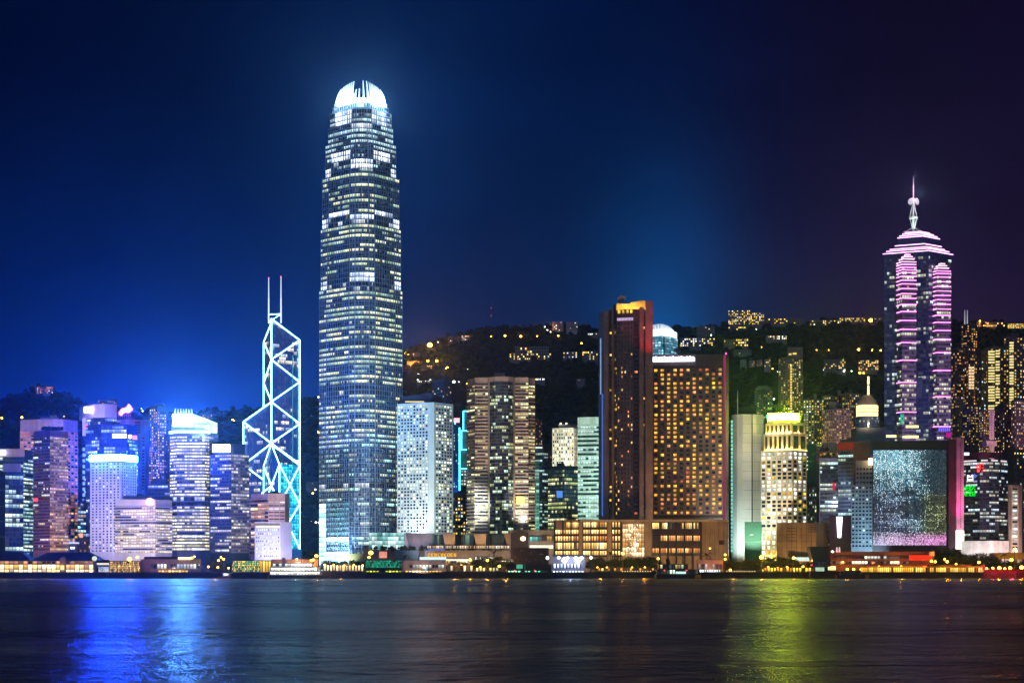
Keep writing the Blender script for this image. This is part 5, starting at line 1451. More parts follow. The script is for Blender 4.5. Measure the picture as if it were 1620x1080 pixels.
# ------------------------------------------------------------------ pink banded tower
def banded_tower():
    D = 2000.0
    t = thing('banded_tower', 'tall dark tower ringed with pink light bands under a lit mast with dishes', 'skyscraper', (X(1452, D), D + 20, GROUND))
    skin = pm('navy curtain wall', '#222a4e', 0.25)
    gl = strip('tower office glazing', 0.22, 2, '#f4f4c0', '#d8f4ff', 1.0, '#1c2344', '#2c3252', mull=0.16, seed=91.0)
    ch = [Vector((X(1399, D + 22), D + 22)), Vector((X(1469, D), D)), Vector((X(1505, D + 26), D + 26))]
    bk = [Vector((ch[2].x * (D + 60) / (D + 26) - 1, D + 60)), Vector((ch[0].x * (D + 60) / (D + 22) + 1, D + 60))]
    z1 = Z(402, D)
    mb = MB().prism(ch + bk, GROUND, z1); mb.build('body', skin, t)
    n = 42; za, zb = Z(405, D), Z(700, D); h = (za - zb) / n
    fa = MB()
    for i in range(n):
        g = MB(); u = 0
        for e in (0, 1):
            L = (ch[e + 1] - ch[e]).length; nu = round(L / 2.6)
            g.slab(ch[e], ch[e + 1], za - (i + .62) * h, za - i * h, 0.08, 0, .02, u, u + nu, n - i, n - i + .99); u += nu + 9
            fa.slab(ch[e], ch[e + 1], za - (i + 1) * h, za - (i + .62) * h, 0.3)
        g.build('window_band', gl, t)
    fa.build('facade', pm('slate blue spandrel', '#343c60', 0.4), t)
    pink = glow('pink band light', (1.0, 0.24, 0.76), 4.6)
    pinkw = glow('pale pink band light', (1.0, 0.46, 0.88), 3.2)
    bw = pm('mauve stone', '#7a6478', 0.5)
    gb = strip('bay office glazing', 0.30, 2, '#fff0b8', '#f4fff0', 1.0, '#2a1c34', '#4a3850', mull=0.16, seed=92.0)
    def bay(x0, xc, x1, ytop, ylist, d):
        c3 = [Vector((X(x0, D + d + 12), D + d + 12)), Vector((X(xc, D + d), D + d)), Vector((X(x1, D + d + 2), D + d + 2))]
        bk = [Vector((X(x1, D + 30), D + 30)), Vector((X(x0, D + 30), D + 30))]
        mb = MB().prism(c3 + bk, GROUND, Z(ytop, D)); by = mb.build('bay', bw, t)
        nn = 38; za, zb = Z(ytop + 2, D), Z(698, D); hh = (za - zb) / nn
        for i in range(nn):
            g = MB()
            for e, off in ((0, 0), (1, 20)):
                nu = max(2, round((c3[e + 1] - c3[e]).length / 2.4))
                g.slab(c3[e], c3[e + 1], za - (i + .55) * hh, za - i * hh, 0.1, 0, .02, off, off + nu, i, i + .99)
            g.build('window_band', gb, by)
        for y in ylist:
            g = MB()
            for e in (0, 1): g.slab(c3[e], c3[e + 1], Z(y + .46, D), Z(y - .46, D), 0.8)
            g.build('light_band', pink if y > 425 else pinkw, by)
        # stepped cap
        m_ = (c3[1] + c3[2]) / 2
        for s, dy in ((0.78, 4.5), (0.55, 8.5), (0.3, 12)):
            q = [m_ + (p - m_) * s + Vector((0, 6 * (1 - s))) for p in c3]
            mb = MB().prism(q + [m_ + (p - m_) * s for p in bk], Z(ytop - dy + 4.6, D), Z(ytop - dy, D)); cst = mb.build('cap_step', bw, t)
            g = MB()
            for e in (0, 1): g.slab(q[e], q[e + 1], Z(ytop - dy + 1.2, D), Z(ytop - dy - .2, D), 0.6)
            g.build('light_band', pinkw, cst)
    bay(1419, 1427, 1449.5, 416, [417, 421, 425.5, 429.5, 434, 439.7, 446, 451.5, 459, 467, 474, 484, 495, 509, 523, 544, 571.5, 606, 653], -12)
    bay(1473, 1482, 1504, 428, [429, 433, 438.6, 446, 453.6, 460.5, 467.5, 474.4, 481.5, 489, 499, 510, 523, 537, 558, 586, 627.5, 674.5], -2)
    def ring(x0, x1, xc, y, hgt, mat, lit=True, dd=0):
        da, dc = D + 22 * (xc - x0) / 71 + dd, D + 26 * (x1 - xc) / 37 + dd
        a = [Vector((X(x0, da), da)), Vector((X(xc, D + dd), D + dd)), Vector((X(x1, dc), dc))]
        b_ = [Vector((X(x1, D + 58) - 1, D + 58)), Vector((X(x0, D + 58) + 1, D + 58))]
        zt = Z(y - .0, D)
        mb = MB().prism(a + b_, zt - hgt, zt); rt = mb.build('roof_tier', mat, t)
        if lit:
            g = MB()
            for e in (0, 1): g.slab(a[e], a[e + 1], zt - 0.55, zt + 0.15, 0.9)
            g.build('light_band', pinkw, rt)
    ring(1397, 1507, 1469.5, 396, 5, skin); ring(1402.5, 1501, 1468, 392, 6, skin, dd=2); ring(1408, 1494, 1466, 389, 6, skin, dd=4)
    ring(1416, 1489, 1462, 383.5, 8, skin, dd=7); ring(1420, 1486, 1460, 371, 16, skin, dd=8)
    ring(1423, 1482, 1459, 368, 4, skin, dd=9); ring(1428, 1476, 1457, 365, 4, skin, dd=11); ring(1432, 1470, 1455, 362.5, 4, skin, dd=13); 
    # mast
    w = pm('white mast steel', '#b8c4c0', 0.45)
    mx = X(1452, D); my = D + 22
    mb = MB()
    mb.tube((mx, my, Z(363, D)), (mx, my, Z(318, D)), 1.3, 0.9)
    for a in range(6):
        c, s = math.cos(a * 1.047 + .3), math.sin(a * 1.047 + .3)
        mb.tube((mx + c * 1.2, my + s * 1.2, Z(355, D)), (mx + c * 3.8, my + s * 3.8, Z(340, D)), 0.5, .5, 5)
        mb.tube((mx + c * 3.8, my + s * 3.8, Z(337, D)), (mx + c * 1.0, my + s * 1.0, Z(317, D)), 0.5, .4, 5)
        mb.tube((mx + c * 11, my + s * 11, Z(363, D)), (mx + c * 1.2, my + s * 1.2, Z(355, D)), 0.45, .45, 5)
    mb.lathe((mx, my, 0), [(3.6, Z(340.5, D)), (4.5, Z(340, D)), (4.5, Z(337.5, D)), (3.6, Z(337, D))], 14)
    mb.build('mast', w, t)
    mb = MB()
    for sx, sy in ((-1, -.5), (1, -.5)):
        c = Vector((mx + sx * 1.2, my - 1.5, Z(313.5, D))); ax = Vector((sx * .75, -.65, 0.05)).normalized()
        mb.tube(c, c + ax * 2.2, 1.2, 3.5, 14); mb.tube(c + ax * 2.2, c + ax * 2.7, 3.5, 3.3, 14)
    mb.tube((mx, my, Z(318, D)), (mx, my, Z(308, D)), 1.6); mb.build('dish', w, t)
    mb = MB().tube((mx, my, Z(308, D)), (mx, my, Z(289, D)), 0.8, 0.6); mb.tube((mx, my, Z(289, D)), (mx, my, Z(273, D)), 0.55, 0.2); mb.build('antenna', pm('pink grey antenna', '#c8a8b8', 0.5), t)
    for px in (1443, 1461): lamp('SPOT', (X(px, D), D + 6, Z(362, D)), (mx, my, Z(325, D)), 2.2e4, '#e8fff4', 0.5, 90)
    lamp('POINT', (mx, my - 14, Z(300, D)), None, 3e4, '#ffd0e8', 0.5)
    # coloured panels near the foot
    def brd(x0, x1, y0, y1, dd, mat, nm):
        mb = MB().box(X(x0, D), X(x1, D), D + dd - 1, D + dd, Z(y1, D), Z(y0, D)); mb.build(nm, mat, t)
    brd(1421, 1426, 656, 672, -11, glow('green panel light', (0.02, .7, .4), .9, False, .3), 'green_panel')
    brd(1429, 1449, 674, 678, -12.5, glow('yellow crown lamps', (1.0, .85, .4), 1.8, False, .5), 'lamp_row'); brd(1427, 1449, 690, 694, -12.5, glow('yellow crown lamps', (1, .85, .4), 1.8), 'lamp_row')
    brd(1401, 1417, 688, 692, -3, glow('yellow crown lamps', (1, .85, .4), 1.8), 'lamp_row')
    rs = random.Random(8)
    for i in range(6): brd(1484 + i * 3.2, 1486 + i * 3.2, 676.5, 682, -2.6, glow('violet blue lamps', (.15, .12, 1.0), 1.6, False), 'violet_lamp')
    brd(1496, 1504, 684, 692, -2.6, glow('magenta panel light', (.8, .02, .4), .7, False, .4), 'magenta_panel')
    brd(1451, 1460, 596, 628, 4, strip('painted cyan reflection', 1.5, 1, '#5aa8b8', '#88c0d0', 0.5, '#203848', '#304858', mull=.06, seed=93.0), 'reflection_panel')  # a reflection in the facade put in as a glowing panel
    lamp('SPOT', (X(1440, D) * .95, D - 170, 60), (X(1440, D), D, Z(540, D)), 1.5e6, '#6874e0', 2, 70)  # unseen light added to give the facade a hazy blue
    lamp('SPOT', (X(1500, D) * .95, D - 170, 60), (X(1490, D), D, Z(480, D)), 7e5, '#b048b8', 2, 50)
banded_tower()
# --- gold crowned round tower
def round_tower():
    D = 1850.0
    t = thing('round_tower', 'blue glass round tower with a blazing gold drum and a lit spire', 'office tower', (X(1378, D), D, GROUND))
    cx, cy = X(1378, D), D + 20
    R = lambda px: px * D / F
    mb = MB().lathe((cx, cy, 0), [(R(19), GROUND), (R(19), Z(657, D))], 26); mb.build('body', strip('hazy blue glazing', 0.2, 1, '#d8e8ff', '#fff0c0', 0.8, '#2c3c66', '#4a5a80', mull=.2, seed=94.0), t)
    g = MB()
    for i in range(9): 
        for a in range(18):
            a0, a1 = math.pi + a * math.pi / 18, math.pi + (a + 1) * math.pi / 18
            r = R(19) + .1
            g.slab((cx + r * math.cos(a0), cy + r * math.sin(a0)), (cx + r * math.cos(a1), cy + r * math.sin(a1)), Z(697 - i * 4.4 + 0, D), Z(697 - i * 4.4 - 3, D), .15, 0, .02, a, a + .99, i, i + .99)
    g.build('window_band', MATS['hazy blue glazing'], t)
    lampm = glow('gold drum light', (1.0, 0.74, 0.26), 3.2)
    for y0, y1 in ((639, 643.5), (645, 649), (650.5, 656)):
        mb = MB().lathe((cx, cy, 0), [(R(17) - (y1 - 655) * .02, Z(y1, D)), (R(17.2), Z(y0, D))], 26); mb.build('gold_band', lampm, t)
    mb = MB().lathe((cx, cy, 0), [(R(16.4), Z(657, D)), (R(16.4), Z(638.5, D)), (R(16.8), Z(638, D)), (R(16), Z(634, D)), (R(13), Z(630, D)), (R(12), Z(629, D)), (R(9), Z(625, D)), (R(8), Z(622.5, D)), (R(3), Z(622, D))], 24); mb.build('stepped_cap', pm('pale cap stone', '#a89a90', .6), t)
    sp = glow('gold spire light', (1.0, 0.66, 0.24), 3)
    for y0, y1 in ((593, 605), (607, 622)): mb = MB().tube((cx, cy - 6, Z(y1, D)), (cx, cy - 6, Z(y0, D)), 1.0, .8, 8); mb.build('spire_light', sp, t)
    mb = MB().box(X(1355, D), X(1400, D), D + 2, D + 30, GROUND, Z(676, D)); mb.build('podium_block', pm('blue grey glass', '#3a466c', .3), t)
    lamp('SPOT', (X(1378, D), D - 30, Z(665, D)), (cx, cy, Z(632, D)), 5e4, '#ffd8a0', 1, 90)
round_tower()
# --- residential towers behind, right of centre
def resi(label, px0, pxc, px1, top, bot, D, wall, rows, ca, cb, lit, w=0.55, h=0.5, every=1, grp=None, rb=None, name='residential_tower'):
    lit = tuple((m_, p_ * 1.45) for m_, p_ in lit)
    ch = [(px0, D + 14), (pxc, D), (px1, D + 14)] if px0 < pxc < px1 else [(px0, D), (px1, D + 4)]
    base = max(GROUND, Z(bot, D) - 40)
    b = bld(name, label, ch, top, wall, base=base)
    wins(b, 0, top + 2, bot, rows, ca, w, h, lit=lit, every=every)
    if len(ch) == 3: wins(b, 1, top + 2, bot, rows, cb, w, h, lit=lit, every=every + 1)
    if rb: block(b, rb[0], rb[1], top - rb[2], top, D + 16, 10, wall)
    return b
w_r1 = pm('mauve tower render', '#7c6a6c', 0.8); w_r2 = pm('dusky tower render', '#64525c', 0.8); w_r3 = pm('rose beige render', '#a08480', 0.8)
b = resi('grey green tower with a rounded top and bowed balconies behind the blank grey tower', 1195, 1207, 1221, 614, 662, 2320, pm('grey green render', '#6c786c', .7), 12, 4, 4, ((YEL, .12), (GREENISH, .05)))
mb = MB().lathe((X(1208, 2326), 2330, 0), [(X(1220, 2326) - X(1208, 2326), Z(615, 2326)), (X(1219, 2326) - X(1208, 2326), Z(612, 2326)), (X(1215, 2326) - X(1208, 2326), Z(609.5, 2326)), (1, Z(609, 2326))], 20); mb.build('round_cap', pm('grey green render', '#6c786c'), b.root)
for i in range(11):
    mb = MB().tube((X(1195.5, 2320), 2318, Z(620 + i * 4, 2320)), (X(1195.5, 2320), 2318, Z(619 + i * 4, 2320)), 2.0, 2.0, 12); mb.tube((X(1220, 2320), 2318, Z(620 + i * 4, 2320)), (X(1220, 2320), 2318, Z(619 + i * 4, 2320)), 2.0, 2.0, 12); mb.build('balcony', w_grey, b.root)
b = resi('tall slim tower with a yellow stair column and stepped top on the hillside', 1232, 1239, 1270, 565, 655, 2480, pm('olive grey render', '#75705f', .75), 24, 2, 9, ((YEL, .2), (GREENISH, .06)))
block(b, 1246, 1270, 549, 566, 2488, 20, pm('olive grey render', '#75705f'), 'upper_block')
for i in range(18): board(b, 1250, 1252.2, 578 + i * 4.2, 580.6 + i * 4.2, 2486, glow('yellow stair light', (1.0, .74, .15), 1.2, False), 'stair_window', 4)
for px, y, wd in ((1248, 560, 4), (1254, 559, 6)): board(b, px, px + wd, y - 1, y + 1.4, 2487.5, glow('yellow stair light', (1, .74, .15), 1.2), 'lit_room')
lamp('SPOT', (X(1240, 2440), 2430, Z(640, 2440)), (X(1236, 2480), 2482, Z(610, 2480)), 3e4, '#fff4c8', 1, 70)
WL = ((WARM, .12), (YEL, .1), (WHITE, .07))
resi('long row of mauve flats, leftmost slab with lit stairs beside the gold lit tower', 1271, 1288, 1300, 630, 706, 2420, w_r1, 18, 4, 3, ((YEL, .25), (WHITE, .12)), rb=(1287, 1292, 7))
resi('mauve flats with a roof turret, between the lit stairs slab and the rose beige tower', 1300, 1318, 1327, 625, 700, 2440, w_r1, 18, 5, 3, WL, rb=(1325, 1330, 8))
resi('wide mauve flats right of the roof turret, half hidden by the rose beige tower', 1330, 1344, 1362, 621, 700, 2460, w_r1, 18, 5, 6, WL)
b = resi('rose beige tower with a double roof box left of the gold drum tower', 1302, 1323, 1347, 646, 702, 2080, w_r3, 13, 7, 6, ((YEL, .2), (WARM, .08)), .5, .45)
block(b, 1312, 1323, 636, 647, 2096, 12, w_r3); block(b, 1323, 1331, 638, 647, 2096, 12, w_r2)
flood(1335, 0, 2080, 690, 2.2e5, '#ffb8a0', 60, 70, 90)
# right edge cluster
tw = resi('dark tower with twin white masts at the skyline right of the pink banded tower', 1521, 1530, 1546, 512, 560, 3050, pm('black tower skin', '#14121e', .4), 12, 3, 5, ((WARM, .22), (ORANGE, .08)), .6, .5)
for px in (1526.3, 1530.3):
    mb = MB().tube((X(px, 3060), 3060, Z(513, 3060)), (X(px, 3060), 3060, Z(490, 3060)), 1.0, .4); mb.build('mast', glow('grey white mast light', (.55, .55, .7), .8, False), tw.root)
resi('orange lit flats hard against the pink banded tower', 1505, 1514, 1526, 550, 700, 2560, w_r2, 30, 3, 4, ((WARM, .18), (ORANGE, .12), (COOL, .04)))
b = resi('flats with a column of big gold window pairs right of the orange lit flats', 1526, 1532, 1548, 548, 700, 2600, w_r2, 30, 2, 6, ((WARM, .12), (ORANGE, .12)))
for i in range(8): board(b, 1532.5, 1536, 580 + i * 4.6, 583 + i * 4.6, 2595, glow('gold pair window', (1.0, .7, .38), 1.2, False), 'big_window', 2); board(b, 1537, 1540.5, 580 + i * 4.6, 583 + i * 4.6, 2595, glow('gold pair window', (1, .7, .38), 1.2), 'big_window', 2)
resi('unlit plum tower between the gold pair flats and the yellow ladder flats', 1546, 1552, 1560, 552, 690, 2520, w_purple, 26, 2, 2, ((WARM, .06), (COOL, .04)))
b = resi('plum flats with two ladders of yellow windows near the right edge', 1558, 1576, 1590, 548, 690, 2640, w_r2, 28, 4, 4, ((WARM, .08), (YEL, .06)))
for i in range(24):
    if i % 7 != 5: board(b, 1563.5, 1573, 555 + i * 4.3, 557.2 + i * 4.3, 2636, glow('yellow ladder window', (1.0, .84, .32), 1.2, False), 'lit_room', 2)
    if i % 5 != 3: board(b, 1575, 1581, 554 + i * 4.3, 556.2 + i * 4.3, 2636, glow('yellow ladder window', (1, .84, .32), 1.2), 'lit_room', 2)
b = resi('tallest plum flats at the right edge with a bright yellow window strip', 1588, 1604, 1626, 531, 680, 2560, w_r2, 32, 4, 5, ((YEL, .16), (WARM, .1), (COOL, .03)), rb=(1599, 1612, 4))
for i in range(27):
    if i % 6 != 4: board(b, 1597, 1603, 541 + i * 4.3, 543.6 + i * 4.3, 2556, glow('yellow ladder window', (1, .84, .32), 1.2), 'lit_room', 2)
resi('beige brown flats speckled with gold, in front of the orange lit flats', 1507, 1514, 1524, 630, 700, 2120, w_r3, 16, 3, 4, ((YEL, .06), (WARM, .05)))
resi('narrow brown flats beside the speckled beige flats, with ladder of warm windows', 1524, 1536, 1549, 640, 704, 2060, w_r2, 15, 4, 5, ((WARM, .14), (YEL, .1)))
resi('brown flats with yellow stair windows left of the white capped column', 1549, 1556, 1564, 648, 715, 2000, w_r2, 16, 3, 3, ((YEL, .35), (WHITE, .05)))
b = bld('column_tower', 'slim pale windowless column with a gabled foot among the flats', [(1565, 1905), (1573, 1905)], 647, pm('pale column wall', '#807068', .7)); mb = MB().prism([(X(1561, 1903), 1903), (X(1577, 1903), 1903), (X(1577, 1903), 1920), (X(1561, 1903), 1920)], Z(705, 1903), [Z(697, 1903)] * 4); mb.build('foot', pm('pale column wall', '#a89490'), b.root); wins(b, 0, 650, 690, 10, 1, .12, .5, lit=((DARKPANE, 1),), every=1, grid=False)
b = resi('domed plum flats right of the pale column', 1574, 1586, 1600, 645, 716, 2010, w_purple, 16, 5, 5, ((WARM, .12), (COOL, .05)))
mb = MB().lathe((X(1587, 2015), 2022, 0), [(X(1600, 2010) - X(1588, 2010), Z(645, 2010)), (5.6, Z(641, 2010)), (3, Z(638, 2010)), (.5, Z(637, 2010))], 16); mb.build('dome', w_purple, b.root)
resi('plum flats with warm and pink windows cut by the right edge', 1600, 1608, 1628, 632, 760, 1960, w_r2, 26, 3, 6, ((WARM, .2), (WHITE, .06)))
b = bld('office_block', 'dark slab with blue lamps behind the beige tower at the right edge', [(1590, 1720), (1603, 1712), (1626, 1720)], 710, w_purple)
wins(b, 1, 714, 800, 16, 5, .5, .5, lit=((YEL, .12), (COOL, .1)), every=1)
for px, py, en in ((1535, 600, 5e5), (1600, 600, 5e5), (1340, 670, 1.6e5)): flood(px, 0, 2000, py, en, '#d0a0b8', 160, 90, 80)  # unseen lights added for a pink purple city glow on the flats
# dark glass office with colour patches
b = bld('office_block', 'dark plum glass office with a green LED patch and a red patch on its front', [(1521, 1578), (1550, 1563), (1565, 1560), (1580, 1566), (1594, 1580)], 726, pm('plum glass skin', '#241c38', .25), dep=30)
strips(b, 731, 855, 22, strip('plum office glazing', .40, 5, '#fff4d0', '#c8e8ff', 1.0, '#1c1838', '#3a3450', mull=.14, seed=95.0), wall=pm('plum spandrel', '#37304e', .4), fill=.58, cell=2.2, proud=.3)
mb = MB()
for e in range(4): mb.slab(b.pts[e], b.pts[e + 1], Z(724, 1560), Z(715, 1560), 1.6 if e != 3 else .6)
mb.build('crown_canopy', pm('plum canopy', '#40243c', .6), b.root)
mb = MB()
for e in range(4): mb.slab(b.pts[e], b.pts[e + 1], Z(729.5, 1560), Z(726.8, 1560), .5)
mb.build('crown_lights', strip('crown light run', .6, 2, '#fff4e0', '#ffd8ff', 1.2, '#281c30', '#3a2c40', mull=.3, seed=96.0), b.root)
board(b, 1525, 1533, 715.5, 720, 1558, glow('small white sign light', (.85, .85, 1.0), 1.6, False), 'sign')
def patch(b, x0, x1, y0, y1, D, col, s, nx, ny, p, nm, seed):
    rs = random.Random(seed); mb = MB()
    for i in range(nx):
        for j in range(ny):
            if rs.random() < p:
                a = x0 + (x1 - x0) * i / nx; y = y0 + (y1 - y0) * j / ny
                mb.box(X(a, D), X(a + (x1 - x0) / nx * .85, D), D - .5, D, Z(y + (y1 - y0) / ny * .7, D), Z(y, D))
    mb.build(nm, glow(nm.replace('_', ' ') + ' light', col, s, True), b.root)
patch(b, 1522, 1543, 767, 785, 1560, (0.0, 0.8, 0.02), 1.4, 12, 9, .8, 'green_led_patch', 1)
patch(b, 1544, 1556, 733, 747, 1560, (1.0, 0.04, 0.03), 2.2, 8, 7, .65, 'red_led_patch', 2)
patch(b, 1530, 1540, 751, 761, 1560, (.9, .85, .95), 2.2, 5, 5, .8, 'white_led_patch', 3)
patch(b, 1538, 1546, 749, 762, 1560, (.15, .25, 1.0), 1.2, 5, 6, .4, 'blue_led_patch', 4)
mb = MB().prism([(X(1520, 1548), 1548), (X(1571, 1542), 1542), (X(1596, 1550), 1550), (X(1596, 1575), 1575), (X(1520, 1575), 1575)], GROUND, Z(855, 1545)); mb.build('white_podium', pm('white podium wall', '#c8c4c4', .6), b.root)
for px in (1533, 1552, 1580): lamp('POINT', (X(px, 1545), 1530, 9), None, 7.0e3, '#fff0e8', .5)
flood(1550, 0, 1548, 862, 6e4, '#e8f4ff', 40, 14, 120)
b = bld('office_tower', 'beige tower with a single column of wide windows near the right edge', [(1595, 1552), (1600, 1548), (1611, 1548), (1617, 1552)], 767, pm('beige tile wall', '#a8948c', .65), dep=18)
wins(b, 1, 770, 880, 19, 1, .72, .55, lit=((WHITE, .25), (GREENISH, .1), (COOL, .1)), wall=w_beige, every=1)
flood(1606, 0, 1550, 850, 9e4, '#ffd0c0', 40, 12, 100)
b = bld('office_block', 'dark block at the frame edge right of the beige tower', [(1618, 1600), (1660, 1600)], 755, w_purple); wins(b, 0, 760, 860, 16, 8, .5, .5, lit=((WARM, .2),), every=1)

# lift housings, tanks and aerials on the plainer roofs
rsp = random.Random(99)
for b in list(BLDS):
    nm = b.root.name.split('.')[0]
    wd = (b.pts[-1] - b.pts[0]).length
    if nm in ('office_tower', 'office_block', 'residential_tower') and b.z1 - b.z0 > 30 and wd > 9:
        a = rsp.uniform(.1, .4)
        plant_room(b, (a, a + rsp.uniform(.2, .42)), rsp.uniform(1.6, 3.4), w_dgrey)
        if rsp.random() < .6:
            p = b.pts[0].lerp(b.pts[-1], rsp.uniform(.2, .8)); y = max(q.y for q in b.pts) + 8
            MB().tube((p.x * y / p.y, y, b.z1 - .3), (p.x * y / p.y, y, b.z1 + rsp.uniform(4, 9)), .22, .1).build('aerial', RAILING, b.root)

# ================================================================== HILLSIDE
hid = 0
HILLPANE = {YEL: pane('yellow hillside window', '#ffc830', 2.6, col2='#ffe080'), WARM: pane('warm hillside window', '#ffb040', 2.6, col2='#ffd890'), WHITE: pane('white hillside window', '#fff2d0', 3.0, col2='#e8f4ff'),
            ORANGE: pane('orange hillside window', '#ff8040', 2.0, col2='#ffb070'), COOL: pane('cool hillside window', '#a8d0ff', 2.2, col2='#e8fff0'), GREENISH: pane('pale green hillside window', '#d0ffd8', 2.4, col2='#fffad0')}
def house(label, px0, px1, y0, y1, rows, cols, lit, wall=None, name='hillside_house', cat='house', h=.55, w=.6):
    D = on_hill((px0 + px1) / 2, y1) - 25
    b = bld(name, label, [(px0, D + 4), (px1, D)], y0, wall or w_dgrey, base=Z(y1, D) - 25, dep=16, cat=cat, D=D)
    wins(b, 0, y0 + .6, y1, rows, cols, w, h, lit=tuple((HILLPANE[m_], p_) for m_, p_ in lit), every=1, proud=.25)
    return b
HL = ((WARM, .35), (YEL, .2), (WHITE, .1))
w_h1 = pm('hillside render', '#6e6a72', .8); w_h2 = pm('pale hillside render', '#9a96a0', .8)
house('cluster of pink orange lit flats on the far left hilltop', 58, 84, 611, 622, 4, 10, ((ORANGE, .3), (WHITE, .12)), w_h1, 'hilltop_flats', 'flats')
house('grey square house on the left ridge slope, first right of the tallest tower', 709, 717, 532, 540, 3, 3, ((WHITE, .2),), w_h1)
house('grey house with a lamp at its foot beside the square ridge house', 719, 728, 532, 539, 3, 4, ((WARM, .15),), w_h1)
house('ridge house with white and amber lights near the unlit mast', 730, 748, 530, 538, 3, 7, ((WHITE, .35), (WARM, .2)), w_h1)
house('pale twin topped flats on the ridge left of the brown hotel', 874, 891, 508, 523, 6, 7, ((WHITE, .08), (WARM, .05)), w_h2, 'hilltop_flats', 'flats')
house('second pale flats on the ridge nearer the brown hotel', 896, 914, 509, 522, 6, 7, ((WHITE, .05), (WARM, .06)), w_h2, 'hilltop_flats', 'flats')
house('low lit terrace under the ridge just left of the brown hotel', 926, 947, 526, 530, 1, 9, ((WHITE, .6),), w_h1)
house('long two storey villa with a row of lit arches on the mid slope', 806, 872, 558, 569, 3, 22, ((WHITE, .1), (YEL, .25)), w_h1, 'hillside_villa', 'villa')
house('upper unlit storeys behind the arched villa, three windows lit', 815, 868, 548, 559, 2, 14, ((YEL, .14),), w_h1, 'hillside_villa', 'villa')
house('villa with white lit ground floor left of the blue lit villa', 891, 913, 556, 566, 3, 8, ((WHITE, .28), (YEL, .15)), w_h1, 'hillside_villa', 'villa')
house('villa with a blue lit base near the brown hotel on the slope', 921, 946, 555, 569, 4, 9, ((YEL, .28), (COOL, .12)), w_h1, 'hillside_villa', 'villa')
house('long house with a bright row of lamps right of the bay windowed tower', 836, 862, 597, 602, 1, 12, ((WHITE, .6), (YEL, .2)), w_h1)
house('small gabled house low on the dark slope between towers', 912, 926, 599, 608, 3, 5, ((WARM, .3),), w_h1)
house('house with pale lights above the grey stepped tower', 660, 682, 601, 605, 1, 9, ((GREENISH, .6),), w_h1)
house('long flat roofed house by the amber lamps on the left slope', 650, 664, 558, 563, 2, 5, ((WARM, .2),), w_h1)
house('shelf roofed house above an amber lamp on the left slope', 644, 664, 571, 574, 1, 6, ((ORANGE, .1),), w_h2)
house('house over the golden bushes in the left slope cluster', 666, 684, 577, 583, 2, 6, ((WARM, .35),), w_h1)
house('tall flats with ladders of yellow windows on the right ridge', 1152, 1187, 490, 513, 9, 13, ((YEL, .38), (WHITE, .1)), w_h1, 'hilltop_flats', 'flats')
house('second ladder lit flats stepping down beside the tall ridge flats', 1187, 1209, 494, 513, 7, 8, ((YEL, .42), (WHITE, .1)), w_h1, 'hilltop_flats', 'flats')
house('low ridge flats with a few yellow rooms right of the ladder lit flats', 1209, 1246, 503, 512, 3, 12, ((YEL, .28), (WARM, .1)), w_h1, 'hilltop_flats', 'flats')
house('dim ridge flats with one bright room further right', 1246, 1271, 503, 512, 3, 8, ((YEL, .12),), w_h1, 'hilltop_flats', 'flats')
house('ridge terrace of houses left half, lit along its base', 1281, 1328, 506, 514, 3, 16, ((YEL, .25), (WHITE, .08)), w_h1, 'hilltop_flats', 'flats')
house('ridge terrace near the amber lamp left of the banded tower', 1328, 1369, 502, 509, 3, 14, ((YEL, .45), (WARM, .1)), w_h1, 'hilltop_flats', 'flats')
house('ridge house between the amber lamp and the pink banded tower', 1380, 1400, 500, 508, 3, 6, ((WARM, .4),), w_h1)
house('dim wide flats on the shoulder left of the ladder lit flats', 1102, 1131, 516, 531, 6, 11, ((WARM, .06),), w_h1, 'hilltop_flats', 'flats')
house('row of bright villas under the dim wide flats', 1076, 1109, 534, 548, 4, 10, ((WHITE, .35), (YEL, .2)), w_h1, 'hillside_villa', 'villa')
house('villas with bright terrace lamps at the right of the bright row', 1110, 1131, 534, 547, 4, 7, ((WHITE, .3), (YEL, .2)), w_h1, 'hillside_villa', 'villa')
house('house below the tall ridge flats with pale lamps', 1152, 1183, 516, 522, 2, 10, ((YEL, .3),), w_h1)
house('flat yellow walled villa on the mid slope, left of the lamp lit villa', 1145, 1163, 537, 548, 3, 6, ((YEL, .25),), pm('yellow villa render', '#a08c50', .8), 'hillside_villa', 'villa')
house('villa lit by three bright lamps beside the yellow walled villa', 1164, 1184, 535, 548, 3, 6, ((YEL, .55),), w_h1, 'hillside_villa', 'villa')
house('long villa with a bright white terrace under the ridge', 1212, 1245, 530, 537, 2, 12, ((WHITE, .45), (YEL, .25)), w_h1, 'hillside_villa', 'villa')
house('dim flat block below the yellow walled villa', 1160, 1189, 553, 562, 4, 10, ((WHITE, .02),), w_h1)
house('first of the small grey villas in a row with orange lamps, unlit', 1171, 1181, 569, 581, 4, 4, ((WHITE, .03),), w_h2, 'hillside_villa', 'villa')
house('second small grey villa in the row, with a white lamp', 1185, 1194, 570, 579, 4, 4, ((ORANGE, .2),), w_h2, 'hillside_villa', 'villa')
house('third small grey villa, one room lit, in the row', 1197, 1206, 569, 578, 4, 4, ((ORANGE, .12),), w_h2, 'hillside_villa', 'villa')
house('last small villa in the row, with two bright rooms', 1209, 1219, 568, 580, 4, 4, ((WARM, .35),), w_h2, 'hillside_villa', 'villa')
house('square flats with a lit stair line above teal lamps on the right slope', 1303, 1338, 568, 586, 6, 12, ((WARM, .12), (YEL, .1)), w_h1, 'hillside_flats', 'flats')
house('square flats crowded with lit rooms left of the pink banded tower', 1358, 1390, 569, 585, 6, 11, ((WARM, .3), (YEL, .22)), w_h1, 'hillside_flats', 'flats')
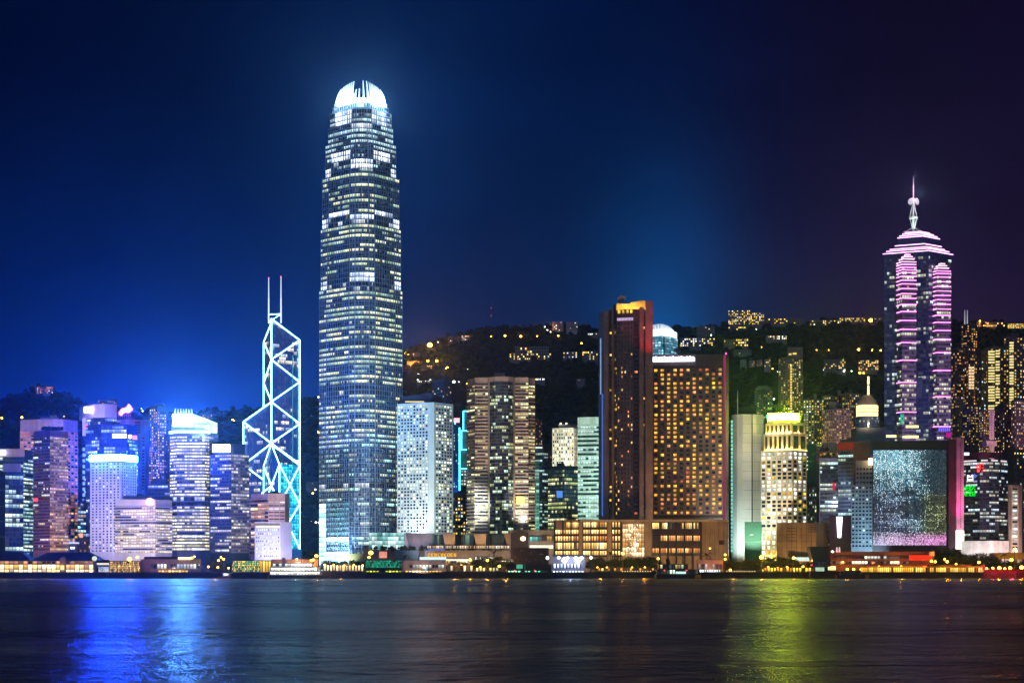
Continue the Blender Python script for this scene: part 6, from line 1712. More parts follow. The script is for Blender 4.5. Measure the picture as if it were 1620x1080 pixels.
house('long ridge top terrace ablaze with gold at the right edge', 1594, 1632, 511, 519, 3, 14, ((YEL, .75), (WARM, .2)), w_h1, 'hilltop_flats', 'flats')
house('ridge houses with scattered gold lamps right of the twin masts', 1545, 1590, 509, 517, 2, 14, ((YEL, .3), (WARM, .2)), w_h1, 'hilltop_flats', 'flats')
house('low lit houses on the slope beside the braced tower', 484, 503, 762, 770, 2, 8, ((WARM, .15), (COOL, .1)), w_h1)
house('ridge flats behind the blazing crown tower', 320, 336, 655, 662, 2, 6, ((ORANGE, .25),), w_h1)
b = bld('radio_mast', 'thin unlit radio mast with red lamps on the ridge', [(776.8, 4080), (777.6, 4080)], 478, RAILING, base=300, dep=1, cat='mast', body='mast_body')
for y in (487, 499): board(b, 776.4, 778.0, y - .8, y + .8, 4078, glow('dim red mast lamp', (1, .05, .03), 1.4, False), 'red_lamp')
# lamps along the hill roads
def lamp_proto(nm, label, group, col, s, r, h=8.0):
    t = thing(nm, label, 'street lamp', (0, 0, 0), group)
    mb = MB(); mb.tube((0, 0, -6), (0, 0, h), 0.22, 0.14, 6); mb.tube((0, 0, h), (0, -1.4, h + .5), 0.12, .1, 5); ps = mb.build('post', RAILING, t)
    mb = MB().lathe((0, -1.4, 0), [(r * .35, h + .5 - r * .8), (r * .9, h + .5 - r * .4), (r, h + .5), (r * .8, h + .5 + r * .5), (r * .2, h + .5 + r * .85)], 10); mb.build('lamp_head', glow(nm.replace('_', ' ') + ' light', col, s, False), ps)
    return t
PROTO = {}
def street(kind, px, py, D=None, sc=1.0, label=None, group=None):
    a = dict(amber=('amber_lamp', 'amber street lamp glowing on a dark hillside road', 'amber lamps along the hill roads', (1.0, .50, .05), 16, 1.5),
             white=('white_lamp', 'white street lamp glowing on the dark hillside', 'white lamps along the hill roads', (.9, 1.0, .95), 7, 1.15),
             quay=('quay_lamp', 'orange street lamp on a post along the waterfront promenade', 'lamps along the promenade', (1.0, .48, .05), 11, .9))[kind]
    if kind not in PROTO:
        t = PROTO[kind] = lamp_proto(a[0], a[1], a[2], a[3], a[4], a[5])
    else:
        t = copy_tree(PROTO[kind])
    if D is None: D = on_hill(px, py) - 12
    z = Z(py, D) - 8.5 * sc
    t.location = (X(px, D), D, z); t.scale = (sc, sc, sc)
    if label: t['label'] = label
    return t
for px, py, sc in ((680, 546, 3.2), (642, 559, 1.7), (646, 562, 1.6), (665, 560, 1.7), (652, 576, 1.9), (691, 571, 1.6), (708, 582, 1.6), (706, 583, 1.1), (699, 582, 1.0), (677, 571, 1.5), (676, 581, 1.1), (679, 580, 1.1), (661, 578, .8),
                   (799, 531, 1.3), (824, 532, 1.3), (850, 532, 1.3), (883, 531, 1.1), (739, 607, 1.1), (938, 606, 1.1), (920, 543, 1.1), (777, 532, .8), (730, 611, .7), (710, 572, 1.0),
                   (1377, 507, 2.6), (1358, 553, 1.5), (1310, 554, 1.2), (1291, 554, 1.1), (1380, 554, 1.2), (1393, 554, 1.0), (1205, 549, .8), (1360, 590, 1.4), (1366, 590, 1.0), (1190, 578, 1.1), (1217, 582, .9), (1222, 583, .8),
                   (3, 661, 1.3), (35, 660, 1.4), (85, 659, 1.1), (102, 659, 1.2), (127, 661, .9), (490, 682, 1.3), (503, 684, 1.5), (368, 664, 1.1), (371, 666, 1.0), (360, 652, .8), (495, 780, .9), (488, 828, 1.1), (1550, 508, 1.1), (1541, 534, 1.0)):
    if (px, py) == (680, 546): street('amber', px, py, None, sc, 'biggest amber lamp of all, high on the left slope')
    elif (px, py) == (1377, 507): street('amber', px, py, None, sc, 'large amber lamp on the right ridge beside the pink banded tower')
    else: street('amber', px, py, None, sc)
for px, py, sc in ((718, 604, 2.2), (662, 591, 1.2), (661, 601, 1.2), (681, 601, 1.1), (717, 586, .9), (726, 604, .9), (740, 584, .6), (739, 590, .6), (701, 543, .8), (693, 541, 1.0), (504, 628, 1.5), (862, 517, 1.1), (866, 522, 1.0), (871, 525, 1.0),
                   (1196, 521, 1.2), (1303, 585, 1.0), (1312, 587, 1.2), (1325, 586, 1.4), (1335, 587, 1.4), (1347, 587, 1.1), (1224, 631, 1.3), (1218, 576, .8), (1230, 588, .7), (1115, 530, 1.4), (1125, 530, 1.4), (226, 650, 1.2), (224, 646, .9), (322, 653, 1.2), (499, 774, 1.1), (492, 825, 1.2), (500, 826, 1.2), (505, 826, 1.2), (830, 576, .8)):
    if (px, py) == (718, 604): street('white', px, py, None, sc, 'brightest white lamp, beside the grey stepped tower')
    else: street('white', px, py, None, sc)

# ================================================================== WATERFRONT
GAIN[0] = 2.3
w_dark = pm('dark painted wood', '#241d22', .8)
def pier_bld(name, label, px0, px1, top, D, dep, wall, cat='pier'):
    return bld(name, label, [(px0, D), (px1, D)], top, wall, dep=dep, cat=cat)
# deck slabs standing in the water under the piers
def deck(label, px0, px1, D=1346, dep=14, h=(3.4, 0.8), mat=None):
    mb = MB().box(X(px0, D), X(px1, D), D, D + dep, h[1], h[0])
    n = int((px1 - px0) / 4)
    for i in range(n + 1):
        x = X(px0 + (px1 - px0) * i / max(1, n), D); mb.box(x - .35, x + .35, D + .2, D + 1.0, -1.5, h[1])
    o = mb.build('pier_deck', mat or w_dark); tag(o, label, 'pier deck'); return o
deck('dark piled deck below the arcaded ferry pier at the left edge', -30, 168); deck('dark piled deck below the amber lit pier and grey sheds', 172, 362)
deck('dark piled deck under the green and gold glass pier', 366, 431); deck('dark piled deck under the green glass pier', 577, 636, h=(3.2, .3)); deck('dark piled deck under the grey pier with yellow ground floor', 638, 705, h=(3.2, .3))
deck('long brown quay wall before the trees right of the yellow pier', 705, 800, 1349, 4, (4.6, .5), m_sea); deck('black deck before the small green pier', 800, 872); deck('black deck of the bright white pier', 874, 928)
deck('plum coloured quay under the control tower and red terminal', 1282, 1362, 1345, 10, (4.8, .2), pm('plum quay wall', '#4a2c34', .8)); deck('brown timber wharf below the yellow arcade pier', 1364, 1556, 1346, 12, (4.0, .4), pm('brown wharf timber', '#5c3436', .8))
# arcaded ferry pier
D = 1356
b = pier_bld('ferry_pier', 'long two storey ferry pier with a dark hipped roof and gold lit arcades', -40, 152, 886, D, 22, pm('cream pier wall', '#a08860', .7))
mb = MB()
e0, e1 = Z(886.5, D), Z(873, D)
x0, x1 = X(-46, D), X(156, D)
for (a0, a1, ee) in ((-46, 50, 872.5), (50, 158, 873.5)):
    xa, xb = X(a0, D), X(a1, D); zt = Z(ee, D)
    mb.face([(xa, D - 3, e0), (xb, D - 3, e0), (xb - 8, D + 9, zt), (xa + 8, D + 9, zt)]); mb.face([(xb, D + 25, e0), (xa, D + 25, e0), (xa + 8, D + 13, zt), (xb - 8, D + 13, zt)])
    mb.face([(xb, D - 3, e0), (xb, D + 25, e0), (xb - 8, D + 13, zt), (xb - 8, D + 9, zt)]); mb.face([(xa, D + 25, e0), (xa, D - 3, e0), (xa + 8, D + 9, zt), (xa + 8, D + 13, zt)])
    mb.face([(xa + 8, D + 9, zt), (xb - 8, D + 9, zt), (xb - 8, D + 13, zt), (xa + 8, D + 13, zt)]); mb.face([(xa, D - 3, e0), (xa, D + 25, e0), (xb, D + 25, e0), (xb, D - 3, e0)])
mb.build('roof', pm('dark slate roof', '#2c2a3c', .7), b.root)
arc1 = strip('gold arcade glow', 1.9, 1, '#ffc24a', '#fff2c8', 1.35, '#4a3818', '#3c2c18', mull=.16, seed=101.0); arc2 = strip('white gold arcade glow', 1.9, 1, '#fff0d0', '#ffd888', 1.5, '#4a3818', '#3c2c18', mull=.18, seed=102.0); arc0 = strip('dim arcade rooms', .55, 1, '#c89868', '#ffb070', .55, '#241a1c', '#5a4630', mull=.22, seed=103.0)
for i, (y0, y1, mm, n) in enumerate(((887.5, 892, arc0, 24), (893, 900, arc1, 24), (901, 906.5, arc2, 24))):
    g = MB().slab((X(-30, D), D), (X(148, D), D), Z(y1, D), Z(y0, D), .15, 0, .02, 0, n, i, i + .99); g.build('arcade_windows', mm, b.root)
mb = MB()
for i in range(25):
    px = -30 + 178 * i / 24
    mb.slab((X(px - .45, D), D), (X(px + .45, D), D), 3.4, Z(886.6, D), .8)
mb.slab((X(-32, D), D), (X(150, D), D), Z(893, D), Z(892, D), 1.4); mb.slab((X(-32, D), D), (X(150, D), D), Z(901, D), Z(900, D), 1.4)
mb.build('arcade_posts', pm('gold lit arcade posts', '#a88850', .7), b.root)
mb = MB().prism([(X(96, D), D - 3.4), (X(105, D), D - 3.4), (X(105, D), D + 3), (X(96, D), D + 3)], Z(907, D), Z(884, D)); mb.face([(X(95, D), D - 4, Z(884, D)), (X(106, D), D - 4, Z(884, D)), (X(100.5, D), D - 4, Z(879.5, D))]); mb.face([(X(106, D), D - 4, Z(884, D)), (X(106, D), D + 3, Z(884, D)), (X(100.5, D), D + 3, Z(879.5, D)), (X(100.5, D), D - 4, Z(879.5, D))]); mb.face([(X(95, D), D + 3, Z(884, D)), (X(95, D), D - 4, Z(884, D)), (X(100.5, D), D - 4, Z(879.5, D)), (X(100.5, D), D + 3, Z(879.5, D))])
mb.build('gable_bay', pm('cream pier wall', '#a08860'), b.root)
mb = MB().box(X(97.5, D), X(103.5, D), D - 4, D - 3.5, Z(901, D), Z(893.5, D)); mb.build('gable_window', glow('gold gable light', (1.0, .72, .25), 1.4, False), b.root)
mb = MB().tube((X(151, D), D - 4, Z(883, D)), (X(151, D), D - 2.5, Z(883, D)), 1.55, n=16); mb.build('clock_face', glow('pale clock light', (.85, .9, .65), .9, False), b.root)
for px in (10, 45, 80, 100, 125): lamp('POINT', (X(px, D), D - 5, Z(897, D)), None, 800, '#ffb850', .4)
mb = MB().prism([(X(96, D), D + 30), (X(102.5, D), D + 30), (X(102.5, D), D + 38), (X(96, D), D + 38)], Z(880, D), Z(856, D)); t = mb
o = mb.build('clock_tower', pm('grey tower stone', '#77728a', .7)); tag(o, 'slim square clock tower with two pale dials above the ferry pier roof', 'clock tower')
mb = MB()
for px in (97.6, 101.2): mb.tube((X(px, D), D + 30.2, Z(865.5, D)), (X(px, D), D + 29.6, Z(865.5, D)), .75, n=12)
mb.build('clock_dial', glow('white dial light', (.85, 1, 1), 2.5, False), o)
mb = MB().box(X(94, D), X(105, D), D + 28, D + 40, Z(858.5, D), Z(856, D)); mb.tube((X(99.5, D), D + 34, Z(856, D)), (X(99.5, D), D + 34, Z(850, D)), .3); mb.build('lit_cornice', glow('pale cornice light', (.8, .9, 1.0), .9, False), o)
# footbridge stair and amber pier
def gangway(label, px0, y0, px1, y1, D):
    mb = MB()
    for dz in (0, 1.6):
        mb.tube((X(px0, D), D, Z(y0, D) + dz), (X(px1, D), D, Z(y1, D) + dz), .22)
    for i in range(7):
        t = i / 6; x = X(px0 + (px1 - px0) * t, D); z = Z(y0 + (y1 - y0) * t, D); mb.tube((x, D, z), (x, D, z + 1.6), .15)
    o = mb.build('gangway', pm('pale gangway steel', '#8890a0', .5)); tag(o, label, 'gangway')
gangway('steel stair sloping down from the arcaded ferry pier', 147, 892, 165, 905, 1352); gangway('steel stair sloping down at the right end of the grey sheds', 316, 896, 330, 906, 1352)
b = pier_bld('pier_shed', 'open lit hall between the arcaded pier and the amber netted pier', 152, 173, 885, 1364, 14, w_dark); board(b, 153, 173, 890, 893, 1363.5, glow('small cream lamps', (1, .9, .6), 1.0, False, .5), 'lamps', .3); board(b, 155, 172, 896, 897.6, 1363.5, glow('blue strip lamp', (.3, .45, 1), 1.2, False), 'strip_lamp', .3); board(b, 156, 172, 898, 905, 1363.5, glow('pale shed light', (.8, .82, .8), .8, False, .4), 'lit_opening', .3)
def netted(label, px0, px1, y0, y1, D, colA, colB, s, seed, top_mat):
    b = pier_bld('ferry_pier', label, px0, px1, y0, D, 16, top_mat)
    mt = strip('pier glazing ' + str(seed), .8, 1, colA, colB, s, '#0c1c18', '#2a2c24', mull=.3, seed=seed, grey=.4)
    n = max(2, round((y1 - y0) / 3.2))
    for i in range(n):
        ya = y0 + 1.0 + (y1 - y0 - 1) * i / n; yb = y0 + .5 + (y1 - y0 - 1) * (i + 1) / n
        g = MB().slab((X(px0 + .4, D), D), (X(px1 - .4, D), D), Z(yb, D), Z(ya, D), .25, 0, .02, 0, round((px1 - px0) / 1.6), i, i + .99); g.build('window_band', mt, b.root)
    fr = MB()
    for i in range(9):
        px = px0 + (px1 - px0) * i / 8; fr.slab((X(px - .25, D), D), (X(px + .25, D), D), 3.4, Z(y0, D), .5)
    fr.slab((X(px0, D), D), (X(px1, D), D), Z(y0 + .6, D), Z(y0 - .4, D), .7); fr.build('frame', RAILING, b.root)
    return b
b = netted('small pier wrapped in amber lit netting under a bright street lamp', 173, 222, 887, 906, 1360, '#ffb020', '#ffd860', 1.0, 111.0, w_dark)
lamp('POINT', (X(206, 1352), 1352, Z(884, 1352)), None, 4000, '#ffa030', .5)
b = pier_bld('pier_shed', 'long grey pier shed with a dark strip of windows and orange lit ground floor', 222, 318, 884, 1362, 16, pm('grey pier render', '#857268', .8))
board(b, 238, 316, 892, 899, 1361.7, strip('dim pier rooms', .3, 2, '#d8f0ff', '#fff0d0', .9, '#1c1a24', '#4a4044', mull=.25, seed=112.0), 'window_band', .3); board(b, 250, 298, 902, 907, 1361.7, strip('orange pier hall', .9, 1, '#ffa830', '#ffd070', 1.2, '#241408', '#3c2410', mull=.3, seed=113.0), 'window_band', .3)
block(b, 228, 300, 880, 884.3, 1366, 8, w_dark); board(b, 282, 302, 881, 884.5, 1361, glow('ember orange terrace light', (1.0, .6, .22), 5), 'terrace_light', .4)
flood(270, 0, 1362, 888, 0.45e4, '#ffd8c0', 14, 6, 130)
lamp('POINT', (X(312, 1358), 1356, Z(893, 1358)), None, 500, '#c0ffe0', .3)
b = netted('two storey glass pier glittering green at the left and gold at the right', 367, 429, 886, 907, 1360, '#40d890', '#ffd040', 1.0, 114.0, w_dark)
board(b, 411, 429, 887.5, 906, 1359.2, strip('gold netting', 1.3, 1, '#ffb818', '#ffd850', .95, '#3c2808', '#4a3008', mull=.25, seed=115.0), 'gold_netting', .3)
b = pier_bld('pier_shed', 'peach walled pier hall behind the white ferry', 429, 503, 884, 1368, 12, pm('peach pier wall', '#a08474', .8)); board(b, 468, 476, 888, 894, 1367.5, glow('peach bay light', (1, .75, .5), 1.6, False), 'lit_bay', .3); flood(465, 0, 1368, 886, 1.2e4, '#ffc898', 12, 8, 120)
b = netted('green glass pier with a yellow lit lower deck left of the grey pier', 578, 636, 885, 898, 1360, '#18a878', '#30d8a0', .55, 116.0, w_dark)
board(b, 579, 600, 902.5, 908, 1359.2, strip('lime deck lights', .95, 1, '#c8e010', '#e8e840', 1.1, '#283008', '#1c1c08', mull=.35, seed=117.0), 'window_band', .3); board(b, 609, 636, 902.5, 908, 1359.2, MATS['lime deck lights'], 'window_band', .3)
b = pier_bld('ferry_pier', 'grey pier block with a window strip over a golden yellow ground floor', 638, 704, 886, 1360, 16, pm('grey pier block render', '#8a7c7c', .8))
board(b, 648, 703, 893, 898, 1359.7, strip('grey pier rooms', .35, 2, '#d8f0e8', '#fff0d0', .8, '#1c1a24', '#6a6060', mull=.25, seed=118.0), 'window_band', .3); board(b, 641, 699, 902.5, 908, 1359.7, strip('golden pier hall', .95, 2, '#ffb830', '#fff0b8', 1.3, '#241408', '#3c2410', mull=.25, seed=119.0), 'window_band', .3)
flood(670, 0, 1360, 892, 1.0e4, '#f0c8b8', 14, 7, 130)
mb = MB().tube((X(673.5, 1352), 1352, 1), (X(673.5, 1352), 1352, Z(895, 1352)), .5); mb.tube((X(671, 1352), 1352, Z(899, 1352)), (X(676, 1352), 1352, Z(899, 1352)), .4); o = mb.build('navigation_beacon', glow('teal beacon light', (.25, .9, .9), .9, False)); tag(o, 'teal lit beacon post in front of the grey pier block', 'beacon')
b = pier_bld('pier_shed', 'low dark pier with a green lit hall and red lamps near the white pier', 802, 872, 892, 1358, 14, w_dark)
board(b, 817, 827, 892.5, 899, 1357.6, glow('green screen light', (.1, .55, .35), .8, False, .5), 'screen', .3); board(b, 803, 866, 902.5, 907, 1357.6, strip('green white pier lamps', .85, 1, '#c0ffc8', '#40e8a0', 1.3, '#0c1410', '#141c14', mull=.4, seed=121.0), 'lamp_row', .3)
mb = MB()
for px in (814, 846): mb.box(X(px - .8, 1357), X(px + .8, 1357), 1356.6, 1357.2, Z(903, 1357), Z(901, 1357))
mb.build('red_lamp', glow('red pier lamp', (1, .05, .06), 3, False), b.root)
board(b, 829.5, 831, 892, 908, 1357, pm('pale post', '#a8a090', .6), 'post', .5)
b = pier_bld('pier_shed', 'tall dark mesh walled hall behind the small green pier', 812, 868, 866, 1372, 14, pm('dark mesh wall', '#1e1a20', .8))
mb = MB(); rs = random.Random(21)
for i in range(26):
    px = 814 + rs.random() * 52; y = 869 + rs.random() * 32; mb.box(X(px, 1371.5), X(px + .5, 1371.5), 1371.3, 1371.6, Z(y + .6, 1371.5), Z(y, 1371.5))
mb.build('lamps', glow('scattered tiny lamp', (1.0, .8, .5), 1.0, False), b.root)
b = pier_bld('ferry_pier', 'dazzling white lit pier with two rows of lamps left of the dark tree line', 872, 926, 877, 1356, 14, pm('white violet pier wall', '#8c8498', .7))
board(b, 874, 925, 877, 880, 1352, pm('flat white canopy', '#c8ccd8', .6), 'canopy', 5)
board(b, 875, 918, 891.5, 898, 1355.6, strip('white lamp row', .9, 1, '#e8f4ff', '#a8c0ff', 1.6, '#181428', '#241c30', mull=.45, seed=122.0), 'lamp_row', .3); board(b, 874, 924, 903, 908, 1355.6, strip('lower white lamp row', .9, 1, '#f0fff0', '#c8d8ff', 1.6, '#181428', '#241c30', mull=.4, seed=123.0), 'lamp_row', .3)
mb = MB()
for px, y, r in ((884, 881.5, 1.1), (893, 886, 1.9), (898, 882, 1.0), (911, 882, 1.3), (914, 886.5, 1.9), (920, 882, 1.2), (866, 882, 1.0), (935, 881.5, 1.0)): mb.lathe((X(px, 1352), 1352, 0), [(r * .3, Z(y, 1352) - r), (r, Z(y, 1352)), (r * .3, Z(y, 1352) + r)], 12)
mb.build('floodlamp', glow('white floodlamp', (.75, .88, 1.0), 9), b.root)
lamp('POINT', (X(902, 1352), 1350, Z(888, 1352)), None, 3000, '#c8d8ff', .5)
# control tower and red terminal
b = bld('control_tower', 'dark flaring control tower on lit glass legs beside the red terminal', [(1288, 1358), (1309, 1358)], 897, w_dark, dep=9, cat='tower')
mb = MB(); D = 1355
a = [(X(1286, D), D, Z(888, D)), (X(1309, D), D, Z(888, D)), (X(1309, D), D, Z(868, D)), (X(1281, D), D, Z(868, D))]; q = [(x, D + 14, z) for x, _, z in a]
mb.face(a); mb.face(list(reversed(q)))
for i in range(4): mb.face([a[(i + 1) % 4], a[i], q[i], q[(i + 1) % 4]])
mb.box(X(1281.5, D), X(1309, D), D + .5, D + 12, Z(868, D), Z(864, D)); mb.build('cabin', pm('dark cabin glass', '#20181e', .35), b.root)
mb = MB().box(X(1309, D), X(1314, D), D, D + 10, Z(896, D), Z(864, D)); mb.build('red_wall', pm('dull red wall', '#8c2c2c', .7), b.root)
board(b, 1283, 1309, 888, 896, 1356.5, strip('tower rooms', .25, 2, '#90d8e0', '#6090ff', .8, '#18141c', '#241c24', mull=.2, seed=124.0), 'window_band', .3); board(b, 1290, 1304, 897, 907, 1357, glow('pale green hall light', (.55, .85, .62), .8, False, .3), 'lit_hall', .3)
mb = MB().lathe((X(1284, 1352), 1352, 0), [(.2, Z(894.2, 1352)), (.6, Z(893.4, 1352)), (.2, Z(892.6, 1352))], 8); mb.build('red_lamp', glow('red tower lamp', (1, .03, .05), 4, False), b.root)
w_redt = pm('red brown terminal wall', '#5c3634', .75)
b = bld('ferry_terminal', 'long low red brown terminal with two window strips and a bright red end wall', [(1314, 1372), (1478, 1370)], 872, w_redt, dep=24, cat='terminal')
tr = strip('terminal rooms', .42, 5, '#d8fff0', '#fff8d8', 1.1, '#1c1014', '#3c2020', mull=.2, seed=125.0)
board(b, 1322, 1438, 879.5, 883.5, 1369.5, tr, 'window_band', .3); board(b, 1312, 1438, 887.5, 891.5, 1369.5, tr, 'window_band', .3)
board(b, 1438, 1474, 877.5, 886, 1369, glow('red lit wall light', (1.0, .04, .015), .95), 'red_light_wall', .4); board(b, 1470, 1478, 872, 879, 1368.5, pm('pale sign box', '#b0a8a0', .6), 'sign_box', .6)
board(b, 1310, 1322, 895, 901, 1368, glow('gold hall light', (1, .72, .25), 2.2, False), 'lit_hall', .3)
mb = MB()
for px in (1324, 1328): mb.tube((X(px, 1366), 1366, Z(873, 1366)), (X(px, 1366), 1366, Z(865, 1366)), .7, .4)
mb.build('vent_pipe', glow('pink white pipe glow', (1, .6, .6), 1.1, False), b.root)  # vent pipes given a glow of their own
mb = MB().lathe((X(1317, 1366), 1366, 0), [(.3, Z(873.5, 1366)), (1.0, Z(872, 1366)), (.3, Z(870.5, 1366))], 10); mb.build('floodlamp', glow('cream floodlamp', (1, 1, .75), 7), b.root)
for px in (1340, 1390, 1430): flood(px, 0, 1370, 880, 2.6e3, '#ff8a60', 22, 10, 130)
flood(1456, 0, 1370, 880, 7e3, '#ff3018', 16, 8, 120)
b = bld('arcade_pier', 'long yellow lit pier arcade with white columns on the wharf', [(1362, 1357), (1554, 1355)], 895, pm('ochre pier wall', '#8a6c2c', .7), dep=10, cat='pier')
ar = strip('yellow arcade lights', .97, 2, '#ffb410', '#ffe070', 1.25, '#4a3810', '#3c2c08', mull=.34, seed=126.0)
g = MB().slab(b.pts[0], b.pts[1], Z(907.5, 1355), Z(897.5, 1355), .2, 0, .02, 0, 60, 0, .99); g.build('arcade_glow', ar, b.root)
mb = MB()
for i in range(61):
    c = b.pts[0].lerp(b.pts[1], i / 60); mb.slab(c - Vector((.25, 0)), c + Vector((.25, 0)), 3.6, Z(897, 1355), .6)
mb.slab(b.pts[0], b.pts[1], Z(897.5, 1355), Z(895, 1355), 1.5); mb.build('columns', pm('pale gold columns', '#b89a50', .7), b.root)
mb = MB().box(X(1440, 1362), X(1536, 1362), 1360, 1366, Z(895, 1362), Z(892.5, 1362)); mb.build('upper_roof', pm('olive roof', '#6a5418', .8), b.root)
for px in (1380, 1420, 1460, 1500, 1540): lamp('POINT', (X(px, 1350), 1350.5, Z(899, 1350)), None, 600, '#ffb030', .3)
b = bld('site_hoarding', 'red lit construction hoarding right of the yellow arcade pier', [(1556, 1358), (1640, 1358)], 900, pm('dull crimson hoarding', '#8c1c38', .8), dep=1.5, cat='hoarding')
mb = MB()
for i in range(42): mb.slab(b.pts[0].lerp(b.pts[1], i / 42), b.pts[0].lerp(b.pts[1], i / 42 + .012), 3.5, Z(900, 1358), .12)
mb.build('hoarding_ribs', pm('dark crimson rib', '#4c1020', .8), b.root)
board(b, 1552, 1558, 893, 901, 1357, glow('red box light', (1, .05, .08), .6, False), 'red_box', .8)
for px in (1570, 1600): lamp('POINT', (X(px, 1350), 1347, 8), None, 9000, '#ff3050', .4)
mb = MB().box(X(1570, 1500), X(1660, 1500), 1496, 1508, Z(884, 1500), Z(874, 1500)); o = mb.build('flyover', pm('concrete flyover', '#7c6c48', .8)); tag(o, 'orange lit flyover deck crossing behind trees at the right edge', 'flyover')
mb = MB()
for px in (1580, 1605, 1630): mb.box(X(px, 1500), X(px + 4, 1500), 1499, 1505, GROUND - .5, Z(883.9, 1500))
mb.build('pier_column', MATS['concrete flyover'], o)
flood(1600, 0, 1496, 880, 1.6e4, '#ffb030', 14, 9, 130)
# low pale hall between trees
b = bld('pavilion', 'small pink pavilion with a lit colonnade beside the dark moored ferry', [(1101, 1362), (1144, 1362)], 885, pm('pink pavilion wall', '#a88070', .8), dep=12, cat='pavilion')
board(b, 1104, 1120, 892, 900, 1361.7, strip('dim pavilion louvres', .1, 1, '#ffd0a0', '#ffffff', .6, '#3c2c28', '#6a5048', mull=.4, seed=127.0), 'louvre_window', .3); board(b, 1126, 1143, 892, 900, 1361.7, MATS['dim pavilion louvres'], 'louvre_window', .3)
g = MB().slab((X(1099, 1360), 1360), (X(1140, 1360), 1360), Z(909, 1360), Z(901, 1360), .3, 0, .02, 0, 11, 0, .99); g.build('colonnade_lights', strip('white colonnade lights', 1.9, 1, '#e0fff4', '#f4ffff', 1.5, '#183028', '#141820', mull=.5, seed=128.0), b.root)
block(b, 1119, 1126, 882, 885.2, 1364, 6, pm('pink pavilion wall', '#a88070')); flood(1125, 0, 1362, 890, 5e3, '#ffc0a0', 12, 6, 120)

for lab, px0, px1, y0, y1, D, A, Bc, S, sd in (
    ('low white gold strip of added lights under the dark trees right of the white ferry', 511, 576, 893, 903, 1365, '#fff0c8', '#ffd080', 1.3, 141.0),
    ('bright cream added light strip under the trees right of the golden pier', 706, 749, 893.5, 906, 1364, '#fffbe0', '#ffe090', 1.4, 142.0),
    ('dim green gold added light strip under the trees before the mesh walled hall', 752, 800, 897, 905, 1364, '#e8ffc0', '#ffd070', 1.0, 143.0),
    ('amber added light strip under the long dark tree row below the podium', 940, 1036, 897.5, 902.5, 1364, '#ffa830', '#ffd070', 0.9, 144.0),
    ('amber added light strip beside the control tower', 1208, 1284, 897, 906.5, 1364, '#ffa020', '#ffd040', 1.1, 145.0)):
    b = bld('added_light_row', lab, [(px0, D), (px1, D)], y0, w_dark, dep=4, cat='light strip')  # made-up low blocks with glowing fronts, added for light under the trees
    board(b, px0 + .5, px1 - .5, y0 + 1.0, y1, D - .1, strip('added strip lights ' + str(sd), .72, 1, A, Bc, S, '#14100c', '#1c1814', mull=.42, seed=sd), 'lit_front', .3)

# ------------------------------------------------------------------ boats
def boat(name, label, pxc, L, D, decks, hull, wallm, winm, deckh=2.6, mast=True, flip=1, funnel=None, z0=0.0, hullh=2.2, bm=9.0):
    t = thing(name, label, 'ferry', (X(pxc, D), D, 0))
    x0 = X(pxc, D)
    def plan(l, w): return [(x0 + s * flip * l / 2, D + q * w / 2) for s, q in ((-.94, -1), (.72, -1), (1.0, 0), (.72, 1), (-.94, 1), (-1.0, .6), (-1.0, -.6))]
    def orient(p): return p if flip == 1 else list(reversed(p))
    mb = MB().prism(orient(plan(L, bm)), -.8, hullh); mb.build('hull', hull, t)
    z = hullh
    for i, (sc, off) in enumerate(decks):
        l = L * sc; w = bm * (.92 - .08 * i)
        xa, xb = x0 + off * flip * L - l / 2, x0 + off * flip * L + l / 2
        mb = MB().box(xa, xb, D - w / 2, D + w / 2, z, z + deckh - .25); mb.box(xa - .8, xb + .8, D - w / 2 - .5, D + w / 2 + .5, z + deckh - .25, z + deckh); dh = mb.build('deck_house', wallm, t)
        g = MB().slab((xa + .6, D - w / 2), (xb - .6, D - w / 2), z + .5, z + deckh - .5, .12, 0, .02, 0, max(3, round(l / 2)), i, i + .99); g.build('window_row', winm, dh)
        z += deckh
    if mast:
        mb = MB().tube((x0 + .1 * L * flip, D, z), (x0 + .1 * L * flip, D, z + 8), .25, .1); mb.tube((x0 + .1 * L * flip - 1.6, D, z + 5), (x0 + .1 * L * flip + 1.6, D, z + 5), .12); mb.build('mast', RAILING, t)
    if funnel: mb = MB().tube((x0 - .2 * L * flip, D, z), (x0 - .22 * L * flip, D, z + 3.5), 1.5, 1.2, 12); mb.build('funnel', funnel, t)
    return t
w_boat = pm('white ship paint', '#c8ccd4', .4); h_dark = pm('dark hull paint', '#16151d', .5)
bw = strip('ship saloon lights', .95, 3, '#f4fff4', '#fff0d0', 1.7, '#202830', '#9098a0', mull=.2, seed=131.0)
t = boat('ferry', 'white three deck ferry moored at the peach walled pier hall', 468, 36, 1340, ((.92, 0), (.86, -.02), (.74, -.05)), h_dark, w_boat, bw, funnel=w_boat)
lamp('POINT', (X(468, 1334), 1330, 6), None, 1200, '#f0f4ff', .5); lamp('POINT', (X(510, 1345), 1346, 8), None, 1500, '#fff0d0', .5)
t = boat('ferry', 'dark unlit ferry with red lamps moored beside the pink pavilion', 1072, 30, 1340, ((.9, .0), (.62, -.1)), h_dark, pm('dark plum ship paint', '#241c2a', .6), strip('dark ship windows', .14, 2, '#ffd878', '#c0ffe0', .9, '#0c0a10', '#1c1820', mull=.3, seed=132.0), funnel=pm('dark plum ship paint', '#241c2a'), hullh=2.6, deckh=3.4)
mb = MB()
for px in (1051, 1086): mb.lathe((X(px, 1334), 1333, 0), [(.2, Z(902.5, 1334)), (.55, Z(901.6, 1334)), (.2, Z(900.8, 1334))], 8)
mb.build('red_lamp', glow('red ship lamp', (1, .03, .05), 4, False), t)
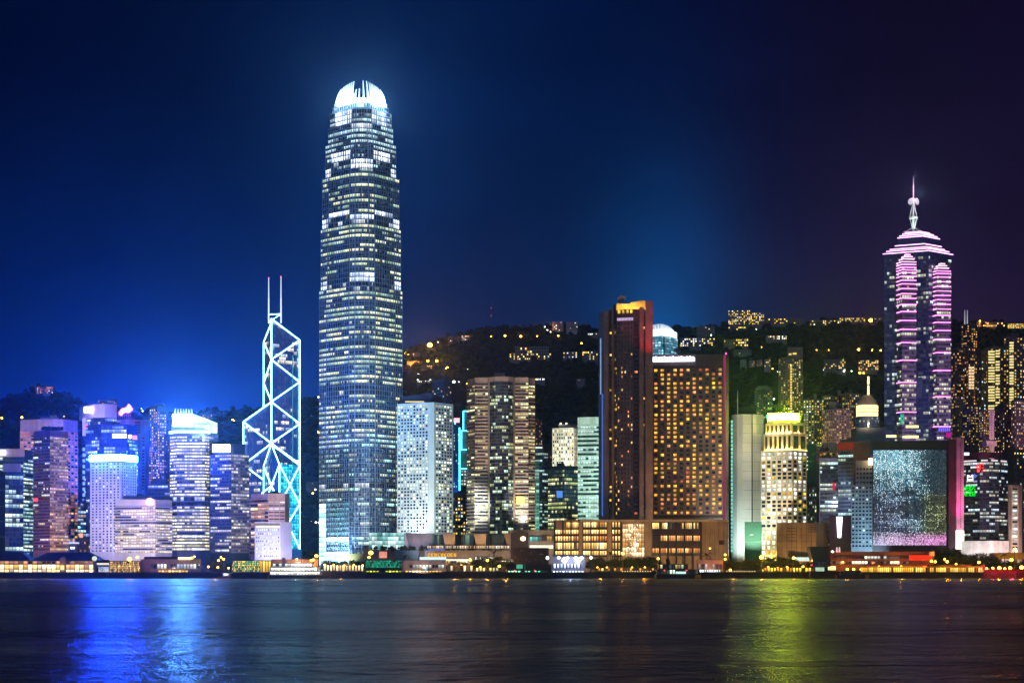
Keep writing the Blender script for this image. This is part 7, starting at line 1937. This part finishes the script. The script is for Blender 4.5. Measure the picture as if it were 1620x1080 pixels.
mb = MB().box(X(1069, 1334), X(1085, 1334), 1333.6, 1334.2, Z(907, 1334), Z(903.5, 1334)); mb.build('lit_rail', glow('mint rail light', (.6, 1, .85), 1.2, False, .5), t)
boat('launch', 'small white and red launch tied up left of the green and gold pier', 356, 9, 1341, ((.5, .1),), pm('red hull paint', '#8a3828', .5), w_boat, bw, deckh=2.2, mast=False, hullh=1.4, bm=3.5)
boat('launch', 'low plum coloured launch moored before the yellow arcade pier', 1348, 22, 1338, ((.5, -.1),), pm('plum hull paint', '#4a2430', .6), pm('plum ship cabin', '#3a1c28', .6), strip('dark launch windows', .2, 1, '#ffc070', '#ffffff', .7, '#0c0a10', '#2c1c20', mull=.3, seed=133.0), mast=False, hullh=2.4, bm=6)

# ------------------------------------------------------------------ trees along the shore
leafm = pm('broad leaves', '#2e4422', .85, .45, .9, spec=.2)
barkm = pm('bark', '#3c3026', .9, .3, 1.5)
def tree_proto(seed, label, wide=1.0):
    rs = random.Random(seed)
    t = thing('tree', label, 'tree', (0, 0, 0), 'trees along the harbour front')
    mb = MB(); H = 8.0
    mb.tube((0, 0, 0), (.1, .1, 2.2), .34, .26, 7); mb.tube((.1, .1, 2.2), (0, 0, 4.6), .26, .14, 7)
    tips = []
    for i in range(10):
        a = i * .9 + rs.random(); r = (1.3 + rs.random() * 1.9) * wide; z = 1.9 + rs.random() * 3.6
        p = (math.cos(a) * r, math.sin(a) * r, z); mb.tube((.05, .05, 1.9 + rs.random() * 1.4), p, .14, .04, 5); tips.append(p)
    tips += [(0, 0, 6.2), (.4 * wide, -.5, 5.4), (-.7 * wide, .3, 5.8)]
    mb.build('trunk', barkm, t)
    lf = MB()
    for p in tips:
        R = .95 + rs.random() * .7
        for k in range(72):
            u = Vector((rs.gauss(0, 1), rs.gauss(0, 1), rs.gauss(0, .8))).normalized() * R * (rs.random() ** .4)
            c = Vector(p) + Vector((u.x * 1.15 * wide, u.y * 1.15, u.z * .85)); s = .2 + rs.random() * .24
            d1 = Vector((rs.gauss(0, 1), rs.gauss(0, 1), rs.gauss(0, .6))).normalized(); d2 = d1.cross(Vector((rs.random() - .5, rs.random() - .5, rs.random()))).normalized()
            lf.face([c - d1 * s, c - d2 * s * .6, c + d1 * s, c + d2 * s * .6])
    lf.build('crown', leafm, t)
    return t
protos = []
def plant_tree(px, top, D, var, label=None, wide=1.0):
    while len(protos) < 3: protos.append([tree_proto(31, 'leafy round crowned tree standing in the dark row along the harbour front'), False] if len(protos) == 0 else [tree_proto(47 + len(protos), 'leafy round crowned tree standing in the dark row along the harbour front', 1.25), False])
    pr = protos[var]
    if not pr[1]: t = pr[0]; pr[1] = True
    else: t = copy_tree(pr[0])
    h = Z(top, D) - 3.9
    s = h / 7.2
    t.location = (X(px, D), D, 3.9); t.scale = (s * wide, s * wide, s); t.rotation_euler = (0, 0, random.random() * 6.28)
    if label: t['label'] = label
    return t
rs = random.Random(77)
for (x0, x1, ya, yb, n, D) in ((511, 577, 884, 889, 12, 1372), (335, 366, 883, 890, 5, 1374), (708, 752, 887, 892, 8, 1372), (752, 792, 878, 886, 7, 1376), (792, 816, 882, 890, 3, 1380), (932, 985, 880, 886, 9, 1380), (986, 1036, 878, 884, 9, 1380), (1146, 1202, 880, 888, 10, 1376), (1202, 1258, 878, 884, 10, 1378), (1258, 1286, 886, 890, 4, 1374), (1478, 1520, 864, 874, 8, 1420), (1520, 1575, 872, 880, 9, 1420), (1575, 1632, 884, 890, 9, 1400)):
    for i in range(n):
        px = x0 + (x1 - x0) * (i + .5) / n + rs.random() * 3 - 1.5
        plant_tree(px, ya + (yb - ya) * rs.random(), D + rs.random() * 14, i % 3, wide=1.1)
# palms
def palm_proto():
    t = thing('palm_tree', 'feathery palm rising above the dark trees on the shore', 'palm', (0, 0, 0), 'palms on the shore')
    mb = MB(); mb.tube((0, 0, 0), (.25, .1, 4), .22, .17, 7); mb.tube((.25, .1, 4), (.3, .1, 7.6), .17, .12, 7); mb.build('trunk', barkm, t)
    lf = MB(); r_ = random.Random(4)
    for i in range(15):
        a = i * .42 + r_.random() * .3; el = .9 - 1.1 * r_.random(); prev = Vector((.3, .1, 7.6)); d = Vector((math.cos(a) * math.cos(el), math.sin(a) * math.cos(el), math.sin(el)))
        for k in range(6):
            nx = prev + d * .52; sd = Vector((-math.sin(a), math.cos(a), 0)) * (.34 * (1 - k / 7))
            lf.face([prev - sd, nx - sd * .8 + Vector((0, 0, -.15)), nx, prev]); lf.face([prev, nx, nx + sd * .8 + Vector((0, 0, -.15)), prev + sd]); prev = nx; d = (d + Vector((0, 0, -.2))).normalized()
    lf.build('crown', leafm, t); return t
pp = palm_proto()
for i, (px, top, D) in enumerate(((780, 873, 1384), (966, 874, 1386), (974, 877, 1384), (1118, 876, 1390), (640, 880, 1390), (1588, 876, 1390))):
    t = pp if i == 0 else copy_tree(pp)
    s = (Z(top, D) - 3.9) / 7.9; t.location = (X(px, D), D, 3.9); t.scale = (s, s, s); t.rotation_euler = (0, 0, i * 1.3)
# hedge-like promenade planting and lamps
for px, py, sc in ((206, 884, 1.7), (218, 881, 1.0), (493, 886, 1.0), (501, 879, 1.3), (496, 885, .9), (587, 874, 1.7), (584, 881, 1.0), (744, 885, 1.1), (771, 886, 1.0), (790, 895, 1.0), (985, 875, 1.1), (1041, 883, .9), (1147, 877, .8), (1147, 884, .8), (1123, 867, .6), (1155, 901, .9), (1204, 881, 1.5), (1255, 882, 1.1), (1340, 900, 1.0), (1375, 897, .8), (1390, 896, .9), (1408, 897, .8), (1440, 896, .8), (1456, 897, .8), (1512, 892, .8), (1530, 894, .8), (1560, 899, .9), (1570, 898, .9), (1589, 899, .9), (514, 893, .8), (528, 893, .7), (545, 894, .7), (560, 893, .7), (574, 894, .8), (712, 895, .8), (730, 894, .7), (760, 897, .8), (945, 897, .6), (960, 897, .6), (1000, 897, .6), (1020, 897, .6), (1215, 897, .8), (1230, 898, .8), (1245, 897, .8), (1270, 896, .8), (230, 898, .8), (245, 899, .7), (330, 896, .8), (345, 897, .8), (362, 898, .7), (1350, 900, 1.0), (1362, 900, 1.0), (1425, 896, 1.0), (1473, 887, 1.0), (1479, 888, .9), (1498, 888, 1.0), (1494, 884, .7), (1548, 889, 1.0), (1599, 885, 1.3), (1580, 898, 1.3), (1597, 898, 1.3), (1615, 897, 1.5), (1605, 868, 1.1), (304, 882, .9), (308, 880, .7), (346, 886, .8), (354, 884, .8), (350, 881, .7), (470, 884, .8)):
    street('quay', px, py, 1366, sc)
for i, px in enumerate((206, 340, 501, 540, 587, 720, 744, 771, 800, 950, 985, 1020, 1160, 1204, 1230, 1255, 1280, 1340, 1425, 1498, 1520, 1548, 1580, 1615)):
    lamp('POINT', (X(px, 1360), 1360, 11), None, 9500, '#ffa030', .4)
mb = MB(); rs2 = random.Random(5)
for i in range(900):
    px = rs2.choice((rs2.uniform(505, 580), rs2.uniform(700, 800), rs2.uniform(930, 1040), rs2.uniform(1145, 1285))); D = 1356 + rs2.random() * 6; x = X(px, D); z = 3.9 + rs2.random() * 1.3; s = .35
    mb.face([(x - s, D, z), (x, D - .2, z - s), (x + s, D, z), (x, D + .2, z + s)])
o = mb.build('promenade_shrubs', leafm); o['kind'] = 'stuff'; tag(o, 'low dark clipped shrubs along the promenade edge', 'shrubs', kind='stuff')
for (x0, x1, mt, lab) in ((985, 1036, 'amber railing lamps', 'row of small amber rail lamps under the dark trees'), (1150, 1200, 'cream kerb lamps', 'row of small cream lamps at the foot of the trees by the blank tower')):
    g = MB()
    k = int((x1 - x0) / 4)
    for i in range(k): g.lathe((X(x0 + i * 4, 1353), 1353.5, 0), [(.1, 4.3), (.35, 4.7), (.1, 5.1)], 6); g.tube((X(x0 + i * 4, 1353), 1353.5, 3.9), (X(x0 + i * 4, 1353), 1353.5, 4.4), .08, n=5)
    o = g.build('railing_lamps', glow(mt, (1, .7, .35), 1.4, False)); tag(o, lab, 'lamps')


# ================================================================== AIR
def make_haze(density, aniso):
    m = bpy.data.materials.new('night haze'); m.use_nodes = True
    k = NT(m.node_tree)
    v = k.n('ShaderNodeVolumePrincipled')
    v.inputs['Color'].default_value = (0.30, 0.62, 1.0, 1)
    v.inputs['Density'].default_value = density
    v.inputs['Anisotropy'].default_value = aniso
    o = k.n('ShaderNodeOutputMaterial'); k.t.links.new(v.outputs[0], o.inputs['Volume'])
    mb = MB().box(-3200, 3200, -420, 7200, -3.0, 620)
    ob = mb.build('haze', m); ob['kind'] = 'stuff'
    tag(ob, 'thin night haze hanging over the harbour and the city', 'haze', kind='stuff')
make_haze(0.66e-4, 0.93)
